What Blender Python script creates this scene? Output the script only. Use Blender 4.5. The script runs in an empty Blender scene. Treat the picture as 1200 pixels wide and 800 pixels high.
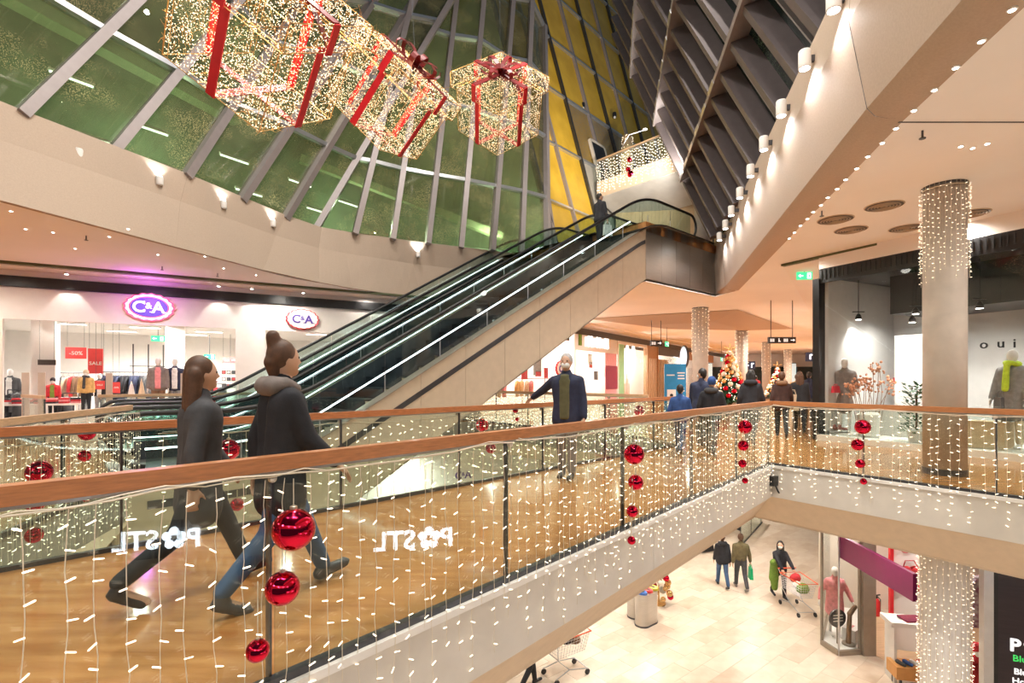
import bpy, bmesh, math, random
from mathutils import Vector, Matrix, Euler
from mathutils.geometry import tessellate_polygon
random.seed(11)
V = Vector
R = math.radians
SC = bpy.context.scene
COL = SC.collection

# ---------------------------------------------------------------- camera
EYE = 1.45                    # eye height above the mall floor (z = 0)
FOC, CX, HY = 590.0, 600.0, 445.0
cam_d = bpy.data.cameras.new('camera')
cam_d.sensor_width = 36.0
cam_d.lens = 36.0 * FOC / 1200.0
cam_d.shift_y = 45.0 / 1200.0
cam_d.clip_end = 300
cam = bpy.data.objects.new('camera', cam_d)
cam.location = (0, 0, EYE)
cam.rotation_euler = (R(90), 0, 0)
COL.objects.link(cam)
SC.camera = cam
# ---------------------------------------------------------------- world, exposure
w = bpy.data.worlds.new('world')
SC.world = w
w.use_nodes = True
w.node_tree.nodes['Background'].inputs[0].default_value = (0.10, 0.13, 0.16, 1)
w.node_tree.nodes['Background'].inputs[1].default_value = 0.35
SC.view_settings.view_transform = 'Standard'
SC.view_settings.look = 'None'
SC.view_settings.gamma = 1
SC.view_settings.use_curve_mapping = False
SC.view_settings.exposure = 0.86
SC.cycles.use_denoising = True
SC.cycles.max_bounces = 7
SC.cycles.diffuse_bounces = 4
SC.cycles.glossy_bounces = 3
SC.cycles.transmission_bounces = 4
SC.cycles.transparent_max_bounces = 40
SC.cycles.caustics_reflective = False
SC.cycles.caustics_refractive = False
SC.cycles.sample_clamp_indirect = 4.0
SC.cycles.use_light_tree = True

WARM = (1.0, 0.93, 0.83)
NEUT = (1.0, 0.95, 0.87)
WHITE = (1.0, 0.95, 0.88)


def lamp(kind, loc, energy, color=NEUT, size=0.08, target=None, angle=150, blend=0.6, parent=None, sx=None, sy=None):
    d = bpy.data.lights.new('lamp', kind)
    d.energy = energy
    d.color = color
    if kind in ('SPOT', 'POINT'):
        d.shadow_soft_size = size
    if kind == 'SPOT':
        d.spot_size = R(angle)
        d.spot_blend = blend
    if kind == 'AREA':
        d.shape = 'RECTANGLE'
        d.size = sx or size
        d.size_y = sy or size
    o = bpy.data.objects.new('lamp', d)
    COL.objects.link(o)
    o.location = loc
    if target is not None:
        o.rotation_euler = (V(target) - V(loc)).to_track_quat('-Z', 'Y').to_euler()
    if parent is not None:
        o.parent = parent
        o.matrix_parent_inverse = Matrix.Translation(parent.location).inverted()
    return o


# room lamps: the recessed downlights of the mall ceiling (z = 4.45)
CEIL = 4.45
for (x, y, e) in [(6.0, 5.0, 150), (4.6, 10.6, 150), (8.6, 9.6, 130), (8.6, 6.0, 120), (7.0, 12.5, 130), (9.0, 15.0, 150), (6.0, 18.5, 150),
                  (8.9, 23.5, 420), (12.0, 22.0, 420), (14.8, 27.0, 560), (10.5, 30.0, 560), (17.0, 34.0, 700), (22.5, 42.0, 900), (27.0, 46.0, 900), (24, 56, 900),
                  (2.6, 22.0, 170), (5.4, 26.0, 180), (-8.9, 6.5, 150), (-11.2, 9.0, 170), (-9.6, 13.0, 170), (-7.0, 15.6, 150), (-5.0, 17.6, 150),
                  (-2.4, 19.2, 130), (-12.6, 11.6, 130), (10.6, 3.0, 120), (0.4, 21.5, 130)]:
    lamp('SPOT', (x, y, CEIL - 0.06), e * 1.25, WARM, 0.10, (x, y, 0), 168, 0.9)
# fill lamps added high in the atrium, without fittings
for (x, y, z, e) in [(-2.5, 6.0, 15.0, 1500), (2.2, 10.5, 15.5, 1500), (-4.0, 12.0, 16.0, 1200), (0.0, 0.5, 13.5, 1500)]:
    lamp('SPOT', (x, y, z), e, NEUT, 0.06, (x, y, 0), 160, 0.8)
# the same mall ceiling goes on behind the viewer; lamps added there as front fill
for (x, y, e) in [(-5.5, -2.5, 420), (-1.5, -4.5, 420), (3.0, -4.5, 420), (7.0, -2.5, 320), (-9.0, 0.5, 260)]:
    lamp('SPOT', (x, y, CEIL - 0.06), e, WARM, 0.14, (x, y, 0), 172, 0.9)
# fill points added above the near end of the void, out of view
for (x, y, z, e) in [(1.2, 1.5, 9.0, 220), (-4.5, 1.0, 9.0, 320)]:
    lamp('POINT', (x, y, z), e, NEUT, 0.08)
# spots added to brighten the yellow wall, not fittings of the landing
for (x, y, z, tx, ty, tz, e) in [(3.6, 15.6, 7.2, 1.5, 23.0, 13.0, 650), (6.0, 18.0, 9.0, 4.5, 26.0, 15.0, 1100), (1.0, 12.0, 9.5, -0.5, 22.0, 17.0, 700)]:
    lamp('SPOT', (x, y, z), e, NEUT, 0.2, (tx, ty, tz), 110, 0.9)
# ground-floor ceiling lights (z = -1.1)
for (x, y, e) in [(3.2, 13.0, 190), (7.2, 15.0, 210), (5.0, 18.0, 240), (9.0, 19.0, 240), (1.5, 10.5, 130), (11.0, 24.0, 300), (4.0, 25.0, 280),
                  (-3.6, 18.1, 420), (-8.0, 15.2, 380), (2.6, 15.8, 260), (7.2, 10.2, 90), (-7.0, 3.0, 160)]:
    lamp('SPOT', (x, y, -1.12), e, NEUT, 0.12, (x, y, -5), 165, 0.9)

# ================================================================ helpers


def G(px, py, z=0.0):
    """surveyed point: where the sight line through a photo pixel meets height z"""
    y = FOC * (EYE - z) / (py - HY)
    return V(((px - CX) * y / FOC, y, z))


def AT(px, py, y):
    """surveyed point at depth y"""
    return V(((px - CX) * y / FOC, y, EYE - (py - HY) * y / FOC))


_M = {}


def nt_new(name):
    m = bpy.data.materials.new(name)
    m.use_nodes = True
    return m, m.node_tree.nodes, m.node_tree.links


def mat(name, col=(0.8, 0.8, 0.8), rough=0.5, metal=0.0, var=0.06, scale=6.0, bump=0.0, bscale=None, spec=0.5, stretch=(1, 1, 1), coat=0.0, col2=None):
    if name in _M:
        return _M[name]
    m, n, l = nt_new(name)
    p = n['Principled BSDF']
    p.inputs['Roughness'].default_value = rough
    p.inputs['Metallic'].default_value = metal
    p.inputs['Specular IOR Level'].default_value = spec
    if coat:
        p.inputs['Coat Weight'].default_value = coat
        p.inputs['Coat Roughness'].default_value = 0.05
    tc = n.new('ShaderNodeTexCoord')
    mp = n.new('ShaderNodeMapping')
    mp.inputs['Scale'].default_value = stretch
    l.new(tc.outputs['Object'], mp.inputs['Vector'])
    nz = n.new('ShaderNodeTexNoise')
    nz.inputs['Scale'].default_value = scale
    nz.inputs['Detail'].default_value = 5
    l.new(mp.outputs['Vector'], nz.inputs['Vector'])
    rp = n.new('ShaderNodeValToRGB')
    a = tuple(max(0, c * (1 - var)) for c in col)
    b = col2 if col2 else tuple(min(1, c * (1 + var)) for c in col)
    rp.color_ramp.elements[0].position = 0.3
    rp.color_ramp.elements[1].position = 0.7
    rp.color_ramp.elements[0].color = (*a, 1)
    rp.color_ramp.elements[1].color = (*b, 1)
    l.new(nz.outputs['Fac'], rp.inputs['Fac'])
    l.new(rp.outputs['Color'], p.inputs['Base Color'])
    if bump:
        nb = n.new('ShaderNodeTexNoise')
        nb.inputs['Scale'].default_value = bscale or scale * 8
        nb.inputs['Detail'].default_value = 4
        l.new(mp.outputs['Vector'], nb.inputs['Vector'])
        bp = n.new('ShaderNodeBump')
        bp.inputs['Strength'].default_value = bump
        bp.inputs['Distance'].default_value = 0.02
        l.new(nb.outputs['Fac'], bp.inputs['Height'])
        l.new(bp.outputs['Normal'], p.inputs['Normal'])
    _M[name] = m
    return m


def emit(name, col, strength, sample=False, base=None):
    if name in _M:
        return _M[name]
    m, n, l = nt_new(name)
    p = n['Principled BSDF']
    p.inputs['Base Color'].default_value = (*(base or col), 1)
    p.inputs['Roughness'].default_value = 0.4
    p.inputs['Emission Color'].default_value = (*col, 1)
    p.inputs['Emission Strength'].default_value = strength
    if not sample:
        m.cycles.emission_sampling = 'NONE'
    _M[name] = m
    return m


def glass(name, tint, gain=1.0, speck=0.0, speck_col=(0.9, 0.75, 0.4), rough=0.0, haze=0.0, haze_col=(0.5, 0.6, 0.4), sscale=26.0):
    """thin architectural glazing: tinted see-through plus mirror reflection, optional dew"""
    if name in _M:
        return _M[name]
    m, n, l = nt_new(name)
    n.remove(n['Principled BSDF'])
    out = n['Material Output']
    tr = n.new('ShaderNodeBsdfTransparent')
    tr.inputs['Color'].default_value = (*tint, 1)
    gl = n.new('ShaderNodeBsdfGlossy')
    gl.inputs['Roughness'].default_value = rough
    geo = n.new('ShaderNodeNewGeometry')
    mi = n.new('ShaderNodeMix')
    mi.data_type = 'FLOAT'
    mi.inputs[2].default_value = 1.5
    mi.inputs[3].default_value = 1 / 1.5
    l.new(geo.outputs['Backfacing'], mi.inputs[0])
    fr = n.new('ShaderNodeFresnel')
    l.new(mi.outputs[0], fr.inputs['IOR'])
    mu = n.new('ShaderNodeMath')
    mu.operation = 'MULTIPLY'
    mu.use_clamp = True
    mu.inputs[1].default_value = gain
    l.new(fr.outputs[0], mu.inputs[0])
    mx = n.new('ShaderNodeMixShader')
    l.new(mu.outputs[0], mx.inputs[0])
    l.new(tr.outputs[0], mx.inputs[1])
    l.new(gl.outputs[0], mx.inputs[2])
    last = mx
    if haze or speck:
        df = n.new('ShaderNodeBsdfDiffuse')
        df.inputs['Color'].default_value = (*haze_col, 1)
        m2 = n.new('ShaderNodeMixShader')
        l.new(last.outputs[0], m2.inputs[1])
        l.new(df.outputs[0], m2.inputs[2])
        m2.inputs[0].default_value = haze
        last = m2
    if speck:
        tc = n.new('ShaderNodeTexCoord')
        vo = n.new('ShaderNodeTexVoronoi')
        vo.inputs['Scale'].default_value = sscale
        l.new(tc.outputs['Object'], vo.inputs['Vector'])
        lt = n.new('ShaderNodeMath')
        lt.operation = 'LESS_THAN'
        lt.inputs[1].default_value = 0.30
        l.new(vo.outputs['Distance'], lt.inputs[0])
        nz = n.new('ShaderNodeTexNoise')
        nz.inputs['Scale'].default_value = 0.9
        l.new(tc.outputs['Object'], nz.inputs['Vector'])
        mr = n.new('ShaderNodeMapRange')
        mr.inputs[1].default_value = 0.44
        mr.inputs[2].default_value = 0.68
        mr.inputs[4].default_value = speck
        l.new(nz.outputs['Fac'], mr.inputs[0])
        m3 = n.new('ShaderNodeMath')
        m3.operation = 'MULTIPLY'
        l.new(lt.outputs[0], m3.inputs[0])
        l.new(mr.outputs[0], m3.inputs[1])
        d2 = n.new('ShaderNodeBsdfDiffuse')
        d2.inputs['Color'].default_value = (*speck_col, 1)
        m4 = n.new('ShaderNodeMixShader')
        l.new(m3.outputs[0], m4.inputs[0])
        l.new(last.outputs[0], m4.inputs[1])
        l.new(d2.outputs[0], m4.inputs[2])
        last = m4
    l.new(last.outputs[0], out.inputs['Surface'])
    _M[name] = m
    return m


class MB:
    """collects simple solids; build() links them as ONE mesh object"""

    def __init__(s):
        s.v = []
        s.f = []

    def add(s, vs, fs):
        k = len(s.v)
        s.v.extend([tuple(p) for p in vs])
        s.f.extend([tuple(i + k for i in f) for f in fs])
        return s

    def box(s, c, d, rz=0.0, mtx=None):
        hx, hy, hz = d[0] / 2, d[1] / 2, d[2] / 2
        c = V(c)
        m = mtx if mtx is not None else Matrix.Rotation(rz, 3, 'Z')
        vs = [c + m @ V((x, y, z)) for x in (-hx, hx) for y in (-hy, hy) for z in (-hz, hz)]
        return s.add(vs, [(0, 1, 3, 2), (4, 6, 7, 5), (0, 4, 5, 1), (2, 3, 7, 6), (0, 2, 6, 4), (1, 5, 7, 3)])

    def bar(s, a, b, wd, ht, up=(0, 0, 1), shift=(0, 0)):
        """rectangular bar from a to b; wd sideways, ht along up"""
        a, b = V(a), V(b)
        t = (b - a).normalized()
        up = V(up)
        sd = t.cross(up)
        if sd.length < 1e-6:
            sd = t.cross(V((1, 0, 0)))
        sd.normalize()
        u = sd.cross(t).normalized()
        o = sd * shift[0] + u * shift[1]
        vs = []
        for p in (a, b):
            for (i, j) in ((-1, -1), (1, -1), (1, 1), (-1, 1)):
                vs.append(p + o + sd * (i * wd / 2) + u * (j * ht / 2))
        return s.add(vs, [(0, 1, 2, 3), (7, 6, 5, 4), (0, 4, 5, 1), (1, 5, 6, 2), (2, 6, 7, 3), (3, 7, 4, 0)])

    def slab(s, q, th, flip=False):
        """four corner quad thickened by th along its normal"""
        q = [V(p) for p in q]
        nn = (q[1] - q[0]).cross(q[3] - q[0]).normalized() * (-th if flip else th)
        vs = q + [p + nn for p in q]
        return s.add(vs, [(3, 2, 1, 0), (4, 5, 6, 7), (0, 1, 5, 4), (1, 2, 6, 5), (2, 3, 7, 6), (3, 0, 4, 7)])

    def prism(s, poly, z0, z1, holes=()):
        loops = [[V((p[0], p[1], 0)) for p in poly]] + [[V((p[0], p[1], 0)) for p in h] for h in holes]
        flat = [p for lp in loops for p in lp]
        tris = tessellate_polygon(loops)
        k = len(flat)
        vs = [(p.x, p.y, z0) for p in flat] + [(p.x, p.y, z1) for p in flat]
        fs = []
        for t in tris:
            a, b, c = [flat[i] for i in t]
            up = (b - a).cross(c - a).z > 0
            tt = t if up else t[::-1]
            fs.append(tuple(i + k for i in tt))
            fs.append(tuple(i for i in tt[::-1]))
        o = 0
        for li, lp in enumerate(loops):
            nn = len(lp)
            area = sum(lp[i].x * lp[(i + 1) % nn].y - lp[(i + 1) % nn].x * lp[i].y for i in range(nn))
            ccw = area > 0
            if li:
                ccw = not ccw
            for i in range(nn):
                a, b = o + i, o + (i + 1) % nn
                fs.append((a, b, b + k, a + k) if ccw else (b, a, a + k, b + k))
            o += nn
        return s.add(vs, fs)

    def tube(s, pts, r, n=6, closed=False, cap=True):
        pts = [V(p) for p in pts]
        k = len(pts)
        rad = r if isinstance(r, (list, tuple)) else [r] * k
        vs, fs = [], []
        prev = None
        for i, p in enumerate(pts):
            if closed:
                t = pts[(i + 1) % k] - pts[i - 1]
            else:
                t = pts[min(i + 1, k - 1)] - pts[max(i - 1, 0)]
            if t.length < 1e-9:
                t = V((0, 0, 1))
            t.normalize()
            if prev is None:
                a = V((0, 0, 1)) if abs(t.z) < 0.9 else V((1, 0, 0))
                sd = t.cross(a).normalized()
            else:
                sd = prev - t * prev.dot(t)
                if sd.length < 1e-6:
                    sd = t.cross(V((0, 0, 1)))
                sd.normalize()
            prev = sd
            u = t.cross(sd)
            for j in range(n):
                an = 2 * math.pi * j / n
                vs.append(p + (sd * math.cos(an) + u * math.sin(an)) * rad[i])
        m = k if closed else k - 1
        for i in range(m):
            i2 = (i + 1) % k
            for j in range(n):
                j2 = (j + 1) % n
                fs.append((i * n + j, i * n + j2, i2 * n + j2, i2 * n + j))
        if cap and not closed:
            fs.append(tuple(range(n))[::-1])
            fs.append(tuple((k - 1) * n + j for j in range(n)))
        return s.add(vs, fs)

    def cyl(s, a, b, r0, r1=None, n=16):
        return s.tube([a, b], [r0, r0 if r1 is None else r1], n)

    def lathe(s, prof, c=(0, 0, 0), n=24, sx=1.0, sy=1.0):
        c = V(c)
        k = len(prof)
        vs = []
        for (r, z) in prof:
            for j in range(n):
                a = 2 * math.pi * j / n
                vs.append(c + V((r * sx * math.cos(a), r * sy * math.sin(a), z)))
        fs = []
        for i in range(k - 1):
            for j in range(n):
                j2 = (j + 1) % n
                fs.append((i * n + j, i * n + j2, (i + 1) * n + j2, (i + 1) * n + j))
        fs.append(tuple(range(n))[::-1])
        fs.append(tuple((k - 1) * n + j for j in range(n)))
        return s.add(vs, fs)

    def ball(s, c, r, n=12, m=8, sc=(1, 1, 1), rot=None):
        c = V(c)
        vs = []
        fs = []
        for i in range(m + 1):
            th = math.pi * i / m
            rr = max(math.sin(th), 0.002)
            for j in range(n):
                a = 2 * math.pi * j / n
                p = V((rr * math.cos(a) * sc[0], rr * math.sin(a) * sc[1], -math.cos(th) * sc[2])) * r
                if rot is not None:
                    p = rot @ p
                vs.append(c + p)
        for i in range(m):
            for j in range(n):
                j2 = (j + 1) % n
                fs.append((i * n + j, i * n + j2, (i + 1) * n + j2, (i + 1) * n + j))
        fs.append(tuple(range(n))[::-1])
        fs.append(tuple(m * n + j for j in range(n)))
        return s.add(vs, fs)

    def capsule(s, a, ra, b, rb, n=10):
        a, b = V(a), V(b)
        t = b - a
        L = t.length
        t = t / L if L > 1e-6 else V((0, 0, 1))
        pts, rad = [], []
        for k in (88, 60, 30):
            pts.append(a - t * ra * math.sin(R(k)))
            rad.append(max(ra * math.cos(R(k)), 0.001))
        pts += [a, b]
        rad += [ra, rb]
        for k in (30, 60, 88):
            pts.append(b + t * rb * math.sin(R(k)))
            rad.append(max(rb * math.cos(R(k)), 0.001))
        return s.tube(pts, rad, n)

    def oct(s, c, r, d=None):
        """tiny bulb: a stretched octahedron"""
        c = V(c)
        if d is None:
            d = V((0, 0, r))
        a = d.cross(V((0.3, 0.9, 0.2)))
        if a.length < 1e-6:
            a = d.cross(V((1, 0, 0)))
        a = a.normalized() * r
        b = d.cross(a).normalized() * r
        return s.add([c - d, c + d, c + a, c - a, c + b, c - b],
                     [(1, 2, 4), (1, 4, 3), (1, 3, 5), (1, 5, 2), (0, 4, 2), (0, 3, 4), (0, 5, 3), (0, 2, 5)])

    def stick(s, c, r, d):
        """tiny capsule-like bulb: a four sided rod with pointed tip"""
        c, d = V(c), V(d)
        a = d.cross(V((0.3, 0.9, 0.2))).normalized() * r
        b = d.cross(a).normalized() * r
        e0, e1, tip = c - d, c + d * .75, c + d
        return s.add([e0 + a, e0 + b, e0 - a, e0 - b, e1 + a, e1 + b, e1 - a, e1 - b, tip],
                     [(3, 2, 1, 0), (0, 1, 5, 4), (1, 2, 6, 5), (2, 3, 7, 6), (3, 0, 4, 7), (4, 5, 8), (5, 6, 8), (6, 7, 8), (7, 4, 8)])

    def mesh(s, name, smooth=False):
        me = bpy.data.meshes.new(name)
        me.from_pydata(s.v, [], s.f)
        me.update()
        if smooth:
            me.polygons.foreach_set('use_smooth', [True] * len(me.polygons))
        return me

    def build(s, name, m, parent=None, smooth=False, kind=None, label=None, loc=None, recalc=False):
        me = s.mesh(name, smooth)
        if recalc:
            bm = bmesh.new()
            bm.from_mesh(me)
            bmesh.ops.recalc_face_normals(bm, faces=bm.faces)
            bm.to_mesh(me)
            bm.free()
        me.materials.append(m)
        o = bpy.data.objects.new(name, me)
        COL.objects.link(o)
        if parent is not None:
            o.parent = parent
            if parent.name in WORLD_ROOT:
                o.location = -V(parent.location)
        if loc is not None:
            o.location = loc
        if kind:
            o['kind'] = kind
        if label:
            o['label'] = label
        return o


WORLD_ROOT = set()


def thing(name, label, cat, loc=(0, 0, 0), rz=0.0, group=None, world=False):
    o = bpy.data.objects.new(name, None)
    o.empty_display_size = 0.1
    COL.objects.link(o)
    o.location = loc
    o.rotation_euler = (0, 0, rz)
    o['label'] = label
    o['category'] = cat
    if group:
        o['group'] = group
    if world:
        WORLD_ROOT.add(o.name)
    return o


def tag(o, label, cat, group=None, kind=None):
    o['label'] = label
    o['category'] = cat
    if group:
        o['group'] = group
    if kind:
        o['kind'] = kind
    return o


def struct(name, mb, m, parent=None, label=None, smooth=False, recalc=False):
    o = mb.build(name, m, parent, smooth=smooth, recalc=recalc)
    if parent is None:
        o['kind'] = 'structure'
    if label:
        o['label'] = label
    return o


def sroot(name, label=None):
    o = bpy.data.objects.new(name, None)
    COL.objects.link(o)
    o['kind'] = 'structure'
    if label:
        o['label'] = label
    return o


def dup(root, loc, rz=None, label=None, group=None, scale=None):
    r = root.copy()
    COL.objects.link(r)
    r.location = loc
    if rz is not None:
        r.rotation_euler = (0, 0, rz)
    if scale is not None:
        r.scale = scale if hasattr(scale, '__len__') else (scale,) * 3
    if label:
        r['label'] = label
    if group:
        r['group'] = group
    for ch in list(root.children):
        c = ch.copy()
        COL.objects.link(c)
        c.parent = r
        for g in list(ch.children):
            d = g.copy()
            COL.objects.link(d)
            d.parent = c
    return r


def inst(o, parent, loc=(0, 0, 0), rot=None, name=None, scale=None):
    """another object sharing o's mesh"""
    c = o.copy()
    COL.objects.link(c)
    c.parent = parent
    c.location = loc
    if rot is not None:
        c.rotation_euler = rot
    if scale is not None:
        c.scale = scale
    return c


def text_mb(txt, size, ext=0.01, offset=0.0, spacing=1.0):
    """lettering as a mesh in the XZ plane, readable from -Y, centred on x, baseline z = 0"""
    cu = bpy.data.curves.new('lettering', 'FONT')
    cu.body = txt
    cu.size = size
    cu.extrude = ext
    cu.offset = offset
    cu.align_x = 'CENTER'
    cu.space_character = spacing
    cu.resolution_u = 3
    ob = bpy.data.objects.new('lettering', cu)
    COL.objects.link(ob)
    dg = bpy.context.evaluated_depsgraph_get()
    me = bpy.data.meshes.new_from_object(ob.evaluated_get(dg))
    mb = MB()
    mb.add([(v.co.x, -v.co.z, v.co.y) for v in me.vertices], [tuple(p.vertices) for p in me.polygons])
    bpy.data.objects.remove(ob)
    bpy.data.curves.remove(cu)
    bpy.data.meshes.remove(me)
    return mb


def xf(mb, mtx):
    mb.v = [tuple(mtx @ V(p)) for p in mb.v]
    return mb


def face_dir(d):
    """z rotation that lays local +x along d"""
    return math.atan2(d[1], d[0])


def rnd(a, b):
    return random.uniform(a, b)


# ---------------------------------------------------------------- materials
def floor_material():
    m, n, l = nt_new('polished_brown_stone')
    p = n['Principled BSDF']
    tc = n.new('ShaderNodeTexCoord')
    mp = n.new('ShaderNodeMapping')
    mp.inputs['Rotation'].default_value = (0, 0, R(-44))
    mp.inputs['Scale'].default_value = (0.5, 5.0, 1)
    l.new(tc.outputs['Object'], mp.inputs['Vector'])
    nz = n.new('ShaderNodeTexNoise')
    nz.inputs['Scale'].default_value = 2.2
    nz.inputs['Detail'].default_value = 8
    nz.inputs['Roughness'].default_value = 0.65
    l.new(mp.outputs['Vector'], nz.inputs['Vector'])
    rp = n.new('ShaderNodeValToRGB')
    e = rp.color_ramp.elements
    e[0].position = 0.28
    e[0].color = (0.36, 0.135, 0.04, 1)
    e[1].position = 0.75
    e[1].color = (0.60, 0.295, 0.108, 1)
    l.new(nz.outputs['Fac'], rp.inputs['Fac'])
    l.new(rp.outputs['Color'], p.inputs['Base Color'])
    p.inputs['Roughness'].default_value = 0.10
    p.inputs['Specular IOR Level'].default_value = 0.75
    bp = n.new('ShaderNodeBump')
    bp.inputs['Strength'].default_value = 0.05
    l.new(nz.outputs['Fac'], bp.inputs['Height'])
    l.new(bp.outputs['Normal'], p.inputs['Normal'])
    return m


def tile_material():
    m, n, l = nt_new('travertine_tile')
    p = n['Principled BSDF']
    oi = n.new('ShaderNodeObjectInfo')
    tc = n.new('ShaderNodeTexCoord')
    nz = n.new('ShaderNodeTexNoise')
    nz.inputs['Scale'].default_value = 3.0
    nz.inputs['Detail'].default_value = 6
    l.new(tc.outputs['Object'], nz.inputs['Vector'])
    ad = n.new('ShaderNodeMath')
    ad.operation = 'MULTIPLY_ADD'
    ad.inputs[1].default_value = 0.45
    l.new(oi.outputs['Random'], ad.inputs[0])
    l.new(nz.outputs['Fac'], ad.inputs[2])
    rp = n.new('ShaderNodeValToRGB')
    rp.color_ramp.elements[0].position = 0.3
    rp.color_ramp.elements[1].position = 1.0
    rp.color_ramp.elements[0].color = (0.62, 0.47, 0.34, 1)
    rp.color_ramp.elements[1].color = (0.80, 0.69, 0.56, 1)
    l.new(ad.outputs[0], rp.inputs['Fac'])
    l.new(rp.outputs['Color'], p.inputs['Base Color'])
    p.inputs['Roughness'].default_value = 0.3
    return m


M_FLOOR = floor_material()
M_TILE = tile_material()
M_CEIL = mat('warm_ceiling_plaster', (0.94, 0.915, 0.89), 0.85, var=0.03, scale=0.6, bump=0.02, bscale=60)
M_SOFF = mat('pale_soffit_plaster', (0.93, 0.88, 0.84), 0.8, var=0.03, scale=0.6)
M_BULK = mat('sand_bulkhead_panel', (0.47, 0.36, 0.275), 0.8, var=0.05, scale=40, bump=0.1, bscale=160)
M_WHITE = mat('white_paint', (0.84, 0.80, 0.76), 0.6, var=0.02)
M_CREAM = mat('cream_panel', (0.72, 0.64, 0.54), 0.5, var=0.03)
M_FASC = mat('grey_fascia', (0.67, 0.62, 0.56), 0.6, var=0.04, scale=5, bump=0.03)
M_SAND = mat('sand_soffit', (0.70, 0.55, 0.40), 0.7, var=0.04, scale=8)
M_BLACK = mat('black_metal', (0.016, 0.016, 0.018), 0.35, var=0.2)
M_RUBBER = mat('black_rubber', (0.012, 0.012, 0.013), 0.45, var=0.2)
M_STEEL = mat('brushed_steel', (0.55, 0.53, 0.51), 0.3, 1.0, var=0.06, scale=3, stretch=(1, 1, 30))
M_STEELD = mat('dark_steel', (0.10, 0.10, 0.11), 0.35, 0.8, var=0.1)
M_WOOD = mat('orange_wood_rail', (0.50, 0.20, 0.078), 0.35, var=0.18, scale=3, stretch=(4, 4, 30), coat=0.3)
M_WOODP = mat('pale_wood_rail', (0.60, 0.40, 0.24), 0.4, var=0.15, scale=3, stretch=(4, 4, 30))
M_MULL = mat('mauve_grey_mullion', (0.33, 0.285, 0.28), 0.4, 0.3, var=0.05)
M_FIN = mat('dark_mauve_fin', (0.145, 0.118, 0.118), 0.45, 0.2, var=0.06)
M_ALU = mat('aluminium_edge', (0.62, 0.62, 0.64), 0.3, 0.8, var=0.05)
M_YELL = mat('ochre_yellow_panel', (0.70, 0.40, 0.03), 0.35, var=0.12, scale=1.2, col2=(0.80, 0.50, 0.05))
M_CONC = mat('smooth_concrete', (0.56, 0.50, 0.44), 0.75, var=0.1, scale=3, bump=0.06, bscale=40)
M_WIRE = mat('clear_light_wire', (0.75, 0.66, 0.52), 0.4, var=0.05)
M_GOLD = mat('gold_wire', (0.75, 0.45, 0.16), 0.3, 0.8, var=0.1)
M_RED = mat('red_mirror_bauble', (0.62, 0.012, 0.045), 0.06, 1.0, var=0.05)
M_RIB = mat('red_ribbon', (0.62, 0.012, 0.022), 0.35, var=0.1)
M_DRIB = mat('dark_red_ribbon', (0.22, 0.012, 0.012), 0.4, var=0.1)
M_CAP = mat('bauble_cap', (0.6, 0.5, 0.4), 0.3, 0.9)
M_BULB = emit('warm_bulb', (1.0, 0.83, 0.62), 1.7, base=(1, 0.9, 0.75))
M_GBULB = emit('golden_bulb', (1.0, 0.78, 0.52), 1.7, base=(1, 0.85, 0.6))
M_LED = emit('cool_led_strip', (0.92, 0.97, 1.0), 2.6, sample=True)
M_LENS = emit('lamp_lens', (1.0, 0.94, 0.85), 8.0)
M_COOL = emit('cool_lamp_lens', (0.90, 0.97, 1.0), 10.0)
M_GRAIL = glass('railing_glass', (0.90, 0.955, 0.92), 1.0)
M_GSHOP = glass('shop_glass', (0.97, 0.985, 0.98), 0.5)
M_GGREEN = glass('green_dewy_glazing', (0.72, 0.76, 0.66), 1.5, speck=0.62, speck_col=(0.88, 0.72, 0.40), haze=0.16, haze_col=(0.22, 0.20, 0.11), sscale=38.0)
M_GDARK = glass('dark_dewy_glazing', (0.30, 0.38, 0.32), 1.3, speck=0.45, speck_col=(0.25, 0.36, 0.2), haze=0.35, haze_col=(0.015, 0.02, 0.016))
# ================================================================ plan of the place
UF = V((0.666, 0.746, 0)).normalized()        # along the front balustrade of the bridge
P1 = V((-1.142, 2.39, 0))


def FR(s):
    return P1 + UF * s


CORN = V((4.437, 8.64, 0))
UR = V((0.575, -0.818, 0)).normalized()       # along the right balustrade, towards the viewer


def RR(s):
    return CORN + UR * s


BK0 = V((-3.87, 3.80, 0))
BK1 = V((3.74, 11.2, 0))
UB = (BK1 - BK0).normalized()
NF = V((UF.y, -UF.x, 0))                      # out of the bridge front
NR = V((-0.818, -0.575, 0)).normalized()      # out of the right edge
GROUND = -5.1
FA0 = V((-13.5, 13.25, 0))                    # clothing shop front
UA = V((0.87, 0.493, 0)).normalized()
FA1 = V((-1.36, 20.1, 0))
UQ = V((0.571, 0.821, 0)).normalized()        # second row of shop fronts
SH0 = V((7.47, 12.2, 0))                      # fashion boutique on the right
US = V((0.432, -0.902, 0)).normalized()

# escalator frame: s along, lat away from the viewer
EU = V((0.755, 0.655, 0)).normalized()
EN = V((-0.655, 0.755, 0)).normalized()
E0 = V((0.881, 13.0, 0))


def EP(s, lat, z):
    p = E0 + EU * s + EN * lat
    return V((p.x, p.y, z))


TAN = 0.5774


def sclamp(v, lo, hi, k=0.22):
    def smax(a, b):
        h = max(k - abs(a - b), 0) / k
        return max(a, b) + h * h * k / 4

    return -smax(-smax(v, lo), -hi)


def hz(s):
    """handrail height along the escalator"""
    return sclamp(4.73 + TAN * s, 0.95, 7.25, 0.5)


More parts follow.
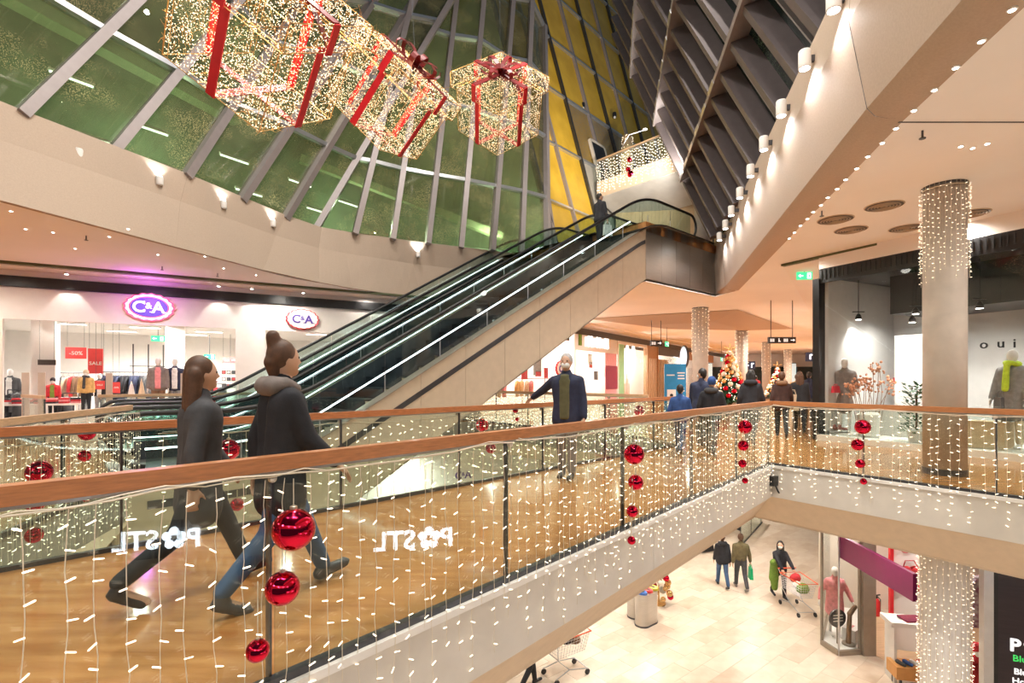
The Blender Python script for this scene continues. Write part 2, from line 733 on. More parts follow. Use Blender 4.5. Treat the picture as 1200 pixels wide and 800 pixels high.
# ---------------------------------------------------------------- floors
void_l = [V((-4.35, 3.33, 0)), V((-5.5, 7.35, 0)), V((-10.2, 12.4, 0))]
far_r = [V((-10.2, 12.4, 0)), V((-5.0, 16.95, 0)), V((-1.6, 18.2, 0)), V((3.36, 12.4, 0))]
bridge = [FR(-5.0), CORN, RR(11), V((17, 0, 0)), V((42, 62, 0)), V((20, 62, 0)), V((4, 42, 0)), V((-4, 34, 0)), V((-30, 30, 0)), V((-30, 2, 0)), V((-9, -1.5, 0))]
hole = [V((-4.35, 3.33, 0)), BK1, V((3.36, 12.4, 0)), V((-1.6, 18.2, 0)), V((-5.0, 16.95, 0)), V((-10.2, 12.4, 0)), V((-5.5, 7.35, 0))]
mb = MB().prism(bridge, -0.06, 0.0, [hole])
struct('floor', mb, M_FLOOR, label='polished brown stone floor of the upper mall level and its bridge')
mb = MB().prism(bridge, -0.55, -0.061, [hole])
struct('floor.001', mb, M_FASC)
# underside of the slab, drawn in behind sloped soffits
CIN = CORN + V((0.037, 0.642, 0))
fin_ = [FR(-5.0) - NF * 0.4, CIN, RR(11) - NR * 0.4]
bk_in = [V((-4.35, 3.33, 0)) + V((0.5, -0.25, 0)), BK1 + V((0.3, -0.35, 0)), V((3.36, 12.4, 0)) + V((0.35, 0.2, 0)), V((-1.6, 18.2, 0)) + V((0.1, 0.5, 0)), V((-5.0, 16.95, 0)) + V((-0.1, 0.4, 0)), V((-10.2, 12.4, 0)) + V((-0.4, 0.2, 0)), V((-5.5, 7.35, 0)) + V((-0.5, 0.1, 0))]
under = fin_ + bridge[3:]
mb = MB().prism(under, -1.08, -1.05, [bk_in])
struct('ceiling.001', mb, M_SAND)
mb = MB()
mb.slab([FR(-5), CORN, CIN - V((0, 0, 1.05)), FR(-5.0) - NF * 0.4 - V((0, 0, 1.05))], 0.02)
for i in range(2, 4):
    mb.v[i] = mb.v[i]
for k in (0, 1, 4, 5):
    mb.v[k] = (mb.v[k][0], mb.v[k][1], mb.v[k][2] - 0.53)
struct('trim_1', mb, M_SAND, label='sloped sand coloured soffit under the bridge edge')
mb = MB()
mb.slab([CORN, RR(11), RR(11) - NR * 0.4 - V((0, 0, 1.05)), CIN - V((0, 0, 1.05))], 0.02)
for k in (0, 1, 4, 5):
    mb.v[k] = (mb.v[k][0], mb.v[k][1], mb.v[k][2] - 0.53)
struct('trim_2', mb, M_SAND)
for (nm, pts) in (('trim_3', bk_in),):
    mb = MB()
    for i in range(7):
        a, b = hole[i], hole[(i + 1) % 7]
        c, d = bk_in[(i + 1) % 7], bk_in[i]
        mb.add([a + V((0, 0, -0.53)), b + V((0, 0, -0.53)), c + V((0, 0, -1.05)), d + V((0, 0, -1.05))], [(0, 1, 2, 3)])
    struct(nm, mb, M_SAND)
# fascia boards with a pale lip along the edges of the slab
for nm, a, b, nrm in (('trim_4', FR(-5), CORN, NF), ('trim_5', CORN, RR(11), NR)):
    root = sroot(nm, 'pale fascia board along the edge of the upper floor')
    L = (b - a).length
    u = (b - a).normalized()
    k = 0
    n_b = max(1, int(L / 3.36))
    for i in range(n_b):
        s0, s1 = L * i / n_b + 0.006, L * (i + 1) / n_b - 0.006
        m_ = MB().slab([a + u * s0 + V((0, 0, -0.54)), a + u * s1 + V((0, 0, -0.54)), a + u * s1 + V((0, 0, -0.05)), a + u * s0 + V((0, 0, -0.05))], 0.03)
        m_.build('board', M_FASC, root)
    m_ = MB().bar(a + nrm * 0.02 + V((0, 0, -0.022)), b + nrm * 0.02 + V((0, 0, -0.022)), 0.075, 0.045)
    m_.build('lip', M_WHITE, root)
for i in range(7):
    a, b = hole[i], hole[(i + 1) % 7]
    u = (b - a).normalized()
    nn = V((-u.y, u.x, 0))
    m_ = MB().slab([a + V((0, 0, -0.54)), b + V((0, 0, -0.54)), b + V((0, 0, 0.012)), a + V((0, 0, 0.012))], 0.02)
    struct('trim_%d' % (6 + i), m_, M_FASC)

# ground floor: slab and laid tiles
mb = MB().prism([(-40, -14), (60, -14), (60, 75), (-40, 75)], GROUND - 0.3, GROUND - 0.014)
gf = struct('floor.002', mb, M_TILE, label='pale travertine floor of the ground level')
tm = MB().box((0, 0, -0.007), (0.896, 0.446, 0.014)).mesh('tile')
tm.materials.append(M_TILE)
ca, sa = math.cos(R(38)), math.sin(R(38))
cells = []
for i in range(-60, 70):
    for j in range(-60, 80):
        # herringbone of two-to-one slabs
        for q in (0, 1):
            lx = (i * 0.9 + j * 0.45) if False else i * 0.9 + (j % 2) * 0.45
            ly = j * 0.45
            if q:
                continue
            x, y = 4.0 + lx * ca - ly * sa, 15.0 + lx * sa + ly * ca
            if not (9.0 < y < 34 and -14 < x < 15):
                continue
            px = CX + FOC * x / y
            py = HY + FOC * (EYE - GROUND) / y
            seen = (560 < px < 1130 and py > 590 and (py > 1190 - 0.66 * px) and py < 850)
            cells.append((0 if seen else 1, y, x))
cells.sort()
stuff = MB()
for k, (sn, y, x) in enumerate(cells):
    zz = GROUND + rnd(-0.002, 0.001)
    if k < 300:
        o = bpy.data.objects.new('tile', tm)
        COL.objects.link(o)
        o.location = (x, y, zz)
        o.rotation_euler = (0, 0, R(38))
        o.parent = gf
    else:
        stuff.box((x, y, zz - 0.007), (0.892, 0.442, 0.014), R(38))
stuff.build('tile', M_TILE, gf, kind='stuff')

# ---------------------------------------------------------------- mall ceiling with the atrium opening
LC = [V((-10.8, 2.0, 0)), V((-6.57, 14.75, 0)), V((-5.3, 16.6, 0)), V((-3.4, 18.6, 0)), V((-0.3, 20.56, 0))]
RC = [V((3.0, -3, 0)), V((3.77, 2.5, 0)), V((4.53, 5.82, 0)), V((7.6, 16.9, 0)), V((7.85, 18.3, 0))]
ohole = [V((-12.4, -3, 0))] + LC + [EP(4.0, -0.3, 0), EP(8.3, -0.3, 0)] + RC[::-1][1:]
outer = [V((-30, -9, 0)), V((20, -9, 0)), V((46, 66, 0)), V((-30, 66, 0))]
mb = MB().prism(outer, CEIL, CEIL + 0.03, [ohole])
ceil = struct('ceiling', mb, M_CEIL, label='warm plaster ceiling of the upper mall level')
# shadow gap that crosses the ceiling
g1 = MB().box((9.15, 5.86, CEIL - 0.002), (9.3, 0.022, 0.006))
g1.build('seam', M_BLACK, ceil)
# pale lowered strips beside the shop fronts with a dark slot
slot_r = [V((7.07, 13.1, 0)), V((9.13, 8.98, 0)), V((12.2, 2.8, 0))]
nS = V((US.y, -US.x, 0))
strip = [slot_r[0], slot_r[2], V((14, 2.8, 0)), V((9.6, 11.6, 0)), V((18.6, 28.5, 0)), V((17.4, 28.5, 0))]
struct('ceiling.002', MB().prism(strip, CEIL - 0.07, CEIL - 0.001), M_SOFF)
struct('ceiling.003', MB().bar(slot_r[0] + V((-0.05, -0.03, CEIL - 0.03)), slot_r[2] + V((-0.05, -0.03, CEIL - 0.03)), 0.11, 0.05), mat('olive_slot', (0.10, 0.11, 0.05), 0.6))
nA = V((UA.y, -UA.x, 0))
a0, a1 = FA0 + nA * 0.75 - UA * 9, FA1 + nA * 0.75
strip = [a0, a1, a1 + nA * 0 + UQ * 50 + V((0.5, -0.3, 0)), FA1 + UQ * 50, FA1, FA0 - UA * 9]
struct('ceiling.004', MB().prism(strip, CEIL - 0.09, CEIL - 0.001), M_SOFF)
struct('ceiling.005', MB().bar(a0 + nA * 0.06 + V((0, 0, CEIL - 0.03)), a1 + nA * 0.06 + V((0, 0, CEIL - 0.03)), 0.14, 0.06), mat('olive_slot', (0.10, 0.11, 0.05), 0.6))
# a wedge shaped coffer of the next opening along the mall
wed = [V((3.6, 24.5, 0)), V((9.6, 21.4, 0)), V((16.5, 29.5, 0)), V((7.4, 28.0, 0))]
mb = MB()
c_ = sum(wed, V((0, 0, 0))) / 4
lo = [p + V((0, 0, CEIL - 0.02)) for p in wed]
hi = [c_ + (p - c_) * 0.5 + V((0, 0, CEIL - 0.28)) for p in wed]
mb.add(lo + hi, [(0, 1, 5, 4), (1, 2, 6, 5), (2, 3, 7, 6), (3, 0, 4, 7), (7, 6, 5, 4)])
struct('ceiling.006', mb, M_BULK)

# ---------------------------------------------------------------- bulkheads round the atrium
ZB, ZCR = 6.5, 5.7


def on_left(px, py, z):
    return G(px, py, z)


base_px = [(0, 128), (25, 132), (133, 175), (217, 205), (282, 232), (333, 253), (371, 268), (416, 272.5), (460, 279), (501, 284), (540, 289), (576, 292), (610, 297), (640, 300)]
t1_px = [(None, None), (122, 37), (209, 84), (271, 123), (337, 149), (382, 171), (419, 187), (436, 190), (472, 199), (510, 206), (547, 212), (582, 219), (613, 225), (639, 232)]
MBASE, MT1 = [], []
for (b, t) in list(zip(base_px, t1_px))[1:]:
    MBASE.append(G(b[0], b[1], ZB))
    MT1.append(G(t[0], t[1], 9.1))
for k in range(3):                            # carry the row on behind the picture edge
    MBASE.insert(0, MBASE[0] * 2 - MBASE[1])
    MT1.insert(0, MT1[0] + (MBASE[0] - MBASE[1]))
YC0 = V((2.0, 21.3, ZB))                      # corner where the yellow wall begins
MBASE.append(V((1.75, 21.0, ZB)))
MT1.append(V((1.45, 21.6, 9.1)))
BASE_L = MBASE
_a, _b = V((-10.8, 2.0, CEIL)), V((-6.57, 14.75, CEIL))
ceil_l = [_a, _a.lerp(_b, .53), _a.lerp(_b, .74), _a.lerp(_b, .93), V((-6.0, 15.6, CEIL)), V((-5.3, 16.6, CEIL)), V((-3.4, 18.6, CEIL)), V((0.4, 21.0, CEIL))]
base_l = [V((-11.85, 2.0, ZB)), V((-9.22, 9.5, ZB)), V((-8.0, 12.38, ZB)), V((-6.97, 15.5, ZB)), V((-6.35, 16.75, ZB)), G(404, 271.5, ZB), G(480, 282, ZB), V((1.5, 20.7, ZB))]
wl = sroot('wall_left', 'sand coloured bulkhead panels under the green glazing')
t_ = (ZCR - CEIL) / (ZB - CEIL)
crease = []
for i in range(len(ceil_l)):
    j0, j1 = max(0, i - 1), min(len(ceil_l) - 1, i + 1)
    d_ = (ceil_l[j1] - ceil_l[j0])
    crease.append(ceil_l[i].lerp(base_l[i], t_) + V((d_.y, -d_.x, 0)).normalized() * -0.10)


def ruled(a, b, c, d, n=8, th=0.05):
    """smooth ruled panel between edges a-b and d-c"""
    m_ = MB()
    vs, fs = [], []
    for k in range(n + 1):
        vs += [a.lerp(b, k / n), a.lerp(b, k / n).lerp(d.lerp(c, k / n), .5), d.lerp(c, k / n)]
    for k in range(n):
        for r_ in (0, 1):
            fs.append((3 * k + r_, 3 * k + 3 + r_, 3 * k + 4 + r_, 3 * k + 1 + r_))
    return m_.add(vs, fs)


for i in range(len(ceil_l) - 1):
    g_ = (ceil_l[i + 1] - ceil_l[i]).normalized() * (0.006 if i == 3 else 0.0)
    for (lo_, hi_) in ((ceil_l, crease), (crease, base_l)):
        for o in [ruled(lo_[i] + g_, lo_[i + 1] - g_, hi_[i + 1] - g_, hi_[i] + g_).build('panel', M_BULK, wl)]:
            so = o.modifiers.new('thickness', 'SOLIDIFY')
            so.thickness = 0.05
            so.offset = 1
# right bulkhead, with a rounded lower edge
wr = sroot('wall_right', 'sand coloured bulkhead panels under the dark glazing')
rpts = [V((2.6, -3, 0)), V((3.35, 2.5, 0)), V((4.13, 5.86, 0)), V((7.2, 17.0, 0)), V((7.45, 18.6, 0))]
rtop = [V((2.4, -3, 0)), V((3.2, 2.5, 0)), V((4.05, 5.98, 0)), V((7.28, 17.3, 0)), V((7.5, 18.7, 0))]
for i in range(len(rpts) - 1):
    a, b, c, d = rpts[i], rpts[i + 1], rtop[i + 1], rtop[i]
    u = (b - a).normalized()
    nn = V((u.y, -u.x, 0))                     # away from the atrium
    prof = [(0.42, CEIL), (0.22, CEIL + 0.012), (0.08, CEIL + 0.06), (0.0, CEIL + 0.16)]
    g_ = u * 0.006
    vs = []
    for p in (a + g_, b - g_):
        for (o, z) in prof:
            vs.append(p + nn * o + V((0, 0, z)))
    for p, q in ((a + g_, d + g_), (b - g_, c - g_)):
        pass
    cr_a = a.lerp(d, 0.62) - nn * 0.10 + g_ + V((0, 0, ZCR))
    cr_b = b.lerp(c, 0.62) - nn * 0.10 - g_ + V((0, 0, ZCR))
    m_ = MB()
    m_.add(vs, [(k, k + 1, k + 5, k + 4) for k in range(3)])
    m_.add([vs[3], vs[7], cr_b, cr_a], [(0, 1, 2, 3)])
    m_.build('panel', M_BULK, wr, smooth=True, recalc=False)
    MB().slab([cr_a, cr_b, c - g_ + V((0, 0, ZB)), d + g_ + V((0, 0, ZB))], 0.05, flip=False).build('panel', M_BULK, wr)

# ---------------------------------------------------------------- green dewy glazing of the atrium (left and middle)
ZT = [6.5, 9.1, 12.0, 14.9, 17.8]


def on_mull(i, z):
    b, t = MBASE[i], MT1[i]
    return b + (t - b) * ((z - ZB) / (9.1 - ZB))


win1 = sroot('window_1', 'tall leaning green glazing of the atrium, speckled with dew')
nm_ = len(MBASE)
for i in range(nm_):
    a, b = on_mull(i, 6.42), on_mull(i, 17.8)
    j = min(i, nm_ - 2)
    along = (MBASE[j + 1] - MBASE[j]).normalized()
    inn = along.cross((b - a).normalized()).normalized()
    MB().bar(a + inn * 0.06, b + inn * 0.06, 0.19, 0.28, up=inn).build('mullion', M_MULL, win1)
for li in range(1, 5):
    for i in range(nm_ - 1):
        a, b = on_mull(i, ZT[li]), on_mull(i + 1, ZT[li])
        up_ = (on_mull(i, ZT[li]) - MBASE[i]).normalized()
        inn = (b - a).normalized().cross(up_).normalized()
        MB().bar(a + inn * 0.05, b + inn * 0.05, 0.13, 0.18, up=inn).build('transom', M_ALU, win1)
for li in range(4):
    for i in range(nm_ - 1):
        q = [on_mull(i, ZT[li]), on_mull(i + 1, ZT[li]), on_mull(i + 1, ZT[li + 1]), on_mull(i, ZT[li + 1])]
        MB().slab(q, 0.02).build('pane', M_GGREEN, win1)
# ---------------------------------------------------------------- yellow wall
UY = V((0.684, 0.729, 0)).normalized()
wb = sroot('wall_back', 'leaning wall of ochre yellow panels between grey mullions')


def on_yel(k, z):
    p = YC0 + UY * (k * 1.95)
    dz = z - ZB
    return V((p.x - 0.26 * dz, p.y, z))


NYL = 9
# panels are laid diagonally: each level shifts along the row
levels = [6.5, 9.1, 12.0, 14.9, 17.8, 20.7, 23.6, 26.5]
ynorm = (on_yel(1, 9) - on_yel(0, 9)).normalized().cross((on_yel(0, 9) - on_yel(0, 6.5)).normalized()).normalized()
for k in range(NYL):
    MB().bar(on_yel(k, 6.5 if k < 3 else 12.0) + ynorm * 0.06, on_yel(k, 26.5) + ynorm * 0.06, 0.13, 0.17, up=ynorm).build('mullion', M_MULL if k % 2 else M_STEELD, wb)
for z in levels[1:]:
    for k in range(NYL - 1):
        if k >= 2 and z < 11:
            continue
        MB().bar(on_yel(k, z) + ynorm * 0.06, on_yel(k + 1, z) + ynorm * 0.06, 0.10, 0.16, up=ynorm).build('transom', M_ALU, wb)
for li in range(7):
    for k in range(NYL - 1):
        if k >= 2 and li < 2:
            continue
        q = [on_yel(k, levels[li]), on_yel(k + 1, levels[li]), on_yel(k + 1, levels[li + 1]), on_yel(k, levels[li + 1])]
        MB().slab(q, 0.03, flip=True).build('panel', M_YELL, wb)
# wedge of glass between the last leaning mullion and the yellow wall
i = nm_ - 1
MB().slab([MBASE[i], YC0, on_yel(0, 17.8), on_mull(i, 17.8)], 0.02).build('pane', M_GGREEN, win1)

# ---------------------------------------------------------------- dark finned glazing on the right
DF = V((-0.2, 0.54, 1.0))
DB0, DB1 = V((7.3, 17.5, ZB)), V((5.56, 8.74, ZB))
UD = (DB1 - DB0).normalized()
win2 = sroot('window_2', 'dark glazing with deep mauve fins above the right bulkhead')


def on_dark(s, z):
    return DB0 + UD * s + DF * (z - ZB)


dn = UD.cross(DF).normalized()
if dn.x > 0:
    dn = -dn                                   # into the atrium
NFIN = 14
SPF = 1.12
for k in range(NFIN):
    s = k * SPF
    for li in range(4):
        a, b = on_dark(s, ZT[li] + (0.0 if li == 0 else 0.06)), on_dark(s, ZT[li + 1] - 0.06)
        MB().bar(a + dn * 0.20, b + dn * 0.20, 0.17, 0.42, up=dn).build('fin', M_FIN, win2)
        if k < NFIN - 1:
            q = [on_dark(s, ZT[li]), on_dark(s + SPF, ZT[li]), on_dark(s + SPF, ZT[li + 1]), on_dark(s, ZT[li + 1])]
            MB().slab(q, 0.02, flip=True).build('pane', M_GDARK, win2)
            if k % 2 == 0:
                a2, b2 = on_dark(s + 0.5, ZT[li]), on_dark(s + 0.5, ZT[li + 1])
                MB().bar(a2 + dn * 0.10, b2 + dn * 0.10, 0.035, 0.10, up=dn).build('rod', M_MULL, win2)
for z in ZT[1:4]:
    MB().bar(on_dark(-0.06, z) + dn * 0.26, on_dark((NFIN - 1) * SPF, z) + dn * 0.26, 0.10, 0.46, up=dn).build('transom', M_MULL, win2)
for z in ZT[1:4]:
    for k in range(0, 6):
        MB().bar(on_dark(k * SPF + 0.25, z) + dn * 0.495, on_dark(k * SPF + 0.85, z) + dn * 0.495, 0.12, 0.02, up=dn).build('plate', M_ALU, win2)

# ---------------------------------------------------------------- outside seen through the glazing: a lit parking deck
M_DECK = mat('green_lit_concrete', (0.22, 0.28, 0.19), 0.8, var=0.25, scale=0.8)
deck = sroot('wall_left', 'concrete parking deck beyond the green glazing')
off = V((-0.95, 0.32, 0)).normalized()
ow = [V((-14.5, 2, 0)), V((-13.8, 12, 0)), V((-11, 19, 0)), V((-6, 25.5, 0)), V((1.5, 27.5, 0)), V((6, 34, 0))]
for i in range(len(ow) - 1):
    MB().slab([ow[i] + V((0, 0, 6.6)), ow[i + 1] + V((0, 0, 6.6)), ow[i + 1] + V((0, 0, 24)), ow[i] + V((0, 0, 24))], 0.2).build('panel', M_DECK, deck)
    if i > 1:
        continue
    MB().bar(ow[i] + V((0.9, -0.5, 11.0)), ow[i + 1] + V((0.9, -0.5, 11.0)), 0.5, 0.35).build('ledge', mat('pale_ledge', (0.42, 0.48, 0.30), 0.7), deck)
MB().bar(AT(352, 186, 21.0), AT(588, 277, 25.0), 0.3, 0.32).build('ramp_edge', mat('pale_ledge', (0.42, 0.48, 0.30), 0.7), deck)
MB().prism([(-16, 0), (-10.2, 0), (-9.3, 9.5), (-6.2, 17.4), (1.9, 21.4), (3, 29), (-16, 29)], 6.15, 6.45).build('slab', M_DECK, deck)
M_TUBE = emit('tube_lamp', (0.82, 1.0, 0.88), 3.0)
for (px, py, y, a) in [(84, 93, 12.4, 0.5), (176, 152, 13.6, 0.5), (275, 187, 15.6, 0.4), (352, 215, 17.8, 0.35), (372, 247, 18.6, 0.3), (115, 165, 12.6, 0.5), (408, 239, 19.4, 0.3), (205, 200, 14, 0.4), (292, 226, 16.2, .3)]:
    c_ = AT(px, py, y)
    t_ = thing('tube_lamp', 'fluorescent tube lamp glowing behind the green glazing', 'lamp', c_, 0, 'fluorescent tubes beyond the green glazing', world=True)
    d_ = V((0.55, 0.75, 0.0)) * 0.45
    MB().tube([c_ - d_, c_ + d_], 0.022, 6).build('tube', M_TUBE, t_)
    MB().bar(c_ - d_ * 1.05 + V((0, 0, 0.06)), c_ + d_ * 1.05 + V((0, 0, 0.06)), 0.08, 0.06).build('housing', M_WHITE, t_)
for (x, y, z) in [(-12.2, 9.5, 9.0), (-10.2, 15.5, 9.5), (-6.5, 21.5, 9.5), (-1.0, 24.2, 9.5), (-12, 5, 9), (2.2, 25.5, 10.5)]:
    lamp('POINT', (x, y, z - 1.2), 150, (0.80, 1.0, 0.72), 0.07)
for (x, y, z) in [(-12.6, 8.0, 14.0), (-9.0, 18.0, 14.5), (-4.0, 23.5, 15.0), (0.5, 25, 16.0)]:
    lamp('POINT', (x, y, z), 110, (1.0, 0.84, 0.50), 0.07)  # warm lamps added to turn the upper deck olive
# ---------------------------------------------------------------- upper landing and the balcony above it
mb = MB().prism([EP(3.4, 6.6, 0), EP(4.0, 6.6, 0), EP(4.0, -0.3, 0), EP(8.4, -0.3, 0), V((16, 16.5, 0)), V((16, 34, 0)), V((1.9, 24, 0)), V((1.6, 21.4, 0))], 6.0, 6.3)
struct('floor.003', mb, M_FLOOR)
M_PANEL = mat('tan_wall_panel', (0.66, 0.47, 0.27), 0.55, var=0.05)
wu = sroot('wall_back', 'tan wall panels behind the upper escalator landing')
c0, c1 = V((5.2, 25.2, 6.3)), V((14.5, 20.0, 6.3))
for k in range(8):
    a, b = c0.lerp(c1, k / 8), c0.lerp(c1, (k + 1) / 8)
    g_ = (b - a).normalized() * 0.012
    MB().slab([a + g_, b - g_, b - g_ + V((0, 0, 4.5)), a + g_ + V((0, 0, 4.5))], 0.06).build('panel', M_PANEL, wu)
lamp('POINT', (7.6, 20.2, 9.0), 40, WARM, 0.1)
lamp('POINT', (9.6, 19.4, 8.6), 30, WARM, 0.1)
# balcony slab with gray splayed underside
BA, BB = G(700, 214, 11.0), G(793, 180, 11.0)
ub = (BB - BA).normalized()
nb_ = V((ub.y, -ub.x, 0))                      # towards the viewer
if nb_.y > 0:
    nb_ = -nb_
B2 = BB + ub * 4.5
bb = -nb_
struct('floor.004', MB().prism([BA, B2, B2 + bb * 6, BA + bb * 6], 10.95, 11.0), M_FASC)
root = sroot('trim_13', 'fascia and splayed soffit of the high balcony')
MB().slab([BA + V((0, 0, -0.75)), B2 + V((0, 0, -0.75)), B2, BA], 0.04).build('fascia', M_SAND, root)
lo_ = [BA + V((0, 0, -0.75)), B2 + V((0, 0, -0.75)), B2 + bb * 2.2 + V((0, 0, -1.5)), BA + bb * 2.2 + V((0, 0, -1.5))]
MB().slab(lo_, 0.03, flip=True).build('soffit', mat('grey_soffit', (0.60, 0.58, 0.54), 0.6, var=0.15, scale=1), root)
# wall behind the balcony, with a dark door
wh = sroot('wall_back', 'pale triangular wall panels behind the high balcony')
M_GREY = mat('warm_grey_panel', (0.46, 0.42, 0.35), 0.6, var=0.05)
for k in range(2, 5):
    a, b = on_yel(k, 11.0), on_yel(k + 1, 11.0)
    zt = [14.75, 14.6, 14.4, 14.2, 14.0][k - 2]
    c_, d_ = on_yel(k + 1, 14.85), on_yel(k, 14.85)
    MB().slab([a, b, c_, d_], 0.05, flip=True).build('panel', M_GREY, wh)
for k in range(2, 8):
    MB().slab([on_yel(k, 6.5), on_yel(k + 1, 6.5), on_yel(k + 1, 11.0), on_yel(k, 11.0)], 0.05, flip=True).build('panel', M_GREY, wh)
dr = sroot('door_1', 'dark framed door behind the high balcony')
da, db = on_yel(2.65, 11.0) + ynorm * 0.12, on_yel(3.3, 11.0) + ynorm * 0.12
dup_ = (on_yel(3, 13) - on_yel(3, 11)) / 2
MB().slab([da, db, db + dup_ * 2.3, da + dup_ * 2.3], 0.05).build('leaf', M_BLACK, dr)
for (p, q) in ((da, da + dup_ * 2.35), (db, db + dup_ * 2.35), (da + dup_ * 2.35, db + dup_ * 2.35)):
    MB().bar(p, q, 0.12, 0.14, up=ynorm).build('frame', M_CREAM, dr)

# ---------------------------------------------------------------- clothing shop front on the far left
wf = sroot('wall_front', 'pale shop front of the clothing shop across the void')


def FA(s, z, out=0.0):
    p = FA0 + UA * s + nA * out
    return V((p.x, p.y, z))


LA = (FA1 - FA0).length
sx0 = 0.10                                     # opening from here
sx1 = 5.45
sx2 = 6.3
MB().slab([FA(-9, 3.9), FA(LA, 3.9), FA(LA, 4.42), FA(-9, 4.42)], 0.08).build('header', M_SOFF, wf)
MB().slab([FA(-9, 3.92, 0.10), FA(LA, 3.92, 0.10), FA(LA, 4.2, 0.10), FA(-9, 4.2, 0.10)], 0.06).build('grille', M_BLACK, wf)
MB().slab([FA(-9, 3.06), FA(LA, 3.06), FA(LA, 3.9), FA(-9, 3.9)], 0.10).build('bulkhead', M_WHITE, wf)
MB().slab([FA(-9, 0.0), FA(sx0, 0.0), FA(sx0, 3.06), FA(-9, 3.06)], 0.12).build('pier', M_WHITE, wf)
MB().slab([FA(sx1, 0.0), FA(sx2, 0.0), FA(sx2, 3.06), FA(sx1, 3.06)], 0.12).build('pier', M_WHITE, wf)
MB().slab([FA(sx2 + 3.4, 0.0), FA(LA, 0.0), FA(LA, 3.06), FA(sx2 + 3.4, 3.06)], 0.12).build('pier', M_WHITE, wf)
MB().slab([FA(sx1 + .05, 0.0, -0.05), FA(sx2, 0.0, -0.05), FA(sx2, 3.0, -0.05), FA(sx1 + .05, 3.0, -0.05)], 0.02).build('pane', M_GSHOP, wf)
nb = -nA
# interior shell
M_SHOPW = mat('shop_white', (0.90, 0.86, 0.82), 0.6, var=0.02)
wi = sroot('wall_back', 'bright white back wall inside the clothing shop')
MB().slab([FA(-9, 0, -9), FA(LA + 2, 0, -9), FA(LA + 2, 3.4, -9), FA(-9, 3.4, -9)], 0.1).build('panel', M_SHOPW, wi)
MB().slab([FA(LA, 0, -0.15), FA(LA, 0, -9), FA(LA, 3.4, -9), FA(LA, 3.4, -0.15)], 0.1).build('panel', M_SHOPW, wi)
struct('floor.008', MB().prism([FA(-9, 0, -0.02), FA(LA, 0, -0.02), FA(LA, 0, -9), FA(-9, 0, -9)], 0.0, 0.012), mat('pale_shop_floor', (0.80, 0.74, 0.68), .35, var=.04))
struct('ceiling.007', MB().prism([FA(-9, 0, -0.11), FA(LA, 0, -0.11), FA(LA, 0, -9), FA(-9, 0, -9)], 3.4, 3.45), M_SHOPW)
M_GLOW = emit('shop_ceiling_light', (1.0, 0.95, 0.88), 3.5, sample=True)
for (s, o) in ((-1.0, -2.4), (1.2, -2.0), (3.2, -2.2), (5.0, -3.0), (0.5, -4.4), (2.6, -4.6), (4.6, -5.4), (7.6, -2.2), (8.6, -4.5), (1.6, -6.8), (4.0, -7.2)):
    c_ = FA(s, 3.385, o)
    t_ = thing('ceiling_light', 'glowing square ceiling light inside the clothing shop', 'ceiling light', c_, face_dir(UA), 'ceiling lights of the clothing shop')
    MB().box((0, 0, 0), (0.9, 0.35, 0.03)).build('diffuser', M_GLOW, t_)
    f_ = MB()
    for sy in (-0.19, 0.19):
        f_.box((0, sy, 0), (0.98, 0.03, 0.04))
    for sx in (-0.475, 0.475):
        f_.box((sx, 0, 0), (0.03, 0.38, 0.04))
    f_.build('frame', M_WHITE, t_)
for (s, o, e) in ((0.5, -2.5, 600), (3.3, -2.8, 600), (1.8, -6, 750), (5.0, -6, 680), (8.0, -2.6, 500), (-3.0, -3, 450)):
    lamp('SPOT', FA(s, 3.3, o), e, WHITE, 0.3, FA(s, 0, o), 170, 0.8)
# wall washers above the sign band
for s in (-0.4, 1.45, 5.0, 5.9, 7.4):
    c_ = FA(s, 4.3, 0.42)
    t_ = thing('wall_washer', 'small recessed wall washer above the clothing shop', 'spotlight', c_, 0, 'wall washers over the clothing shop front')
    MB().lathe([(0.05, 0.0), (0.06, 0.03), (0.06, 0.09)], n=12).build('body', M_WHITE, t_)
    MB().lathe([(0.042, -0.006), (0.042, 0.002)], n=12).build('lens', M_LENS, t_)
    lamp('SPOT', (c_.x, c_.y, c_.z - 0.02), 26, NEUT, 0.03, FA(s, 2.6, 0.16), 70, 0.4)
# floor columns inside the shop
def sO(px, o):
    """distance along the shop front for column px at set-back o"""
    k = (px - CX) / FOC
    b0 = FA0 + nA * o
    return (k * b0.y - b0.x) / (UA.x - k * UA.y)


for (s, o) in ((sO(54, -2.6), -2.6), (sO(206, -3.4), -3.4)):
    c_ = FA(s, 0, o)
    struct('pillar', MB().box((c_.x, c_.y, 1.7), (0.56, 0.56, 3.4), face_dir(UA)), M_SHOPW)

# ---------------------------------------------------------------- second row of shops, far middle
def FQ(s, z, out=0.0):
    n_ = V((UQ.y, -UQ.x, 0))
    p = FA1 + UQ * s + n_ * out
    return V((p.x, p.y, z))


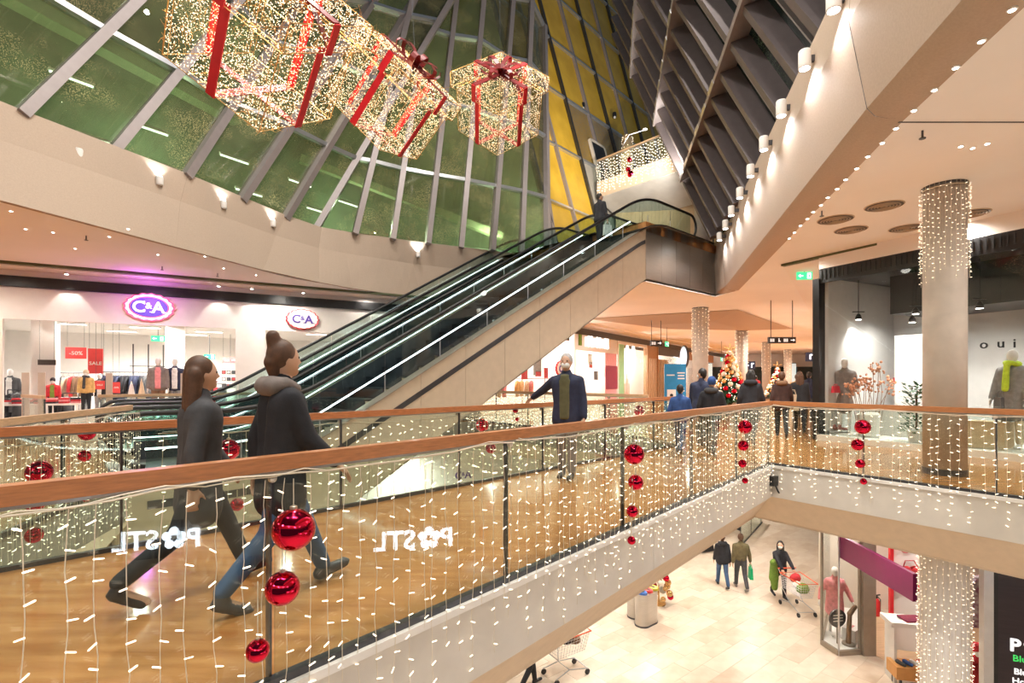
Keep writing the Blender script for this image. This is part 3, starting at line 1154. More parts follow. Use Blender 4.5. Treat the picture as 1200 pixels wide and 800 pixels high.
wq = sroot('wall_back', 'row of bright shop fronts along the far side of the mall')
MB().slab([FQ(0, 3.9, .12), FQ(46, 3.9, .12), FQ(46, 4.25, .12), FQ(0, 4.25, .12)], 0.06).build('grille', M_BLACK, wq)
MB().slab([FQ(0, 3.9), FQ(46, 3.9), FQ(46, 4.42), FQ(0, 4.42)], 0.08).build('header', M_SOFF, wq)
MB().slab([FQ(0, 0, -3.2), FQ(46, 0, -3.2), FQ(46, 4.0, -3.2), FQ(0, 4.0, -3.2)], 0.1).build('panel', M_SHOPW, wq)
M_ROSE = mat('rose_panel', (0.78, 0.36, 0.40), 0.6)
M_PLUMW = mat('wine_panel', (0.30, 0.03, 0.08), 0.5)
M_MINT = mat('mint_green_panel', (0.32, 0.62, 0.35), 0.6)
M_TAN = mat('tan_timber', (0.42, 0.24, 0.12), 0.5, var=0.2, stretch=(6, 6, 1))


def qs(px):
    """distance along the second row for the sight line through column px"""
    k = (px - CX) / FOC
    return (k * FA1.y - FA1.x) / (UQ.x - k * UQ.y)


def qz(px, py):
    s = qs(px)
    return EYE - (py - HY) * FQ(s, 0).y / FOC


shops = [  # from px, to px, bulkhead material, bulkhead bottom z, wall colour
    (560, 671, M_WHITE, 3.85, None), (671, 722, M_WHITE, 3.05, None), (722, 757, M_WHITE, 3.7, None), (757, 769, M_TAN, 3.0, None), (769, 800, M_STEELD, 3.3, None), (800, 835, M_TAN, 3.2, None)]
for (p0, p1, m_, zb, _c) in shops:
    s0, s1 = qs(p0), qs(p1)
    if zb < 3.84:
        MB().slab([FQ(s0, zb), FQ(s1, zb), FQ(s1, 3.9), FQ(s0, 3.9)], 0.10).build('bulkhead', m_, wq)
    MB().box(FQ(s0, 1.95), (0.14, 0.3, 3.9), face_dir(UQ)).build('pier', M_WHITE if p0 < 750 else M_TAN, wq)
    MB().slab([FQ(s0 + .1, 0.05, -.03), FQ(s1 - .1, 0.05, -.03), FQ(s1 - .1, zb, -.03), FQ(s0 + .1, zb, -.03)], 0.02).build('pane', M_GSHOP, wq)
s0, s1 = qs(708), qs(721)
MB().slab([FQ(s0, 0, 0.06), FQ(s1, 0, 0.06), FQ(s1, 3.7, 0.06), FQ(s0, 3.7, 0.06)], 0.04).build('panel', M_ROSE, wq)
s0, s1 = qs(708), qs(721)
MB().slab([FQ(s0, 0.9, 0.11), FQ(s1, 0.9, 0.11), FQ(s1, 2.3, 0.11), FQ(s0, 2.3, 0.11)], 0.03).build('panel', M_PLUMW, wq)
s0, s1 = qs(724), qs(730)
MB().slab([FQ(s0, 0, 0.05), FQ(s1, 0, 0.05), FQ(s1, 3.75, 0.05), FQ(s0, 3.75, 0.05)], 0.04).build('panel', M_MINT, wq)
for k in range(14):
    s0 = qs(757) + 0.35 * k
    MB().box(FQ(s0, 1.5, 0.05), (0.2, 0.06, 3.0), face_dir(UQ)).build('slat', M_TAN, wq)
for s in (2.5, 7, 12, 17, 23, 30, 38):
    lamp('POINT', FQ(s, 2.7, -1.2), 190, WHITE, 0.06)
# far end of the mall: dark shop fronts under a pale band
we = sroot('wall_back', 'dark shop fronts at the far end of the mall')
e0, e1 = V((9, 62, 0)), V((44, 58, 0))
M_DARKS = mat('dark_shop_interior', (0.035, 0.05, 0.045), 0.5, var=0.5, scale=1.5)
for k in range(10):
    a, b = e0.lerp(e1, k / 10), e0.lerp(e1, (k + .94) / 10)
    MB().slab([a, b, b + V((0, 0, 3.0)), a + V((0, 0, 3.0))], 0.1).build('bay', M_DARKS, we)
MB().slab([e0 + V((0, 0, 3.0)), e1 + V((0, 0, 3.0)), e1 + V((0, 0, 4.5)), e0 + V((0, 0, 4.5))], 0.14).build('header', M_SOFF, we)
# corridor wall to the right of the boutique
struct('wall_right', MB().slab([V((8.1, 12.7, 0)), V((43, 64, 0)), V((43, 64, 4.45)), V((8.1, 12.7, 4.45))], 0.1, flip=True), M_WHITE)

# ---------------------------------------------------------------- boutique on the right
ws = sroot('wall_right', 'black framed glass front of the fashion boutique')


def SH(s, z, out=0.0):
    p = SH0 + US * s - nS * out * -1
    return V((p.x, p.y, z))


# nS points away from the shop towards the mall or into it: make it the mall side
if (V((0, 0, 0)) - SH0).dot(nS) < 0:
    nS = -nS


def SH(s, z, out=0.0):
    p = SH0 + US * s + nS * out
    return V((p.x, p.y, z))


LS = 7.5
MB().slab([SH(0, 3.78, 0.05), SH(LS, 3.78, 0.05), SH(LS, 4.12, 0.05), SH(0, 4.12, 0.05)], 0.05, flip=True).build('header', M_BLACK, ws)
for k in range(75):
    MB().box(SH(0.06 + k * 0.1, 3.98, 0.06), (0.025, 0.012, 0.22), face_dir(US)).build('louvre', M_BLACK, ws)
MB().slab([SH(0, 4.12, 0.0), SH(LS, 4.12, 0.0), SH(LS, 4.45, 0.0), SH(0, 4.45, 0.0)], 0.05).build('bulkhead', M_SOFF, ws)
MB().box(SH(-0.06, 1.95, -0.05), (0.16, 0.26, 3.9), face_dir(US)).build('pier', M_BLACK, ws)
for s in (0.1, 1.5, 3.35, 5.2):
    MB().slab([SH(s, 0.14), SH(s + (1.39 if s < 1 else 1.84), 0.14), SH(s + (1.39 if s < 1 else 1.84), 3.78), SH(s, 3.78)], 0.02).build('pane', M_GSHOP, ws)
MB().slab([SH(0, 0.0, 0.03), SH(LS, 0.0, 0.03), SH(LS, 0.14, 0.03), SH(0, 0.14, 0.03)], 0.1).build('plinth', M_WHITE, ws)
struct('floor.005', MB().prism([SH(0, 0, -0.1), SH(LS, 0, -0.1), SH(LS, 0, -4.5), SH(0, 0, -4.5)], 0.0, 0.12), M_WHITE)
M_GREYW = mat('light_grey_wall', (0.66, 0.65, 0.64), 0.7, var=0.03)
wbi = sroot('wall_right', 'light grey back wall of the boutique')
MB().slab([SH(-0.0, 0.1, -3.0), SH(3.0, 0.1, -3.0), SH(3.0, 4.4, -3.0), SH(-0.0, 4.4, -3.0)], 0.1).build('panel', M_GREYW, wbi)
MB().slab([SH(0.02, 0.1, -0.15), SH(0.02, 0.1, -3.0), SH(0.02, 4.4, -3.0), SH(0.02, 4.4, -0.15)], 0.08).build('panel', M_GREYW, wbi)
MB().slab([SH(3.0, 0.1, -2.6), SH(LS, 0.1, -2.6), SH(LS, 3.35, -2.6), SH(3.0, 3.35, -2.6)], 0.1).build('panel', M_CONC, wbi)
MB().slab([SH(3.0, 2.55, -2.58), SH(LS, 2.55, -2.58), SH(LS, 2.58, -2.58), SH(3.0, 2.58, -2.58)], 0.015, flip=True).build('seam', M_STEELD, wbi)
MB().slab([SH(LS, 0.1, -0.1), SH(LS, 0.1, -3.0), SH(LS, 4.4, -3.0), SH(LS, 4.4, -0.1)], 0.08).build('panel', M_GREYW, wbi)
struct('wall_right', MB().slab([SH(0.55, 0.12, -2.2), SH(1.35, 0.12, -2.2), SH(1.35, 2.55, -2.2), SH(0.55, 2.55, -2.2)], 0.12), mat('bright_white_panel', (0.86, 0.82, 0.79), 0.6, var=0.02))
struct('ceiling.008', MB().prism([SH(0, 0, -0.05), SH(LS, 0, -0.05), SH(LS, 0, -4.4), SH(0, 0, -4.4)], 3.9, 3.95), M_BLACK)
struct('ceiling.009', MB().prism([SH(0.9, 0, -1.2), SH(LS, 0, -1.2), SH(LS, 0, -4.4), SH(0.9, 0, -4.4)], 3.0, 3.89), M_BLACK)

for s in (0.8, 2.3, 3.8, 5.4):
    lamp('SPOT', SH(s, 2.98, -1.7), 60, WHITE, 0.15, SH(s, 0, -1.7), 168, 0.9)  # ambient fill added inside the boutique, besides its track lights
# ---------------------------------------------------------------- ground floor shop fronts
wg = sroot('wall_left', 'white ground level shop front beyond the escalator void')
GA0, GA1 = FA0 - UA * 9 + nb * 0.5, FA1 + UA * 3 + nb * 0.5
MB().slab([V((GA0.x, GA0.y, GROUND)), V((GA1.x, GA1.y, GROUND)), V((GA1.x, GA1.y, -1.05)), V((GA0.x, GA0.y, -1.05))], 0.15).build('panel', M_SHOPW, wg)
MB().slab([V((GA1.x, GA1.y, GROUND)), V((22, 60, GROUND)), V((22, 60, -1.05)), V((GA1.x, GA1.y, -1.05))], 0.15).build('panel', M_CREAM, wg)
MB().slab([V((-20, -8, GROUND)), V((-22, 12, GROUND)), V((-22, 12, -1.05)), V((-20, -8, -1.05))], 0.15, flip=True).build('panel', M_CREAM, wg)
# ================================================================ balustrades


def balustrade(label, a, b, posts, out, wood=None, group=None, name='glass_balustrade', ht=1.055, width=0.07):
    """a,b: line ends on the floor edge; posts: distances from a; out: direction away from the walkway"""
    wood = wood or M_WOOD
    a, b = V(a), V(b)
    L = (b - a).length
    u = (b - a).normalized()
    t = thing(name, label, 'railing', a, 0, group, world=True)
    z = V((0, 0, 1))
    MB().bar(a + z * ht, b + z * ht, width, 0.07).build('handrail', wood, t)
    MB().bar(a + z * (ht - 0.043), b + z * (ht - 0.043), width * 0.5, 0.016).build('rail_channel', M_STEEL, t)
    MB().bar(a + z * 0.012, b + z * 0.012, 0.05, 0.05).build('base_channel', M_STEELD, t)
    for s in posts:
        p = a + u * s
        po = MB().bar(p - out * 0.03 + z * 0.03, p - out * 0.03 + z * (ht - 0.05), 0.016, 0.032, up=out).build('post', M_STEELD, t)
        kb = MB().ball(p + out * 0.012 + z * (ht - 0.07), 0.022, 8, 6)
        c_ = kb.build('clamp', M_STEEL, po)
        c_.parent = po
    ed = sorted(set([0.0] + [s for s in posts if 0.02 < s < L - 0.02] + [L]))
    for i in range(len(ed) - 1):
        p, q = a + u * (ed[i] + 0.012), a + u * (ed[i + 1] - 0.012)
        MB().slab([p + z * 0.03, q + z * 0.03, q + z * (ht - 0.05), p + z * (ht - 0.05)], 0.014).build('pane', M_GRAIL, t)
    return t


def curtain(label, a, b, out, top, lens, gap, bulb_gap, group=None, joined=False, br=0.0040, bl=0.0150, wr_=0.0022, seed=1, droop=0.03):
    rg = random.Random(seed)
    a, b = V(a), V(b)
    L = (b - a).length
    u = (b - a).normalized()
    z = V((0, 0, 1))
    o = out * 0.05
    t = thing('light_curtain', label, 'string lights', a, 0, group, world=True)
    pts = []
    k = max(2, int(L / 0.14))
    for i in range(k + 1):
        s = L * i / k
        pts.append(a + u * s + o + z * (top + droop * (-abs(math.sin(s * math.pi / 1.68)) + 0.6) + rg.uniform(-.005, .005)))
    cd = MB().tube(pts, 0.0045, 4)
    cd.tube([p + z * rg.uniform(-.018, .018) + u * .03 for p in pts[:-1]], 0.003, 4)
    cd.build('cord', M_WIRE, t)
    allw, allb = MB(), MB()
    n = int(L / gap)
    for i in range(n + 1):
        s = min(L, gap * (i + rg.uniform(0.3, 0.7)))
        ln = lens[i % len(lens)] + rg.uniform(-.06, .06)
        x = a + u * s + o
        w_, b_ = (allw, allb) if joined else (MB(), MB())
        seg = max(3, int(ln / (0.11 if not joined else 0.25)))
        pp = []
        q = 0.0
        for j in range(seg + 1):
            q = q * 0.8 + rg.uniform(-.010, .010)
            pp.append(x + u * q + out * rg.uniform(0, .012) + z * (top - droop * 0.4 - ln * j / seg))
        w_.tube(pp, wr_, 3, cap=False)
        zz = rg.uniform(0.02, bulb_gap)
        while zz < ln:
            f = zz / ln * seg
            j = min(seg - 1, int(f))
            p = pp[j].lerp(pp[j + 1], f - j)
            d = (u * rg.choice((-1, 1)) * rg.uniform(.5, 1) + z * rg.uniform(-.5, .6) + out * rg.uniform(-.1, .5)).normalized()
            b_.stick(p + d * bl, br * .85, d * bl * 1.15)
            zz += bulb_gap * rg.uniform(.7, 1.3)
        if not joined:
            st = w_.build('strand', M_WIRE, t)
            if b_.v:
                bb_ = b_.build('bulb', M_BULB, st, kind='stuff')
    if joined:
        allw.build('strand', M_WIRE, t, kind='stuff')
        allb.build('bulb', M_BULB, t, kind='stuff')
    return t


def bauble(c, r, label, group=None, string_top=None, m=None, near=False):
    t = thing('christmas_bauble', label, 'bauble', V(c), 0, group)
    MB().ball((0, 0, 0), r, 32 if near else 16, 20 if near else 10).build('ball', m or M_RED, t, smooth=True)
    MB().lathe([(r * .17, r * .95), (r * .17, r * 1.12), (r * .08, r * 1.16)], n=10).build('cap', M_CAP, t)
    if string_top:
        MB().tube([(0, 0, r * 1.1), (0, 0, string_top)], 0.002 if near else 0.004, 4).build('string', M_WIRE, t)
    return t


balustrade('glass balustrade with orange wood handrail along the near edge of the bridge', FR(-3.36), CORN, [0.02, 1.68, 3.36, 5.04, 6.73, 8.41, 10.06, 11.7], NF)
balustrade('glass balustrade with wood handrail meeting the bridge rail at the corner, before the boutique', CORN, RR(9), [1.38, 2.84, 4.3, 5.76, 7.2], NR)
balustrade('glass balustrade along the rear edge of the bridge, before the escalator', V((-4.35, 3.33, 0)), BK1, [1.4, 3.36, 5.04, 6.72, 8.4, 10.1], V((-UB.y, UB.x, 0)), M_WOOD)
balustrade('glass balustrade with pale rail at the left end of the escalator void', void_l[0] + V((0, .05, 0)), void_l[1] + V((0.0, -0.1, 0)), [0.9, 2.4], V((1, .28, 0)).normalized(), M_WOODP)
balustrade('glass balustrade along the far side of the escalator void, before the clothing shop', far_r[0], far_r[1], [0.05, 1.7, 3.4, 5.1], V((.66, -.75, 0)), M_WOODP, width=0.06)
balustrade('glass balustrade under the farther escalator, before the second oval sign', far_r[1], far_r[2], [0.05, 1.8], V((.34, -.94, 0)), M_WOODP, width=0.06)
balustrade('short glass balustrade behind the masked man, at the right of the escalator void', far_r[2], far_r[3], [0.05, 1.6, 3.2, 4.8, 6.4], V((-.75, -.65, 0)), M_WOODP, width=0.06)
balustrade('short return rail left of the escalator foot, before the clothing racks', V((-10.7, 11.5, 0)), V((-12.2, 12.55, 0)), [0.05, 1.9], V((-.6, -.8, 0)).normalized(), M_WOODP)
# light curtains
LN = [1.25, 1.45, 1.05, 1.40, 1.15]
curtain('curtain of warm fairy lights over the nearest bridge panels, behind the largest baubles', FR(-1.9), FR(1.68), NF, 1.0, LN, 0.10, 0.115, seed=3)
curtain('curtain of warm fairy lights over the middle bridge panels, between two bauble strings', FR(1.70), FR(5.03), NF, 1.0, LN, 0.09, 0.085, seed=4)
curtain('curtain of warm fairy lights over the last bridge panels, up to the corner', FR(5.05), FR(8.36), NF, 1.0, LN, 0.10, 0.085, seed=5)
curtain('curtain of warm fairy lights over the right balustrade, before the boutique', RR(0.04), RR(4.4), NR, 1.0, LN, 0.11, 0.095, seed=6)
NBK = V((-UB.y, UB.x, 0))
curtain('curtain of warm fairy lights over the rear bridge rail at the left end', V((-4.3, 3.38, 0)), BK0 + UB * 0.8, NBK, 0.95, [0.95, 0.8, 0.9], 0.09, 0.09, joined=True, seed=7, br=.0035, bl=.012)
curtain('curtain of warm fairy lights over the rear bridge rail, below the escalator', BK0 + UB * 1.0, BK1, NBK, 0.95, [1.0, 0.75, 0.9], 0.11, 0.11, joined=True, seed=8, br=0.006, bl=0.016, wr_=0.003)
curtain('dense curtain of fairy lights on the rail at the left end of the void', void_l[0] + V((0, .1, 0)), void_l[1], V((1, .28, 0)).normalized(), 0.98, [1.5, 1.2, 1.4], 0.07, 0.10, joined=True, seed=9, br=.0035, bl=.012)
curtain('fairy lights on the rail across the void, before the shop with the red badge', far_r[2], far_r[3], V((-.75, -.65, 0)), 0.95, [0.9, 1.3, 1.1], 0.10, 0.11, joined=True, seed=10, br=0.008, bl=0.02, wr_=0.004)
# red baubles: strings of four on the balustrades
o_ = NF * 0.17
for (grp, where, lst) in (
        ('baubles on the nearest post', 'hanging at the nearest post of the bridge balustrade', [(344, 620, 25, 'largest red mirror bauble, topmost'), (331, 689, 20, 'second red mirror bauble down'), (302, 762, 13.5, 'small red mirror bauble, lowest')]),
        ('baubles on the fourth post', 'at the bridge post in line with the masked man', [(743, 532, 12.3, 'largest red bauble'), (745, 565, 9.3, 'second red bauble down'), (741, 599, 7.2, 'third red bauble down'), (740, 633, 5.2, 'smallest and lowest red bauble')]),
        ('baubles near the corner', 'near the corner where the two balustrades meet', [(873, 500, 8.3, 'largest red bauble'), (871, 522, 6.4, 'second red bauble down'), (870, 543, 5.0, 'third red bauble down'), (873, 563, 3.6, 'smallest and lowest red bauble')])):
    for (px, py, r, ad) in lst:
        k = (px - CX) / FOC
        s = (k * (P1.y + o_.y) - P1.x - o_.x) / (UF.x - k * UF.y)
        p = FR(s) + o_
        c_ = AT(px, py, p.y)
        bauble(c_, r * p.y / FOC * 0.97, ad + ' ' + where, grp, string_top=max(0.12, min(1.0 - c_.z, 0.3)), near=r > 11)
o_ = NR * 0.13
for (px, py, r, ad) in [(1011, 500, 9.0, 'largest red bauble'), (1005, 521, 7.2, 'second red bauble down'), (1008, 543, 5.6, 'third red bauble down'), (1012, 564, 4.0, 'smallest and lowest red bauble')]:
    k = (px - CX) / FOC
    s = (k * (CORN.y + o_.y) - CORN.x - o_.x) / (UR.x - k * UR.y)
    p = RR(s) + o_
    bauble(AT(px, py, p.y), r * p.y / FOC * 0.95, ad + ' on the right balustrade post before the boutique window', 'baubles on the right balustrade', 0.2)
for (px, py, r, ad) in [(565, 498, 8, 'large dark red bauble on the rear rail under the escalator belly'), (575, 525, 6.5, 'red bauble lower on the rear rail under the escalator belly'),
                        (604, 481, 3.4, 'small red bauble just under the rear rail beside the masked man'), (606, 491, 2.6, 'tiny red bauble beside the masked man, lower of two'),
                        (749, 481, 6.5, 'red bauble on the rear rail right of the masked man'), (268, 527, 13, 'dark red bauble on the rear rail behind the walking women'),
                        (278, 591, 8, 'small dark red bauble low on the rear rail behind the walking women'), (102, 507, 9.5, 'large red bauble under the rear rail at the left, upper one'),
                        (99, 534, 7, 'middle red bauble under the rear rail at the left'), (101, 583, 5, 'small red bauble low under the rear rail at the left'),
                        (46, 553, 14, 'largest red bauble at the left end of the void'), (41, 588, 11.5, 'second red bauble down at the left end of the void'), (40, 627, 9.5, 'third red bauble down at the left end of the void')]:
    k = (px - CX) / FOC
    off_ = NBK * 0.16
    s = (k * (BK0.y + off_.y) - BK0.x - off_.x) / (UB.x - k * UB.y)
    p = BK0 + UB * s + off_
    bauble(AT(px, py, p.y), r * p.y / FOC * 0.95, ad, 'baubles on the rear rail', 0.15)

# ================================================================ escalators
M_PSIDE = mat('beige_escalator_panel', (0.64, 0.53, 0.40), 0.38, 0.35, var=0.04)
M_STEP = mat('dark_step', (0.035, 0.036, 0.042), 0.4, 0.6, var=0.2)
M_SKIRT = mat('dark_skirt', (0.05, 0.052, 0.062), 0.3, 0.7, var=0.15)
M_DECKM = mat('escalator_decking', (0.42, 0.36, 0.30), 0.35, 0.7, var=0.05)
M_GESC = glass('escalator_glass', (0.80, 0.90, 0.88), 1.3)


def zt(s):
    return hz(s) - 0.95


def zb(s):
    return sclamp(2.23 + TAN * s, -1.3, 4.54, 0.05)


def escalator(label, l0, l1, near_side):
    t = thing('escalator', label, 'escalator', EP(-8.6, (l0 + l1) / 2, 0), 0, 'escalators rising across the void', world=True)
    S0, S1 = -8.4, 7.1
    for lat in (l0, l1):
        pts = []
        k = 70
        for i in range(k + 1):
            s = S0 + (S1 - S0) * i / k
            pts.append(EP(s, lat, hz(s)))
        # newel loops
        lo_ = []
        for a in range(1, 9):
            an = math.pi * a / 8
            lo_.append(EP(S0 - 0.40 * math.sin(an), lat, hz(S0) - 0.40 + 0.40 * math.cos(an)))
        hi_ = []
        for a in range(1, 9):
            an = math.pi * a / 8
            hi_.append(EP(S1 + 0.40 * math.sin(an), lat, hz(S1) - 0.40 + 0.40 * math.cos(an)))
        MB().tube(lo_[::-1] + pts + hi_, 0.042, 8).build('handrail', M_RUBBER, t, smooth=True)
        # glass sheets
        n = 12
        for i in range(n):
            sa, sb = S0 + (S1 - S0) * i / n + 0.01, S0 + (S1 - S0) * (i + 1) / n - 0.01
            m_ = MB()
            kk = 6
            for j in range(kk):
                s0, s1 = sa + (sb - sa) * j / kk, sa + (sb - sa) * (j + 1) / kk
                m_.slab([EP(s0, lat, zt(s0) + 0.02), EP(s1, lat, zt(s1) + 0.02), EP(s1, lat, hz(s1) - 0.04), EP(s0, lat, hz(s0) - 0.04)], 0.012)
            m_.build('glass_panel', M_GESC, t)
            if i:
                s0 = sa - 0.01
                MB().bar(EP(s0, lat - .012, zt(s0) + .05), EP(s0, lat - .012, hz(s0) - 0.5), 0.018, 0.018).build('clamp', M_ALU, t)
        # lit strip along the balustrade
        m_ = MB()
        pts2 = [EP(S0 + (3.6 - S0) * i / k, lat, hz(S0 + (3.6 - S0) * i / k) - 0.53) for i in range(k + 1)]
        m_.tube(pts2, 0.016 if lat == l0 else 0.013, 6)
        m_.build('light_strip', M_LED, t)
        m_ = MB()
        for i in range(40):
            s0, s1 = S0 + (S1 - S0) * i / 40, S0 + (S1 - S0) * (i + 1) / 40
            inn = 0.10 if lat == l0 else -0.10
            if lat == l1:
                m_.slab([EP(s0, lat + inn, zt(s0) - 0.1), EP(s1, lat + inn, zt(s1) - 0.1), EP(s1, lat + inn * .5, zt(s1) + 0.36), EP(s0, lat + inn * .5, zt(s0) + 0.36)], 0.02)
            m_.slab([EP(s0, lat + .11, zt(s0) + 0.0), EP(s1, lat + .11, zt(s1) + 0.0), EP(s1, lat - .11, zt(s1) + 0.0), EP(s0, lat - .11, zt(s0) + 0.0)], 0.03)
        m_.build('skirt', M_SKIRT, t)
    # steps
    st = MB()
    lw = l1 - l0 - 0.24
    st.bar((0, -lw / 2, 0.0), (0, lw / 2, 0.0), 0.40, 0.03)
    st.slab([(-0.2, -lw / 2, -0.23), (-0.2, lw / 2, -0.23), (-0.2, lw / 2, 0), (-0.2, -lw / 2, 0)], 0.02)
    me = st.mesh('step')
    me.materials.append(M_STEP)
    s = S0 + 0.9
    while s < S1 - 0.9:
        o = bpy.data.objects.new('step', me)
        COL.objects.link(o)
        o.parent = t
        o.location = EP(s, (l0 + l1) / 2, zt(s) - 0.02) - t.location
        o.rotation_euler = (0, 0, face_dir(EU))
        s += 0.40
    # outer cladding
    lats = [l0 - 0.3]
    for lat in lats:
        cuts = [-8.8, -7.4, -6.2] + [-5.0 + 1.12 * i for i in range(8)] + [3.99]
        for i in range(len(cuts) - 1):
            s0, s1 = cuts[i] + 0.004, cuts[i + 1] - 0.004
            m_ = MB()
            kk = 4
            for j in range(kk):
                a, b = s0 + (s1 - s0) * j / kk, s0 + (s1 - s0) * (j + 1) / kk
                m_.slab([EP(a, lat, zb(a)), EP(b, lat, zb(b)), EP(b, lat, zt(b) + 0.02), EP(a, lat, zt(a) + 0.02)], 0.03, flip=True)
            m_.build('side_panel', M_PSIDE, t)
        if near_side:
            for i in range(5):
                s0, s1 = 3.99 + i * 0.86 + .004, 3.99 + (i + 1) * 0.86 - .004
                m_ = MB()
                for j in range(3):
                    a, b = s0 + (s1 - s0) * j / 3, s0 + (s1 - s0) * (j + 1) / 3
                    m_.slab([EP(a, lat, 4.54), EP(b, lat, 4.54), EP(b, lat, zt(b) + .02), EP(a, lat, zt(a) + .02)], 0.03, flip=True)
                m_.build('steel_panel', M_STEEL, t)
        m_ = MB()
        for i in range(60):
            a, b = -8.4 + 12.35 * i / 60, -8.4 + 12.35 * (i + 1) / 60
            d0, d1 = 0.30, 0.42
            m_.slab([EP(a, lat - 0.012, hz(a) - 0.95 - d1), EP(b, lat - 0.012, hz(b) - 0.95 - d1), EP(b, lat - 0.012, hz(b) - 0.95 - d0), EP(a, lat - 0.012, hz(a) - 0.95 - d0)], 0.02, flip=True)
        m_.build('shadow_gap', M_STEELD, t)
        m_ = MB()
        for i in range(60):
            a, b = -8.8 + 16.6 * i / 60, -8.8 + 16.6 * (i + 1) / 60
            m_.slab([EP(a, lat - .03, zt(a) + 0.03), EP(b, lat - .03, zt(b) + 0.03), EP(b, l0, zt(b) + 0.03), EP(a, l0, zt(a) + 0.03)], 0.02)
        m_.build('decking', M_DECKM, t)
        m_ = MB()
        for i in range(16):
            a, b = 3.6 + 4.6 * i / 16, 3.6 + 4.6 * (i + 1) / 16
            m_.slab([EP(a, lat - .05, zt(a) + 0.05), EP(b, lat - .05, zt(b) + 0.05), EP(b, l0 + .05, zt(b) + 0.05), EP(a, l0 + .05, zt(a) + 0.05)], 0.03)
        m_.build('head_cap', M_RUBBER, t)
    m_ = MB()
    cuts = [-8.8, -6.3, -6.0, -5, -4, -3, -2, -1, 0, 1, 2, 3, 3.95, 4.05, 8.3]
    for a, b in zip(cuts[:-1], cuts[1:]):
        m_.slab([EP(a, l0 - .3, zb(a)), EP(b, l0 - .3, zb(b)), EP(b, l1 + .3, zb(b)), EP(a, l1 + .3, zb(a))], 0.03)
    m_.slab([EP(-8.8, l0 - .3, zb(-8.8)), EP(-8.8, l1 + .3, zb(-8.8)), EP(-8.8, l1 + .3, 0), EP(-8.8, l0 - .3, 0)], 0.03)
    m_.build('underside', M_DECKM, t)
    m_ = MB()
    for (a, b, zz) in ((-8.8, -7.3, 0.02), (6.3, 8.3, 6.32)):
        m_.slab([EP(a, l0, zz), EP(b, l0, zz), EP(b, l1, zz), EP(a, l1, zz)], 0.02)
    m_.build('comb_plate', M_STEEL, t)
    return t


escalator('nearer long escalator with lit balustrades, rising to the right across the void', 0.0, 1.9, True)
escalator('farther long escalator, behind the nearer one, beside the glazing', 4.0, 6.1, False)
# glass rails with dark caps on the upper landing
for (a, b, lb) in ((EP(7.6, 2.3, 6.3), EP(7.4, 3.5, 6.3), 'short glass rail with dark cap between the escalator heads'), (EP(9.2, 2.8, 6.3), EP(9.0, 5.4, 6.3), 'glass rail with dark cap behind the escalator head'),
                   (EP(8.35, -0.2, 6.3), EP(9.6, -0.2, 6.3), 'glass rail with dark cap at the top right of the near escalator')):
    t = thing('landing_rail', lb, 'railing', a, 0, 'glass rails on the upper landing', world=True)
    MB().bar(a + V((0, 0, 1.25)), b + V((0, 0, 1.25)), 0.26, 0.05).build('cap', M_STEELD, t)
    MB().slab([a + V((0, 0, 0)), b + V((0, 0, 0)), b + V((0, 0, 1.22)), a + V((0, 0, 1.22))], 0.02).build('pane', M_GRAIL, t)
    for p in (a, b):
        MB().bar(p, p + V((0, 0, 1.22)), 0.04, 0.04).build('post', M_STEELD, t)
c_ = EP(9.6, 0.9, 6.3)
t = thing('column', 'round grey column on the upper landing at the head of the escalator', 'column', c_)
MB().lathe([(0.30, 0), (0.30, 1.5), (0.30, 4.0)], n=24).build('shaft', M_CONC, t, smooth=True)
MB().lathe([(0.33, 0), (0.33, 0.1)], n=24).build('base_ring', M_STEELD, t)

# ================================================================ balcony fittings
t = balustrade('glass balustrade with lights on the high balcony above the escalator head', BA, B2, [0.03, 1.9, 3.8, 5.6], nb_, M_WOODP, ht=1.05)
curtain('curtain of warm fairy lights over the high balcony', BA + V((0, 0, 0)), BB + ub * 1.2, nb_, 0.95, [1.45, 1.6, 1.3], 0.10, 0.13, joined=True, seed=21, br=0.016, bl=0.022, wr_=0.003)
for (px, py, r, ad) in [(738, 187, 3.2, 'upper red bauble on the high balcony'), (740, 204, 4.8, 'large red bauble on the high balcony, lowest'), (736, 198, 2.6, 'small red bauble on the high balcony, middle')]:
    bauble(AT(px, py, 23.0), r * 23.0 / FOC, ad, 'baubles on the high balcony', 0.2)
c_ = AT(735, 215, 24.6)
t = thing('balcony_column', 'slim column wrapped in lights behind the high balcony rail', 'column', (c_.x, c_.y, 11.0))
MB().lathe([(0.26, 0), (0.26, 2.35)], n=18).build('shaft', M_PANEL, t, smooth=True)
m_ = MB()
for i in range(160):
    an, zz = rnd(0, 6.28), rnd(0.1, 2.3)
    m_.oct((0.28 * math.cos(an), 0.28 * math.sin(an), zz), 0.018)
m_.build('bulb', M_BULB, t, kind='stuff')
c_ = AT(756, 152, 23.4)
t = thing('arm_lamp', 'long armed wall lamp above the high balcony', 'lamp', c_, world=True)
MB().tube([c_, c_ + V((-0.7, 0.25, -0.12)), c_ + V((-0.95, 0.5, -0.55))], 0.02, 6).build('arm', M_ALU, t)
MB().lathe([(0.02, 0.08), (0.1, 0.05), (0.1, 0.02)], c_, n=12).build('shade', M_WHITE, t)
MB().lathe([(0.075, 0.0), (0.08, 0.02)], c_, n=12).build('lens', M_LENS, t)

# ================================================================ hanging light gifts


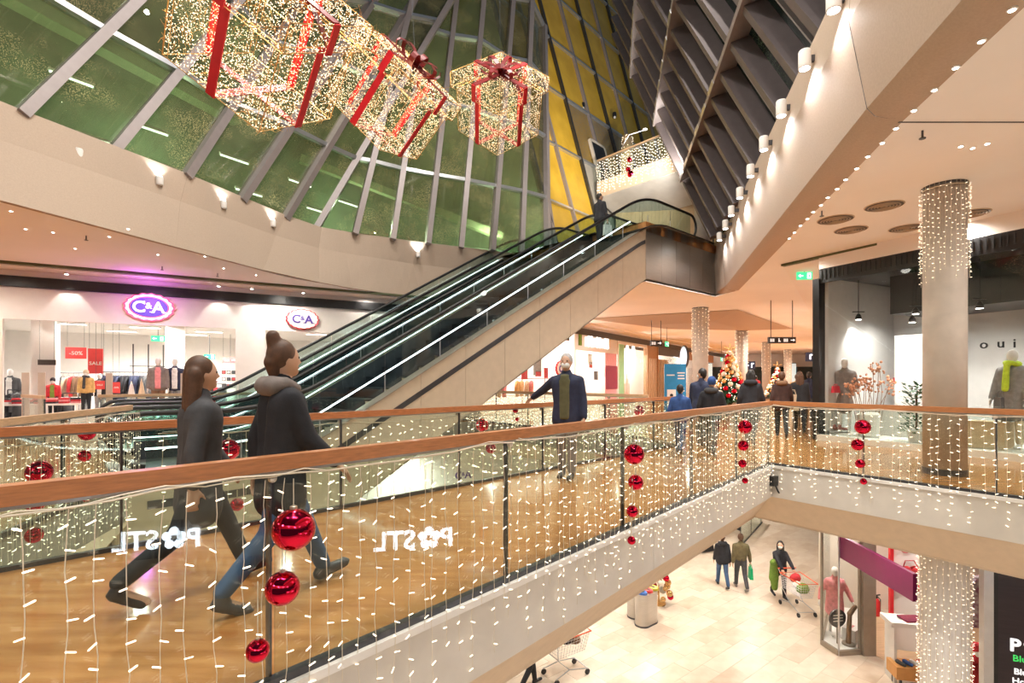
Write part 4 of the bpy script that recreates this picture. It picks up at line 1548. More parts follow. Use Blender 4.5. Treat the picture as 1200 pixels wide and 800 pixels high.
def gift(label, c, size, rot, seed, nb=1500):
    rg = random.Random(seed)
    t = thing('gift_box_light', label, 'light sculpture', c)
    t.rotation_euler = rot
    t.scale = (size, size, size)
    h = 0.5

    def cube_edges(hx, z0, z1, r):
        m_ = MB()
        q = [(-hx, -hx), (hx, -hx), (hx, hx), (-hx, hx)]
        for i in range(4):
            a, b = q[i], q[(i + 1) % 4]
            for z in (z0, z1):
                m_.tube([(*a, z), (*b, z)], r, 5)
            m_.tube([(*a, z0), (*a, z1)], r, 5)
        for z in (z0, z1):
            for f in (-0.5, 0.0, 0.5):
                m_.tube([(-hx, f * hx, z), (hx, f * hx, z)], r * .5, 4)
        for f in (-0.5, 0.0, 0.5):
            for sgn in (-1, 1):
                m_.tube([(f * hx * 2 * .9, sgn * hx, z0), (f * hx * 2 * .9, sgn * hx, z1)], r * .5, 4)
                m_.tube([(sgn * hx, f * hx * 2 * .9, z0), (sgn * hx, f * hx * 2 * .9, z1)], r * .5, 4)
        return m_

    cube_edges(h, -h, 0.24, 0.0045).build('frame', M_GOLD, t)
    cube_edges(0.57, 0.24, 0.47, 0.0045).build('lid_frame', M_GOLD, t)
    bm_, wm_ = MB(), MB()

    def on_face():
        f = rg.random()
        lid = rg.random() < 0.33
        hx = 0.57 if lid else h
        z = rg.uniform(0.24, 0.47) if lid else rg.uniform(-h, 0.24)
        a = rg.uniform(-hx, hx)
        if f < 0.66:
            k = rg.randrange(4)
            return [V((a, -hx, z)), V((a, hx, z)), V((-hx, a, z)), V((hx, a, z))][k]
        if f < 0.82:
            return V((rg.uniform(-h, h), rg.uniform(-h, h), -h))
        return V((rg.uniform(-.57, .57), rg.uniform(-.57, .57), 0.47))

    for i in range(nb):
        p = on_face()
        d = V((rg.uniform(-1, 1), rg.uniform(-1, 1), rg.uniform(-1, 1))).normalized()
        bm_.oct(p, 0.0034, d * 0.0072)
        if i % 3 == 0:
            q = p + V((rg.uniform(-.11, .11), rg.uniform(-.11, .11), rg.uniform(-.11, .11))) * 0.8
            if abs(p.x) > h - .01 and abs(p.z) < h - .02:
                q.x = p.x
            elif abs(p.y) > h - .01:
                q.y = p.y
            else:
                q.z = p.z
            wm_.tube([p, p.lerp(q, .5) + d * 0.01, q], 0.0016, 3, cap=False)
    bm_.build('bulb', M_GBULB, t, kind='stuff')
    wm_.build('wire', M_GOLD, t, kind='stuff')
    rw = 0.085
    for k in range(4):
        rm = Matrix.Rotation(k * math.pi / 2, 3, 'Z')
        m_ = MB()
        m_.box((0, -h - 0.012, -0.135), (rw, 0.012, 0.76))
        m_.box((0, -0.57 - 0.012, 0.355), (rw, 0.012, 0.26))
        xf(m_, rm.to_4x4()).build('ribbon', M_RIB, t)
    m_ = MB().box((0, 0, -h - .01), (1.0, rw, .01)).box((0, 0, -h - .01), (rw, 1.0, .01))
    m_.build('base_ribbon', M_DRIB, t)
    m_ = MB().box((0, 0, 0.485), (1.14, rw, .012)).box((0, 0, 0.487), (rw, 1.14, .012))
    m_.build('top_ribbon', M_DRIB, t)
    for k in range(6):
        a = k * math.pi / 3 + 0.3
        pts = []
        for j in range(13):
            u_ = j / 12
            an = math.pi * 2 * u_
            r_ = 0.17 * (1 - math.cos(an))
            zz = 0.50 + 0.09 * math.sin(an) + 0.5 * r_ * 0.5
            pts.append((r_, zz))
        m_ = MB()
        vs = []
        for (r_, zz) in pts:
            for sgn in (-1, 1):
                vs.append(V((r_ * math.cos(a) - sgn * 0.035 * math.sin(a), r_ * math.sin(a) + sgn * 0.035 * math.cos(a), zz)))
        fs = [(2 * j, 2 * j + 1, 2 * j + 3, 2 * j + 2) for j in range(12)]
        m_.add(vs, fs)
        m_.add([p + V((0, 0, .008)) for p in vs], fs)
        m_.build('bow_loop', M_DRIB, t)
    for a in (0.2, -1.5):
        m_ = MB()
        vs = []
        for j in range(8):
            r_ = 0.05 + 0.075 * j
            zz = 0.52 - 0.006 * j * j
            for sgn in (-1, 1):
                vs.append(V((r_ * math.cos(a) - sgn * 0.035 * math.sin(a), r_ * math.sin(a) + sgn * 0.035 * math.cos(a), zz)))
        m_.add(vs, [(2 * j, 2 * j + 1, 2 * j + 3, 2 * j + 2) for j in range(7)])
        m_.add([p + V((0, 0, .008)) for p in vs], [(2 * j, 2 * j + 1, 2 * j + 3, 2 * j + 2) for j in range(7)])
        m_.build('bow_tail', M_DRIB, t)
    up_w = (Matrix.Rotation(0, 3, 'X') @ t.rotation_euler.to_matrix()) @ V((0, 0, 0.5))
    top = V(c) + up_w * size
    inv = t.rotation_euler.to_matrix().transposed()
    e_ = inv @ V((0, 0, (17.6 - c[2]) / size))
    MB().tube([(0, 0, 0.5), e_], 0.0025, 4).build('hanging_wire', M_STEELD, t)
    return t


def hung(c, yaw, pitch, roll):
    """a gift hangs turned by yaw, its top tipped toward the walkway by pitch and sideways by roll"""
    f = (V(c) - V((0, 0, EYE))).normalized()
    r = f.cross(V((0, 0, 1))).normalized()
    u = r.cross(f)
    b = Matrix((r, f, u)).transposed()
    return (b @ Matrix.Rotation(R(roll), 3, 'Y') @ Matrix.Rotation(R(pitch), 3, 'X') @ Matrix.Rotation(R(yaw), 3, 'Z')).to_euler()


gift('largest golden light gift with wide red ribbons, hanging nearest on the left', AT(312, 42, 7.5), 1.70, hung(AT(312, 42, 7.5), 54, 21, 13), 31, 5600)
gift('strongly tilted golden light gift with red bow, hanging in the middle', AT(462, 115, 11.0), 1.62, hung(AT(462, 115, 11.0), 60, 10, 33), 32, 5000)
gift('upright golden light gift with dark red bow, before the yellow wall', AT(585, 122, 13.5), 1.58, hung(AT(585, 122, 13.5), 45, 27, 2), 33, 4400)
for c_ in (AT(306, 60, 7.5), AT(466, 112, 11.0), AT(585, 118, 13.5)):
    lamp('POINT', c_, 30, (1.0, 0.70, 0.38), 0.05)

# ================================================================ columns of the mall


def column(label, x, y, r, top, light_from, seed, group, nb=220, z0=0.0, bs=1.0, shaft=None):
    rg = random.Random(seed)
    t = thing('round_column', label, 'column', (x, y, z0), 0, group)
    MB().lathe([(r, 0), (r, 0.5 * top), (r, top)], n=32).build('shaft', shaft or M_CONC, t, smooth=True)
    MB().lathe([(r * 1.03, 0), (r * 1.03, 0.09)], n=32).build('base_ring', M_STEELD, t)
    MB().lathe([(r * 1.05, top - 0.03), (r * 1.05, top)], n=32).build('top_ring', M_STEELD, t)
    wm_, bm_ = MB(), MB()
    n = int(2 * math.pi * r / (0.075 * bs))
    for i in range(n):
        a = 2 * math.pi * i / n
        ln = (top - light_from) * rg.uniform(.8, 1.0)
        rr = r + 0.02
        pts = [(rr * math.cos(a + rg.uniform(-.03, .03)), rr * math.sin(a + rg.uniform(-.03, .03)), top - ln * j / 8) for j in range(9)]
        wm_.tube(pts, 0.003 * bs, 3, cap=False)
        z = top - rg.uniform(.02, .2)
        while z > top - ln:
            d = V((math.cos(a), math.sin(a), 0)) * rg.uniform(.2, 1) + V((-math.sin(a), math.cos(a), 0)) * rg.uniform(-1, 1) + V((0, 0, rg.uniform(-.4, .4)))
            d.normalize()
            bm_.oct(V((rr * math.cos(a), rr * math.sin(a), z)) + d * 0.02, 0.0055 * bs, d * 0.018 * (0.5 + 0.5 * bs))
            z -= rg.uniform(.07, .13) * bs
    s_ = thing('column_lights', 'fairy lights wrapped round the ' + label.split(',')[0], 'string lights', (x, y, z0), 0, 'fairy lights on the columns')
    MB().tube([(1.04 * r * math.cos(q * math.pi / 12), 1.04 * r * math.sin(q * math.pi / 12), top - 0.06) for q in range(24)], 0.008, 4, closed=True).build('cord', M_WIRE, s_)
    wm_.build('strand', M_WIRE, s_, kind='stuff')
    bm_.build('bulb', M_BULB, s_, kind='stuff')
    return t


grp = 'concrete columns along the mall'
column('large concrete column before the boutique window, lights round its top', 6.7, 7.8, 0.27, 4.45, 2.9, 41, grp, bs=0.8)
column('second concrete column, beside the blue information sign', 7.85, 21.0, 0.31, 4.45, 2.4, 42, grp, bs=1.7)
column('third concrete column, just right of the large christmas tree', 13.0, 28.5, 0.31, 4.45, 2.2, 43, grp, bs=2.2)
column('fourth concrete column, under the black pictogram sign', 20.2, 40.0, 0.31, 4.45, 1.8, 44, grp, bs=3.0)
column('farthest concrete column, beside the small christmas tree', 27.4, 50.0, 0.33, 4.45, 0.8, 45, grp, bs=3.4)
column('ground floor column wrapped in pale cloth and lights, before the lingerie shop', 6.7, 7.8, 0.30, 4.0, 0.4, 46, grp, z0=GROUND, shaft=mat('white_wrap', (0.80, 0.78, 0.76), .6, var=.08, scale=4, stretch=(5, 5, .3)), bs=.9)

# ================================================================ spotlights on the bulkheads


def can_light(label, grp, c, wall_dir, up=False, aim=None, col=M_COOL, e=0, r=0.085, L=0.26):
    t = thing('spotlight', label, 'spotlight', c, 0, grp)
    MB().lathe([(r * .96, -L / 2), (r, -L / 2 + .02), (r, L / 2 - .02), (r * .9, L / 2)], n=18).build('housing', M_WHITE, t, smooth=True)
    zz = L / 2 + .002 if up else -L / 2 - .002
    MB().lathe([(r * .8, zz - .004), (r * .8, zz + .004)], n=18).build('lens', col, t)
    MB().bar((0, 0, 0), wall_dir * 0.2, 0.05, 0.09).build('bracket', M_STEELD, t)
    if e:
        c = V(c)
        lamp('SPOT', c + V((0, 0, -L / 2 - .03)), e, (0.95, 0.97, 1.0), 0.06, c + V((0, 0, -3)) + wall_dir * 0.0, 130, 0.5)
    return t


for k in range(9):
    y = [6.2, 7.36, 8.68, 9.98, 11.3, 12.6, 13.9, 15.2, 16.4][k]
    px = [977, 943, 915.5, 895, 879.5, 867, 857, 850, 843][k]
    py = [0, 70, 127, 168, 200, 226, 247, 263, 277][k]
    c_ = AT(px, py, y)
    can_light('white can spotlight on the right bulkhead, ' + ['nearest to the top edge', 'second from the top', 'third from the top', 'fourth from the top', 'fifth from the top', 'sixth from the top', 'seventh from the top', 'eighth from the top', 'lowest, by the steel box'][k], 'can spotlights on the right bulkhead', c_, V((1, -0.25, 0)).normalized(), e=75)
for k, (px, py, y) in enumerate([(92, 180, 10.2), (187, 212, 11.6), (262, 240, 13.2), (320, 262, 14.8), (367, 281, 16.4), (403, 288, 17.3), (446, 293, 17.8), (490, 298, 18.3), (532, 304, 19.2), (570, 308, 19.8)]):
    c_ = AT(px, py, y)
    nm9 = ['nearest at the left', 'second from the left', 'third from the left', 'fourth from the left', 'fifth, just before the bend', 'sixth, just after the bend', 'seventh from the left', 'eighth from the left', 'ninth from the left', 'last before the escalator']
    can_light('small can spotlight on the left bulkhead, ' + nm9[k], 'can spotlights on the left bulkhead', c_, (V((-.9, .43, 0)) if k < 5 else V((-.5, .86, 0))).normalized(), up=(k in (1, 2, 3, 6, 7)), e=0, r=0.075, L=0.2)
    n_ = (V((-.9, .43, 0)) if k < 5 else V((-.5, .86, 0))).normalized()
    dz = 0.2 if (k in (1, 2, 3, 6, 7)) else -0.2
    lamp('SPOT', c_ + V((0, 0, dz * .7)), 22, (0.96, 0.97, 1.0), 0.04, c_ + V((0, 0, dz * 5)) + n_ * 0.4, 110, 0.6)

# ================================================================ downlights, vents, sprinklers in the mall ceiling
dm1 = MB().lathe([(0.030, -0.008), (0.037, -0.004), (0.037, 0.01)], n=14).mesh('trim_ring')
dm1.materials.append(M_WHITE)
dm2 = MB().lathe([(0.022, -0.012), (0.022, -0.006)], n=14).mesh('lens')
dm2.materials.append(M_LENS)


def downlight(px, py, label, grp):
    c_ = G(px, py, CEIL)
    t = thing('downlight', label, 'ceiling light', c_, 0, grp)
    for nm9, me in (('trim_ring', dm1), ('lens', dm2)):
        o = bpy.data.objects.new(nm9, me)
        COL.objects.link(o)
        o.parent = t


for (px, py) in [(1186, 11), (1150, 48), (1120, 79), (1095, 105), (1071, 129), (1050, 150), (1034, 167), (1017, 183), (1004, 197), (991, 210), (981, 221), (970, 231), (962, 240), (953, 248), (946, 256), (938, 264), (931, 272), (925, 279)]:
    DL = globals().setdefault('DL', [0])
    DL[0] += 1
    od_ = ['first', 'second', 'third', 'fourth', 'fifth', 'sixth', 'seventh', 'eighth', 'ninth', 'tenth', 'eleventh', 'twelfth', 'thirteenth', 'fourteenth', 'fifteenth', 'sixteenth', 'seventeenth', 'last'][DL[0] - 1]
    downlight(px, py, 'small recessed downlight, ' + od_ + ' from the boutique end in the row beside the sand bulkhead', 'row of downlights beside the right bulkhead')
for (px, py) in [(1126, 171), (1140, 173), (1157, 168)]:
    downlight(px, py, 'small recessed downlight in the cluster of three above the boutique', 'three downlights above the boutique')
for (px, py) in [(13, 247), (30, 268), (62, 272), (88, 291), (128, 277), (150, 268), (185, 298), (240, 300), (262, 314), (300, 322)]:
    downlight(px, py, 'small recessed downlight in the left ceiling by the clothing shop', 'downlights before the clothing shop')
for k, (px, py, w_, wh_) in enumerate([(1036, 241, 0.28, 'nearest the concrete column'), (979, 257, 0.29, 'left of the nearest vent'), (997, 269, 0.28, 'between the other vents'), (1062, 267, 0.28, 'just left of the concrete column'), (1137, 250, 0.28, 'right of the concrete column')]):
    c_ = G(px, py, CEIL)
    t = thing('ceiling_vent', 'round dark ceiling vent ' + wh_, 'vent', c_, 0, 'round ceiling vents')
    MB().lathe([(w_ * 1.0, -0.012), (w_ * 1.04, -0.004), (w_ * 1.04, 0.004)], n=32).build('ring', mat('vent_tan', (0.55, 0.42, 0.30), 0.5), t)
    m_ = MB()
    for j in range(1, 6):
        rr = w_ * j / 6.2
        m_.tube([(rr * math.cos(a * math.pi / 14), rr * math.sin(a * math.pi / 14), -0.02) for a in range(28)], 0.012, 4, closed=True)
    m_.build('louvre', mat('vent_louvre', (0.36, 0.28, 0.20), 0.4, 0.4), t)
    MB().lathe([(w_ * .98, -0.014), (w_ * .98, -0.008)], n=24).build('backing', mat('vent_back', (0.10, 0.075, 0.055), .6), t)
for (px, py) in [(1081, 153), (1135, 237), (963, 247), (101, 276), (190, 312), (255, 320)]:
    c_ = G(px, py, CEIL)
    t = thing('sprinkler', 'tiny ceiling sprinkler head in the plaster ceiling', 'sprinkler', c_, 0, 'sprinkler heads in the ceiling')
    MB().lathe([(0.012, -0.09), (0.012, 0.0)], n=8).build('stem', M_STEELD, t)
    MB().lathe([(0.035, -0.10), (0.035, -0.09)], n=10).build('deflector', M_STEELD, t)

for (px, py, y, lb) in ((683, 124, 25.5, 'upper'), (720, 135, 27.0, 'lower')):
    c_ = AT(px, py, y)
    t = thing('wall_camera', 'tiny dark camera on the pale wall above the high balcony, ' + lb + ' of two', 'camera', c_, 0, 'cameras above the high balcony')
    MB().lathe([(.10, -.14), (.12, 0), (.10, .14)], n=12).build('housing', M_BLACK, t)
    MB().ball((0, -.06, -.14), .07, 8, 6).build('lens', M_WHITE, t)
# ================================================================ signs


def place_mb(mb, c, d):
    """lay x-z artwork along direction d at point c (artwork faces local -y)"""
    return xf(mb, Matrix.Translation(V(c)) @ Matrix.Rotation(face_dir(d), 4, 'Z'))


M_SIGNW = emit('sign_white', (1.0, 0.95, 1.0), 0.62, sample=True)
M_SIGNR = emit('sign_rose', (1.0, 0.16, 0.30), 0.28)
M_SIGNB = emit('sign_violet', (0.20, 0.10, 0.75), 0.32, base=(0.08, 0.04, 0.3))
M_SIGND = mat('sign_blue_letters', (0.09, 0.05, 0.30), 0.5)
M_SIGNRED = mat('sign_red_edge', (0.72, 0.05, 0.07), 0.45)


def oval_sign(label, c, d, w_, lit):
    """scalloped oval sign with the shop's initials"""
    t = thing('shop_sign', label, 'sign', c, face_dir(d))
    h_ = w_ * 0.66

    def oval(a, b, wav, n=96, y0=0.0, y1=0.03, lobes=17):
        m_ = MB()
        f_ = [(a * math.cos(2 * math.pi * k / n) * (1 + wav * math.cos(lobes * 2 * math.pi * k / n)), b * math.sin(2 * math.pi * k / n) * (1 + wav * math.cos(lobes * 2 * math.pi * k / n))) for k in range(n)]
        vs = [(x, y0, z) for (x, z) in f_] + [(x, y1, z) for (x, z) in f_]
        return m_.add(vs, [tuple(range(n))] + [tuple(n + k for k in range(n))[::-1]] + [((k + 1) % n, k, k + n, (k + 1) % n + n) for k in range(n)])

    a = w_ / 2
    b = h_ / 2
    oval(a, b, 0.035, y0=-0.02, y1=0.06).build('scalloped_edge', M_SIGNR if lit else M_SIGNRED, t)
    oval(a * .91, b * .91, 0.03, y0=-0.035, y1=0.0).build('white_ring', M_SIGNW if lit else M_WHITE, t)
    if lit:
        oval(a * .80, b * .77, 0.0, y0=-0.045, y1=0.0).build('rose_rim', M_SIGNR, t)
        oval(a * .74, b * .70, 0.0, y0=-0.055, y1=0.0).build('violet_field', M_SIGNB, t)
    y = -0.075 if lit else -0.05
    lm = M_SIGNW if lit else M_SIGND
    # serif lettering: built from the font with slab serifs added
    m_ = text_mb('C', h_ * 0.56, 0.012, h_ * 0.012)
    m_.box((h_ * .165, 0, h_ * .345), (h_ * .035, .024, h_ * .11)).box((h_ * .165, 0, h_ * .055), (h_ * .035, .024, h_ * .09))
    xf(m_, Matrix.Translation((-a * .40, y, -h_ * .19))).build('letter', lm, t)
    m_ = text_mb('&', h_ * 0.30, 0.012, h_ * 0.006)
    xf(m_, Matrix.Translation((-a * .02, y, -h_ * .05))).build('letter', lm, t)
    m_ = text_mb('A', h_ * 0.56, 0.012, h_ * 0.012)
    for sg in (-1, 1):
        m_.box((sg * h_ * .19, 0, h_ * .013), (h_ * .13, .024, h_ * .026))
    xf(m_, Matrix.Translation((a * .36, y, -h_ * .19))).build('letter', lm, t)
    return t


def sA(px):
    k = (px - CX) / FOC
    return (k * FA0.y - FA0.x) / (UA.x - k * UA.y)


def onA(px, py, out=0.15):
    s = sA(px)
    p = FA(s, 0, out)
    return V((p.x, p.y, EYE - (py - HY) * p.y / FOC))


c_ = onA(176, 360, 0.16)
oval_sign('glowing violet and rose oval shop sign with white letters over the clothing shop', c_, UA, 1.22, True)
lamp('POINT', c_ + nA * 0.7 + V((0, 0, 0.25)), 12, (0.75, 0.12, 1.0), 0.15)
oval_sign('white oval shop sign with red scalloped edge and blue letters beside the walking woman', onA(354, 374, 0.16), UA, 1.02, False)
oval_sign('white oval shop sign partly hidden behind the masked man', FQ(qs(656), qz(656, 432), 0.16), UQ, 1.3, False)
c_ = V((-2.0, 20.0, 0)) + (FA1 + nb * .5 - V((-2.0, 20.0, 0))) * 0
gp = GA0 + (GA1 - GA0) * 0
kk = (541 - CX) / FOC
sg = (kk * GA0.y - GA0.x) / (UA.x - kk * UA.y)
pg = GA0 + UA * sg + nA * 0.12
oval_sign('white oval shop sign with red edge on the ground level, seen through the bridge glass', V((pg.x, pg.y, EYE - (556 - HY) * pg.y / FOC)), UA, 1.1, False)

# exit signs
M_EXIT = emit('exit_green', (0.05, 0.75, 0.32), .6)
M_EXITW = emit('exit_white', (0.9, 1.0, 0.95), .8)


def exit_sign(label, c, d, w_=0.38, hang=None):
    t = thing('exit_sign', label, 'sign', c, face_dir(d))
    h_ = w_ * 0.5
    MB().box((0, 0.02, 0), (w_, 0.04, h_)).build('plate', M_EXIT, t)
    m_ = MB().box((-w_ * .24, -.006, 0), (w_ * .28, .01, h_ * .14))
    m_.add([(-w_ * .42, -.01, 0), (-w_ * .27, -.01, h_ * .26), (-w_ * .27, -.01, -h_ * .26)], [(0, 2, 1)])
    m_.build('arrow', M_EXITW, t)
    MB().box((w_ * .28, -.006, 0), (w_ * .24, .01, h_ * .76)).build('door_mark', M_EXITW, t)
    m_ = MB().ball((w_ * .25, -.012, h_ * .24), h_ * .07, 8, 6)
    m_.bar((w_ * .26, -.014, h_ * .14), (w_ * .29, -.014, -h_ * .08), .01, h_ * .12)
    m_.bar((w_ * .29, -.014, -h_ * .06), (w_ * .22, -.014, -h_ * .3), .01, h_ * .07)
    m_.bar((w_ * .29, -.014, -h_ * .06), (w_ * .36, -.014, -h_ * .28), .01, h_ * .07)
    m_.build('runner', M_EXIT, t)
    if hang:
        MB().tube([(0, .02, h_ / 2), (0, .02, hang)], 0.012, 6).build('hanger', M_STEELD, t)
    return t


exit_sign('green exit sign with arrow on the pale soffit left of the boutique', AT(943, 323, 13.6), V((1, -.1, 0)), 0.40, 0.2)
exit_sign('small green exit sign inside the clothing shop, below the violet sign', FA(3.0, 2.98, -4.5), UA, 0.42, 0.35)
exit_sign('small green exit sign inside the clothing shop, toward the walking woman', FA(4.6, 2.4, -6.0), UA, 0.4, 0.9)
exit_sign('small green exit sign in the far mall, left of the second column', AT(782, 403, 26), UQ, 0.5, 0.9)
exit_sign('small green exit sign in the far mall, left of the large christmas tree', AT(846, 421, 36), UQ, 0.5, 1.3)

# black hanging pictogram signs
M_PICT = emit('pictogram_white', (1, .95, .9), .4)


def pict_sign(label, c, w_, h_, n):
    t = thing('pictogram_sign', label, 'sign', c)
    MB().box((0, 0, 0), (w_, 0.10, h_)).build('panel', mat('brown_black_sign', (0.03, 0.02, 0.018), 0.4), t)
    for k in range(n):
        x = -w_ / 2 + w_ * (k + .5) / n
        m_ = MB()
        if k == n - 1:
            m_.box((x - .02 * w_ / n, -0.055, 0), (w_ / n * .5, .01, h_ * .12))
            m_.add([(x + w_ / n * .36, -.06, 0), (x + w_ / n * .1, -.06, h_ * .24), (x + w_ / n * .1, -.06, -h_ * .24)], [(0, 1, 2)])
        elif k % 2:
            m_.ball((x, -.055, h_ * .2), h_ * .10, 8, 5, (1, .2, 1)).box((x, -.055, -h_ * .1), (h_ * .18, .01, h_ * .38)).box((x + h_ * .2, -.055, -h_ * .2), (h_ * .12, .01, h_ * .16))
        else:
            for q in (-1, 0, 1):
                m_.ball((x + q * h_ * .25, -.055, h_ * .16), h_ * .09, 8, 5, (1, .2, 1)).box((x + q * h_ * .25, -.055, -h_ * .1), (h_ * .14, .01, h_ * .34))
        m_.build('pictogram', M_PICT, t)
        if k:
            MB().box((-w_ / 2 + w_ * k / n, -.052, 0), (.012, .01, h_ * .9)).build('divider', M_STEELD, t)
    for sx in (-.4, .4):
        MB().tube([(sx * w_, 0, h_ / 2), (sx * w_, 0, CEIL - c[2] + .02)], 0.015, 6).build('hanger', M_STEELD, t)
    return t


pict_sign('long black hanging sign with four pictograms over the far mall', AT(916, 398.5, 19), 1.02, 0.235, 4)
pict_sign('small black hanging sign with two pictograms left of the second column', AT(769, 402, 24), 0.55, 0.28, 2)

# blue information totem
c_ = G(793, 468, 0)
c_ = V((AT(791, 440, 18.0).x, 18.0, 0))
t = thing('info_totem', 'blue upright information board beside the second column', 'sign', c_, R(-8))
M_BLUE = mat('poster_blue', (0.03, 0.27, 0.55), 0.4, var=0.08)
MB().box((0, 0, 0.12), (0.80, 0.3, 0.24)).build('foot', M_STEELD, t)
MB().box((0, 0, 1.12), (0.74, 0.10, 1.80)).build('board', M_BLUE, t)
MB().box((-0.13, -0.055, 0.75), (0.30, 0.012, 0.72)).build('picture', M_SOFF, t)
MB().ball((-0.13, -0.062, 0.9), 0.06, 12, 6, (1, .2, 1)).build('picture_dot', M_BLACK, t)
MB().ball((0.2, -0.056, 0.82), 0.12, 14, 6, (1, .1, 1)).build('picture_disc', M_WHITE, t)
xf(text_mb('Hallo', 0.15, .004), Matrix.Translation((-0.14, -.056, 1.55))).build('lettering', M_WHITE, t) if False else None
for k, (x, z, w_) in enumerate([(-.16, 1.62, .28), (.2, 1.70, .26), (.2, 1.60, .22), (.2, 1.50, .24), (.2, 1.16, .2), (.2, 1.06, .24)]):
    MB().box((x, -.054, z), (w_, .008, .045)).build('print_line', M_WHITE, t)

# ================================================================ clothing shop stock
PAL = {'black': (0.02, 0.02, 0.025), 'navy': (0.025, 0.032, 0.07), 'charcoal': (0.06, 0.06, 0.065), 'brown': (0.20, 0.11, 0.06), 'cream': (0.70, 0.58, 0.42),
       'red': (0.55, 0.03, 0.04), 'olive': (0.12, 0.12, 0.06), 'grey': (0.28, 0.27, 0.27), 'mustard': (0.68, 0.43, 0.16), 'jeans': (0.05, 0.10, 0.20), 'white': (0.82, 0.80, 0.78),
       'pink': (0.78, 0.28, 0.30), 'skin': (0.62, 0.37, 0.25), 'hair_brown': (0.10, 0.045, 0.022), 'hair_black': (0.018, 0.014, 0.012), 'hair_grey': (0.45, 0.43, 0.41),
       'blue': (0.03, 0.08, 0.25), 'lime': (0.55, 0.75, 0.05), 'khaki': (0.13, 0.105, 0.05), 'darkbrown': (0.05, 0.022, 0.018), 'wine': (0.20, 0.02, 0.05), 'mannequin': (0.80, 0.77, 0.74), 'green': (0.0, 0.42, 0.16), 'leaf': (0.16, 0.27, 0.04), 'orange': (0.7, 0.25, 0.05), 'taupe': (0.22, 0.185, 0.17)}


def cloth(c, **k):
    return mat('cloth_' + c, PAL[c], k.pop('rough', 0.85), var=0.16, scale=14, bump=0.12, bscale=90)


def garment_mb(ln=0.75, wd=0.42, sleeve=0.55):
    m_ = MB()
    rows = [(0.0, 0.10, 0.05), (0.04, wd / 2 * .9, 0.06), (0.2, wd / 2 * .95, 0.075), (ln * .6, wd / 2, 0.08), (ln, wd / 2 * 1.08, 0.07)]
    n = 10
    vs, fs = [], []
    for (z, rx, ry) in rows:
        for j in range(n):
            a = 2 * math.pi * j / n
            vs.append((rx * math.cos(a), ry * math.sin(a), -z))
    for i in range(len(rows) - 1):
        for j in range(n):
            j2 = (j + 1) % n
            fs.append(((i + 1) * n + j, (i + 1) * n + j2, i * n + j2, i * n + j))
    fs.append(tuple(range(n)))
    fs.append(tuple((len(rows) - 1) * n + j for j in range(n))[::-1])
    m_.add(vs, fs)
    for sg in (-1, 1):
        m_.tube([(sg * wd * .40, 0, -.04), (sg * wd * .56, 0.01, -.25), (sg * wd * .60, 0.03, -sleeve)], [.06, .055, .05], 6)
    return m_


GARM = {}


def garment(label, color, c, rz, group, ln=0.75):
    key = (color, ln)
    if key not in GARM:
        t = thing('hanging_jacket', label, 'clothing', c, rz, group)
        garment_mb(ln).build('body', cloth(color), t, smooth=True)
        MB().tube([(-.17, 0, -.015), (0, 0, .03), (.17, 0, -.015)], 0.008, 5).tube([(0, 0, .03), (0, 0, .07), (.02, 0, .10), (.0, 0, .125)], 0.004, 5).build('hanger', M_STEELD, t)
        GARM[key] = t
        return t
    return dup(GARM[key], c, rz, label, group)


def rack(label, s0, s1, z, o, colors, glabel, ln=0.75, step=0.10, posts=True):
    a, b = FA(s0, 0, o), FA(s1, 0, o)
    t = thing('clothes_rack', label, 'clothes rack', a, 0, None, world=True)
    zz = V((0, 0, z))
    MB().tube([a + zz, b + zz], 0.018, 6).build('rail', M_STEELD, t)
    for p in (a, b):
        MB().tube([p, p + zz], 0.018, 6).build('post', M_STEELD, t)
        MB().bar(p + nA * .28 + V((0, 0, .02)), p - nA * .28 + V((0, 0, .02)), .05, .04).build('foot', M_STEELD, t)
    n = int((s1 - s0 - .1) / step)
    for i in range(n):
        p = FA(s0 + .08 + i * step, z - 0.125, o)
        cc = colors[i % len(colors)]
        garment(glabel % cc, cc, p, face_dir(UA) + R(72) + rnd(-.15, .15), glabel % cc, ln)


rack('long rail of dark coats behind the blazer mannequins', sO(120, -3.6), sO(180, -3.6), 1.72, -3.6, ['navy', 'black', 'charcoal', 'navy', 'black', 'black', 'navy'], '%s jacket hanging on the long rail behind the blazer mannequins', 0.85, 0.13)
rack('rail of striped and pale knitwear left of the yellow child jacket', sO(70, -3.0), sO(101, -3.0), 1.68, -3.0, ['charcoal', 'cream', 'red', 'brown', 'cream', 'black'], '%s knit top hanging on the rail left of the yellow jacket', 0.65, 0.13)
rack('low rail of grey trousers before the knitwear', sO(74, -1.7), sO(92, -1.7), 1.05, -1.7, ['charcoal', 'grey', 'black'], '%s trousers hanging on the low rail before the knitwear', 0.8, 0.13)
rack('low rail of jeans below the long coat rail', sO(138, -2.0), sO(160, -2.0), 0.98, -2.0, ['jeans', 'navy', 'jeans', 'charcoal'], '%s jeans hanging on the low rail before the coats', 0.75, 0.13)
rack('rail of dark clothes at the far left of the clothing shop', sO(9, -2.6), sO(30, -2.6), 1.15, -2.6, ['black', 'charcoal', 'black', 'navy'], '%s clothes hanging on the far left rail', 0.7, 0.13)
rack('rail of dark clothes under the poster wall, between the two walking women', sO(246, -3.5), sO(265, -3.5), 1.3, -3.5, ['black', 'red', 'charcoal', 'grey'], '%s clothes hanging on the rail under the small pictures', 0.6, 0.14)
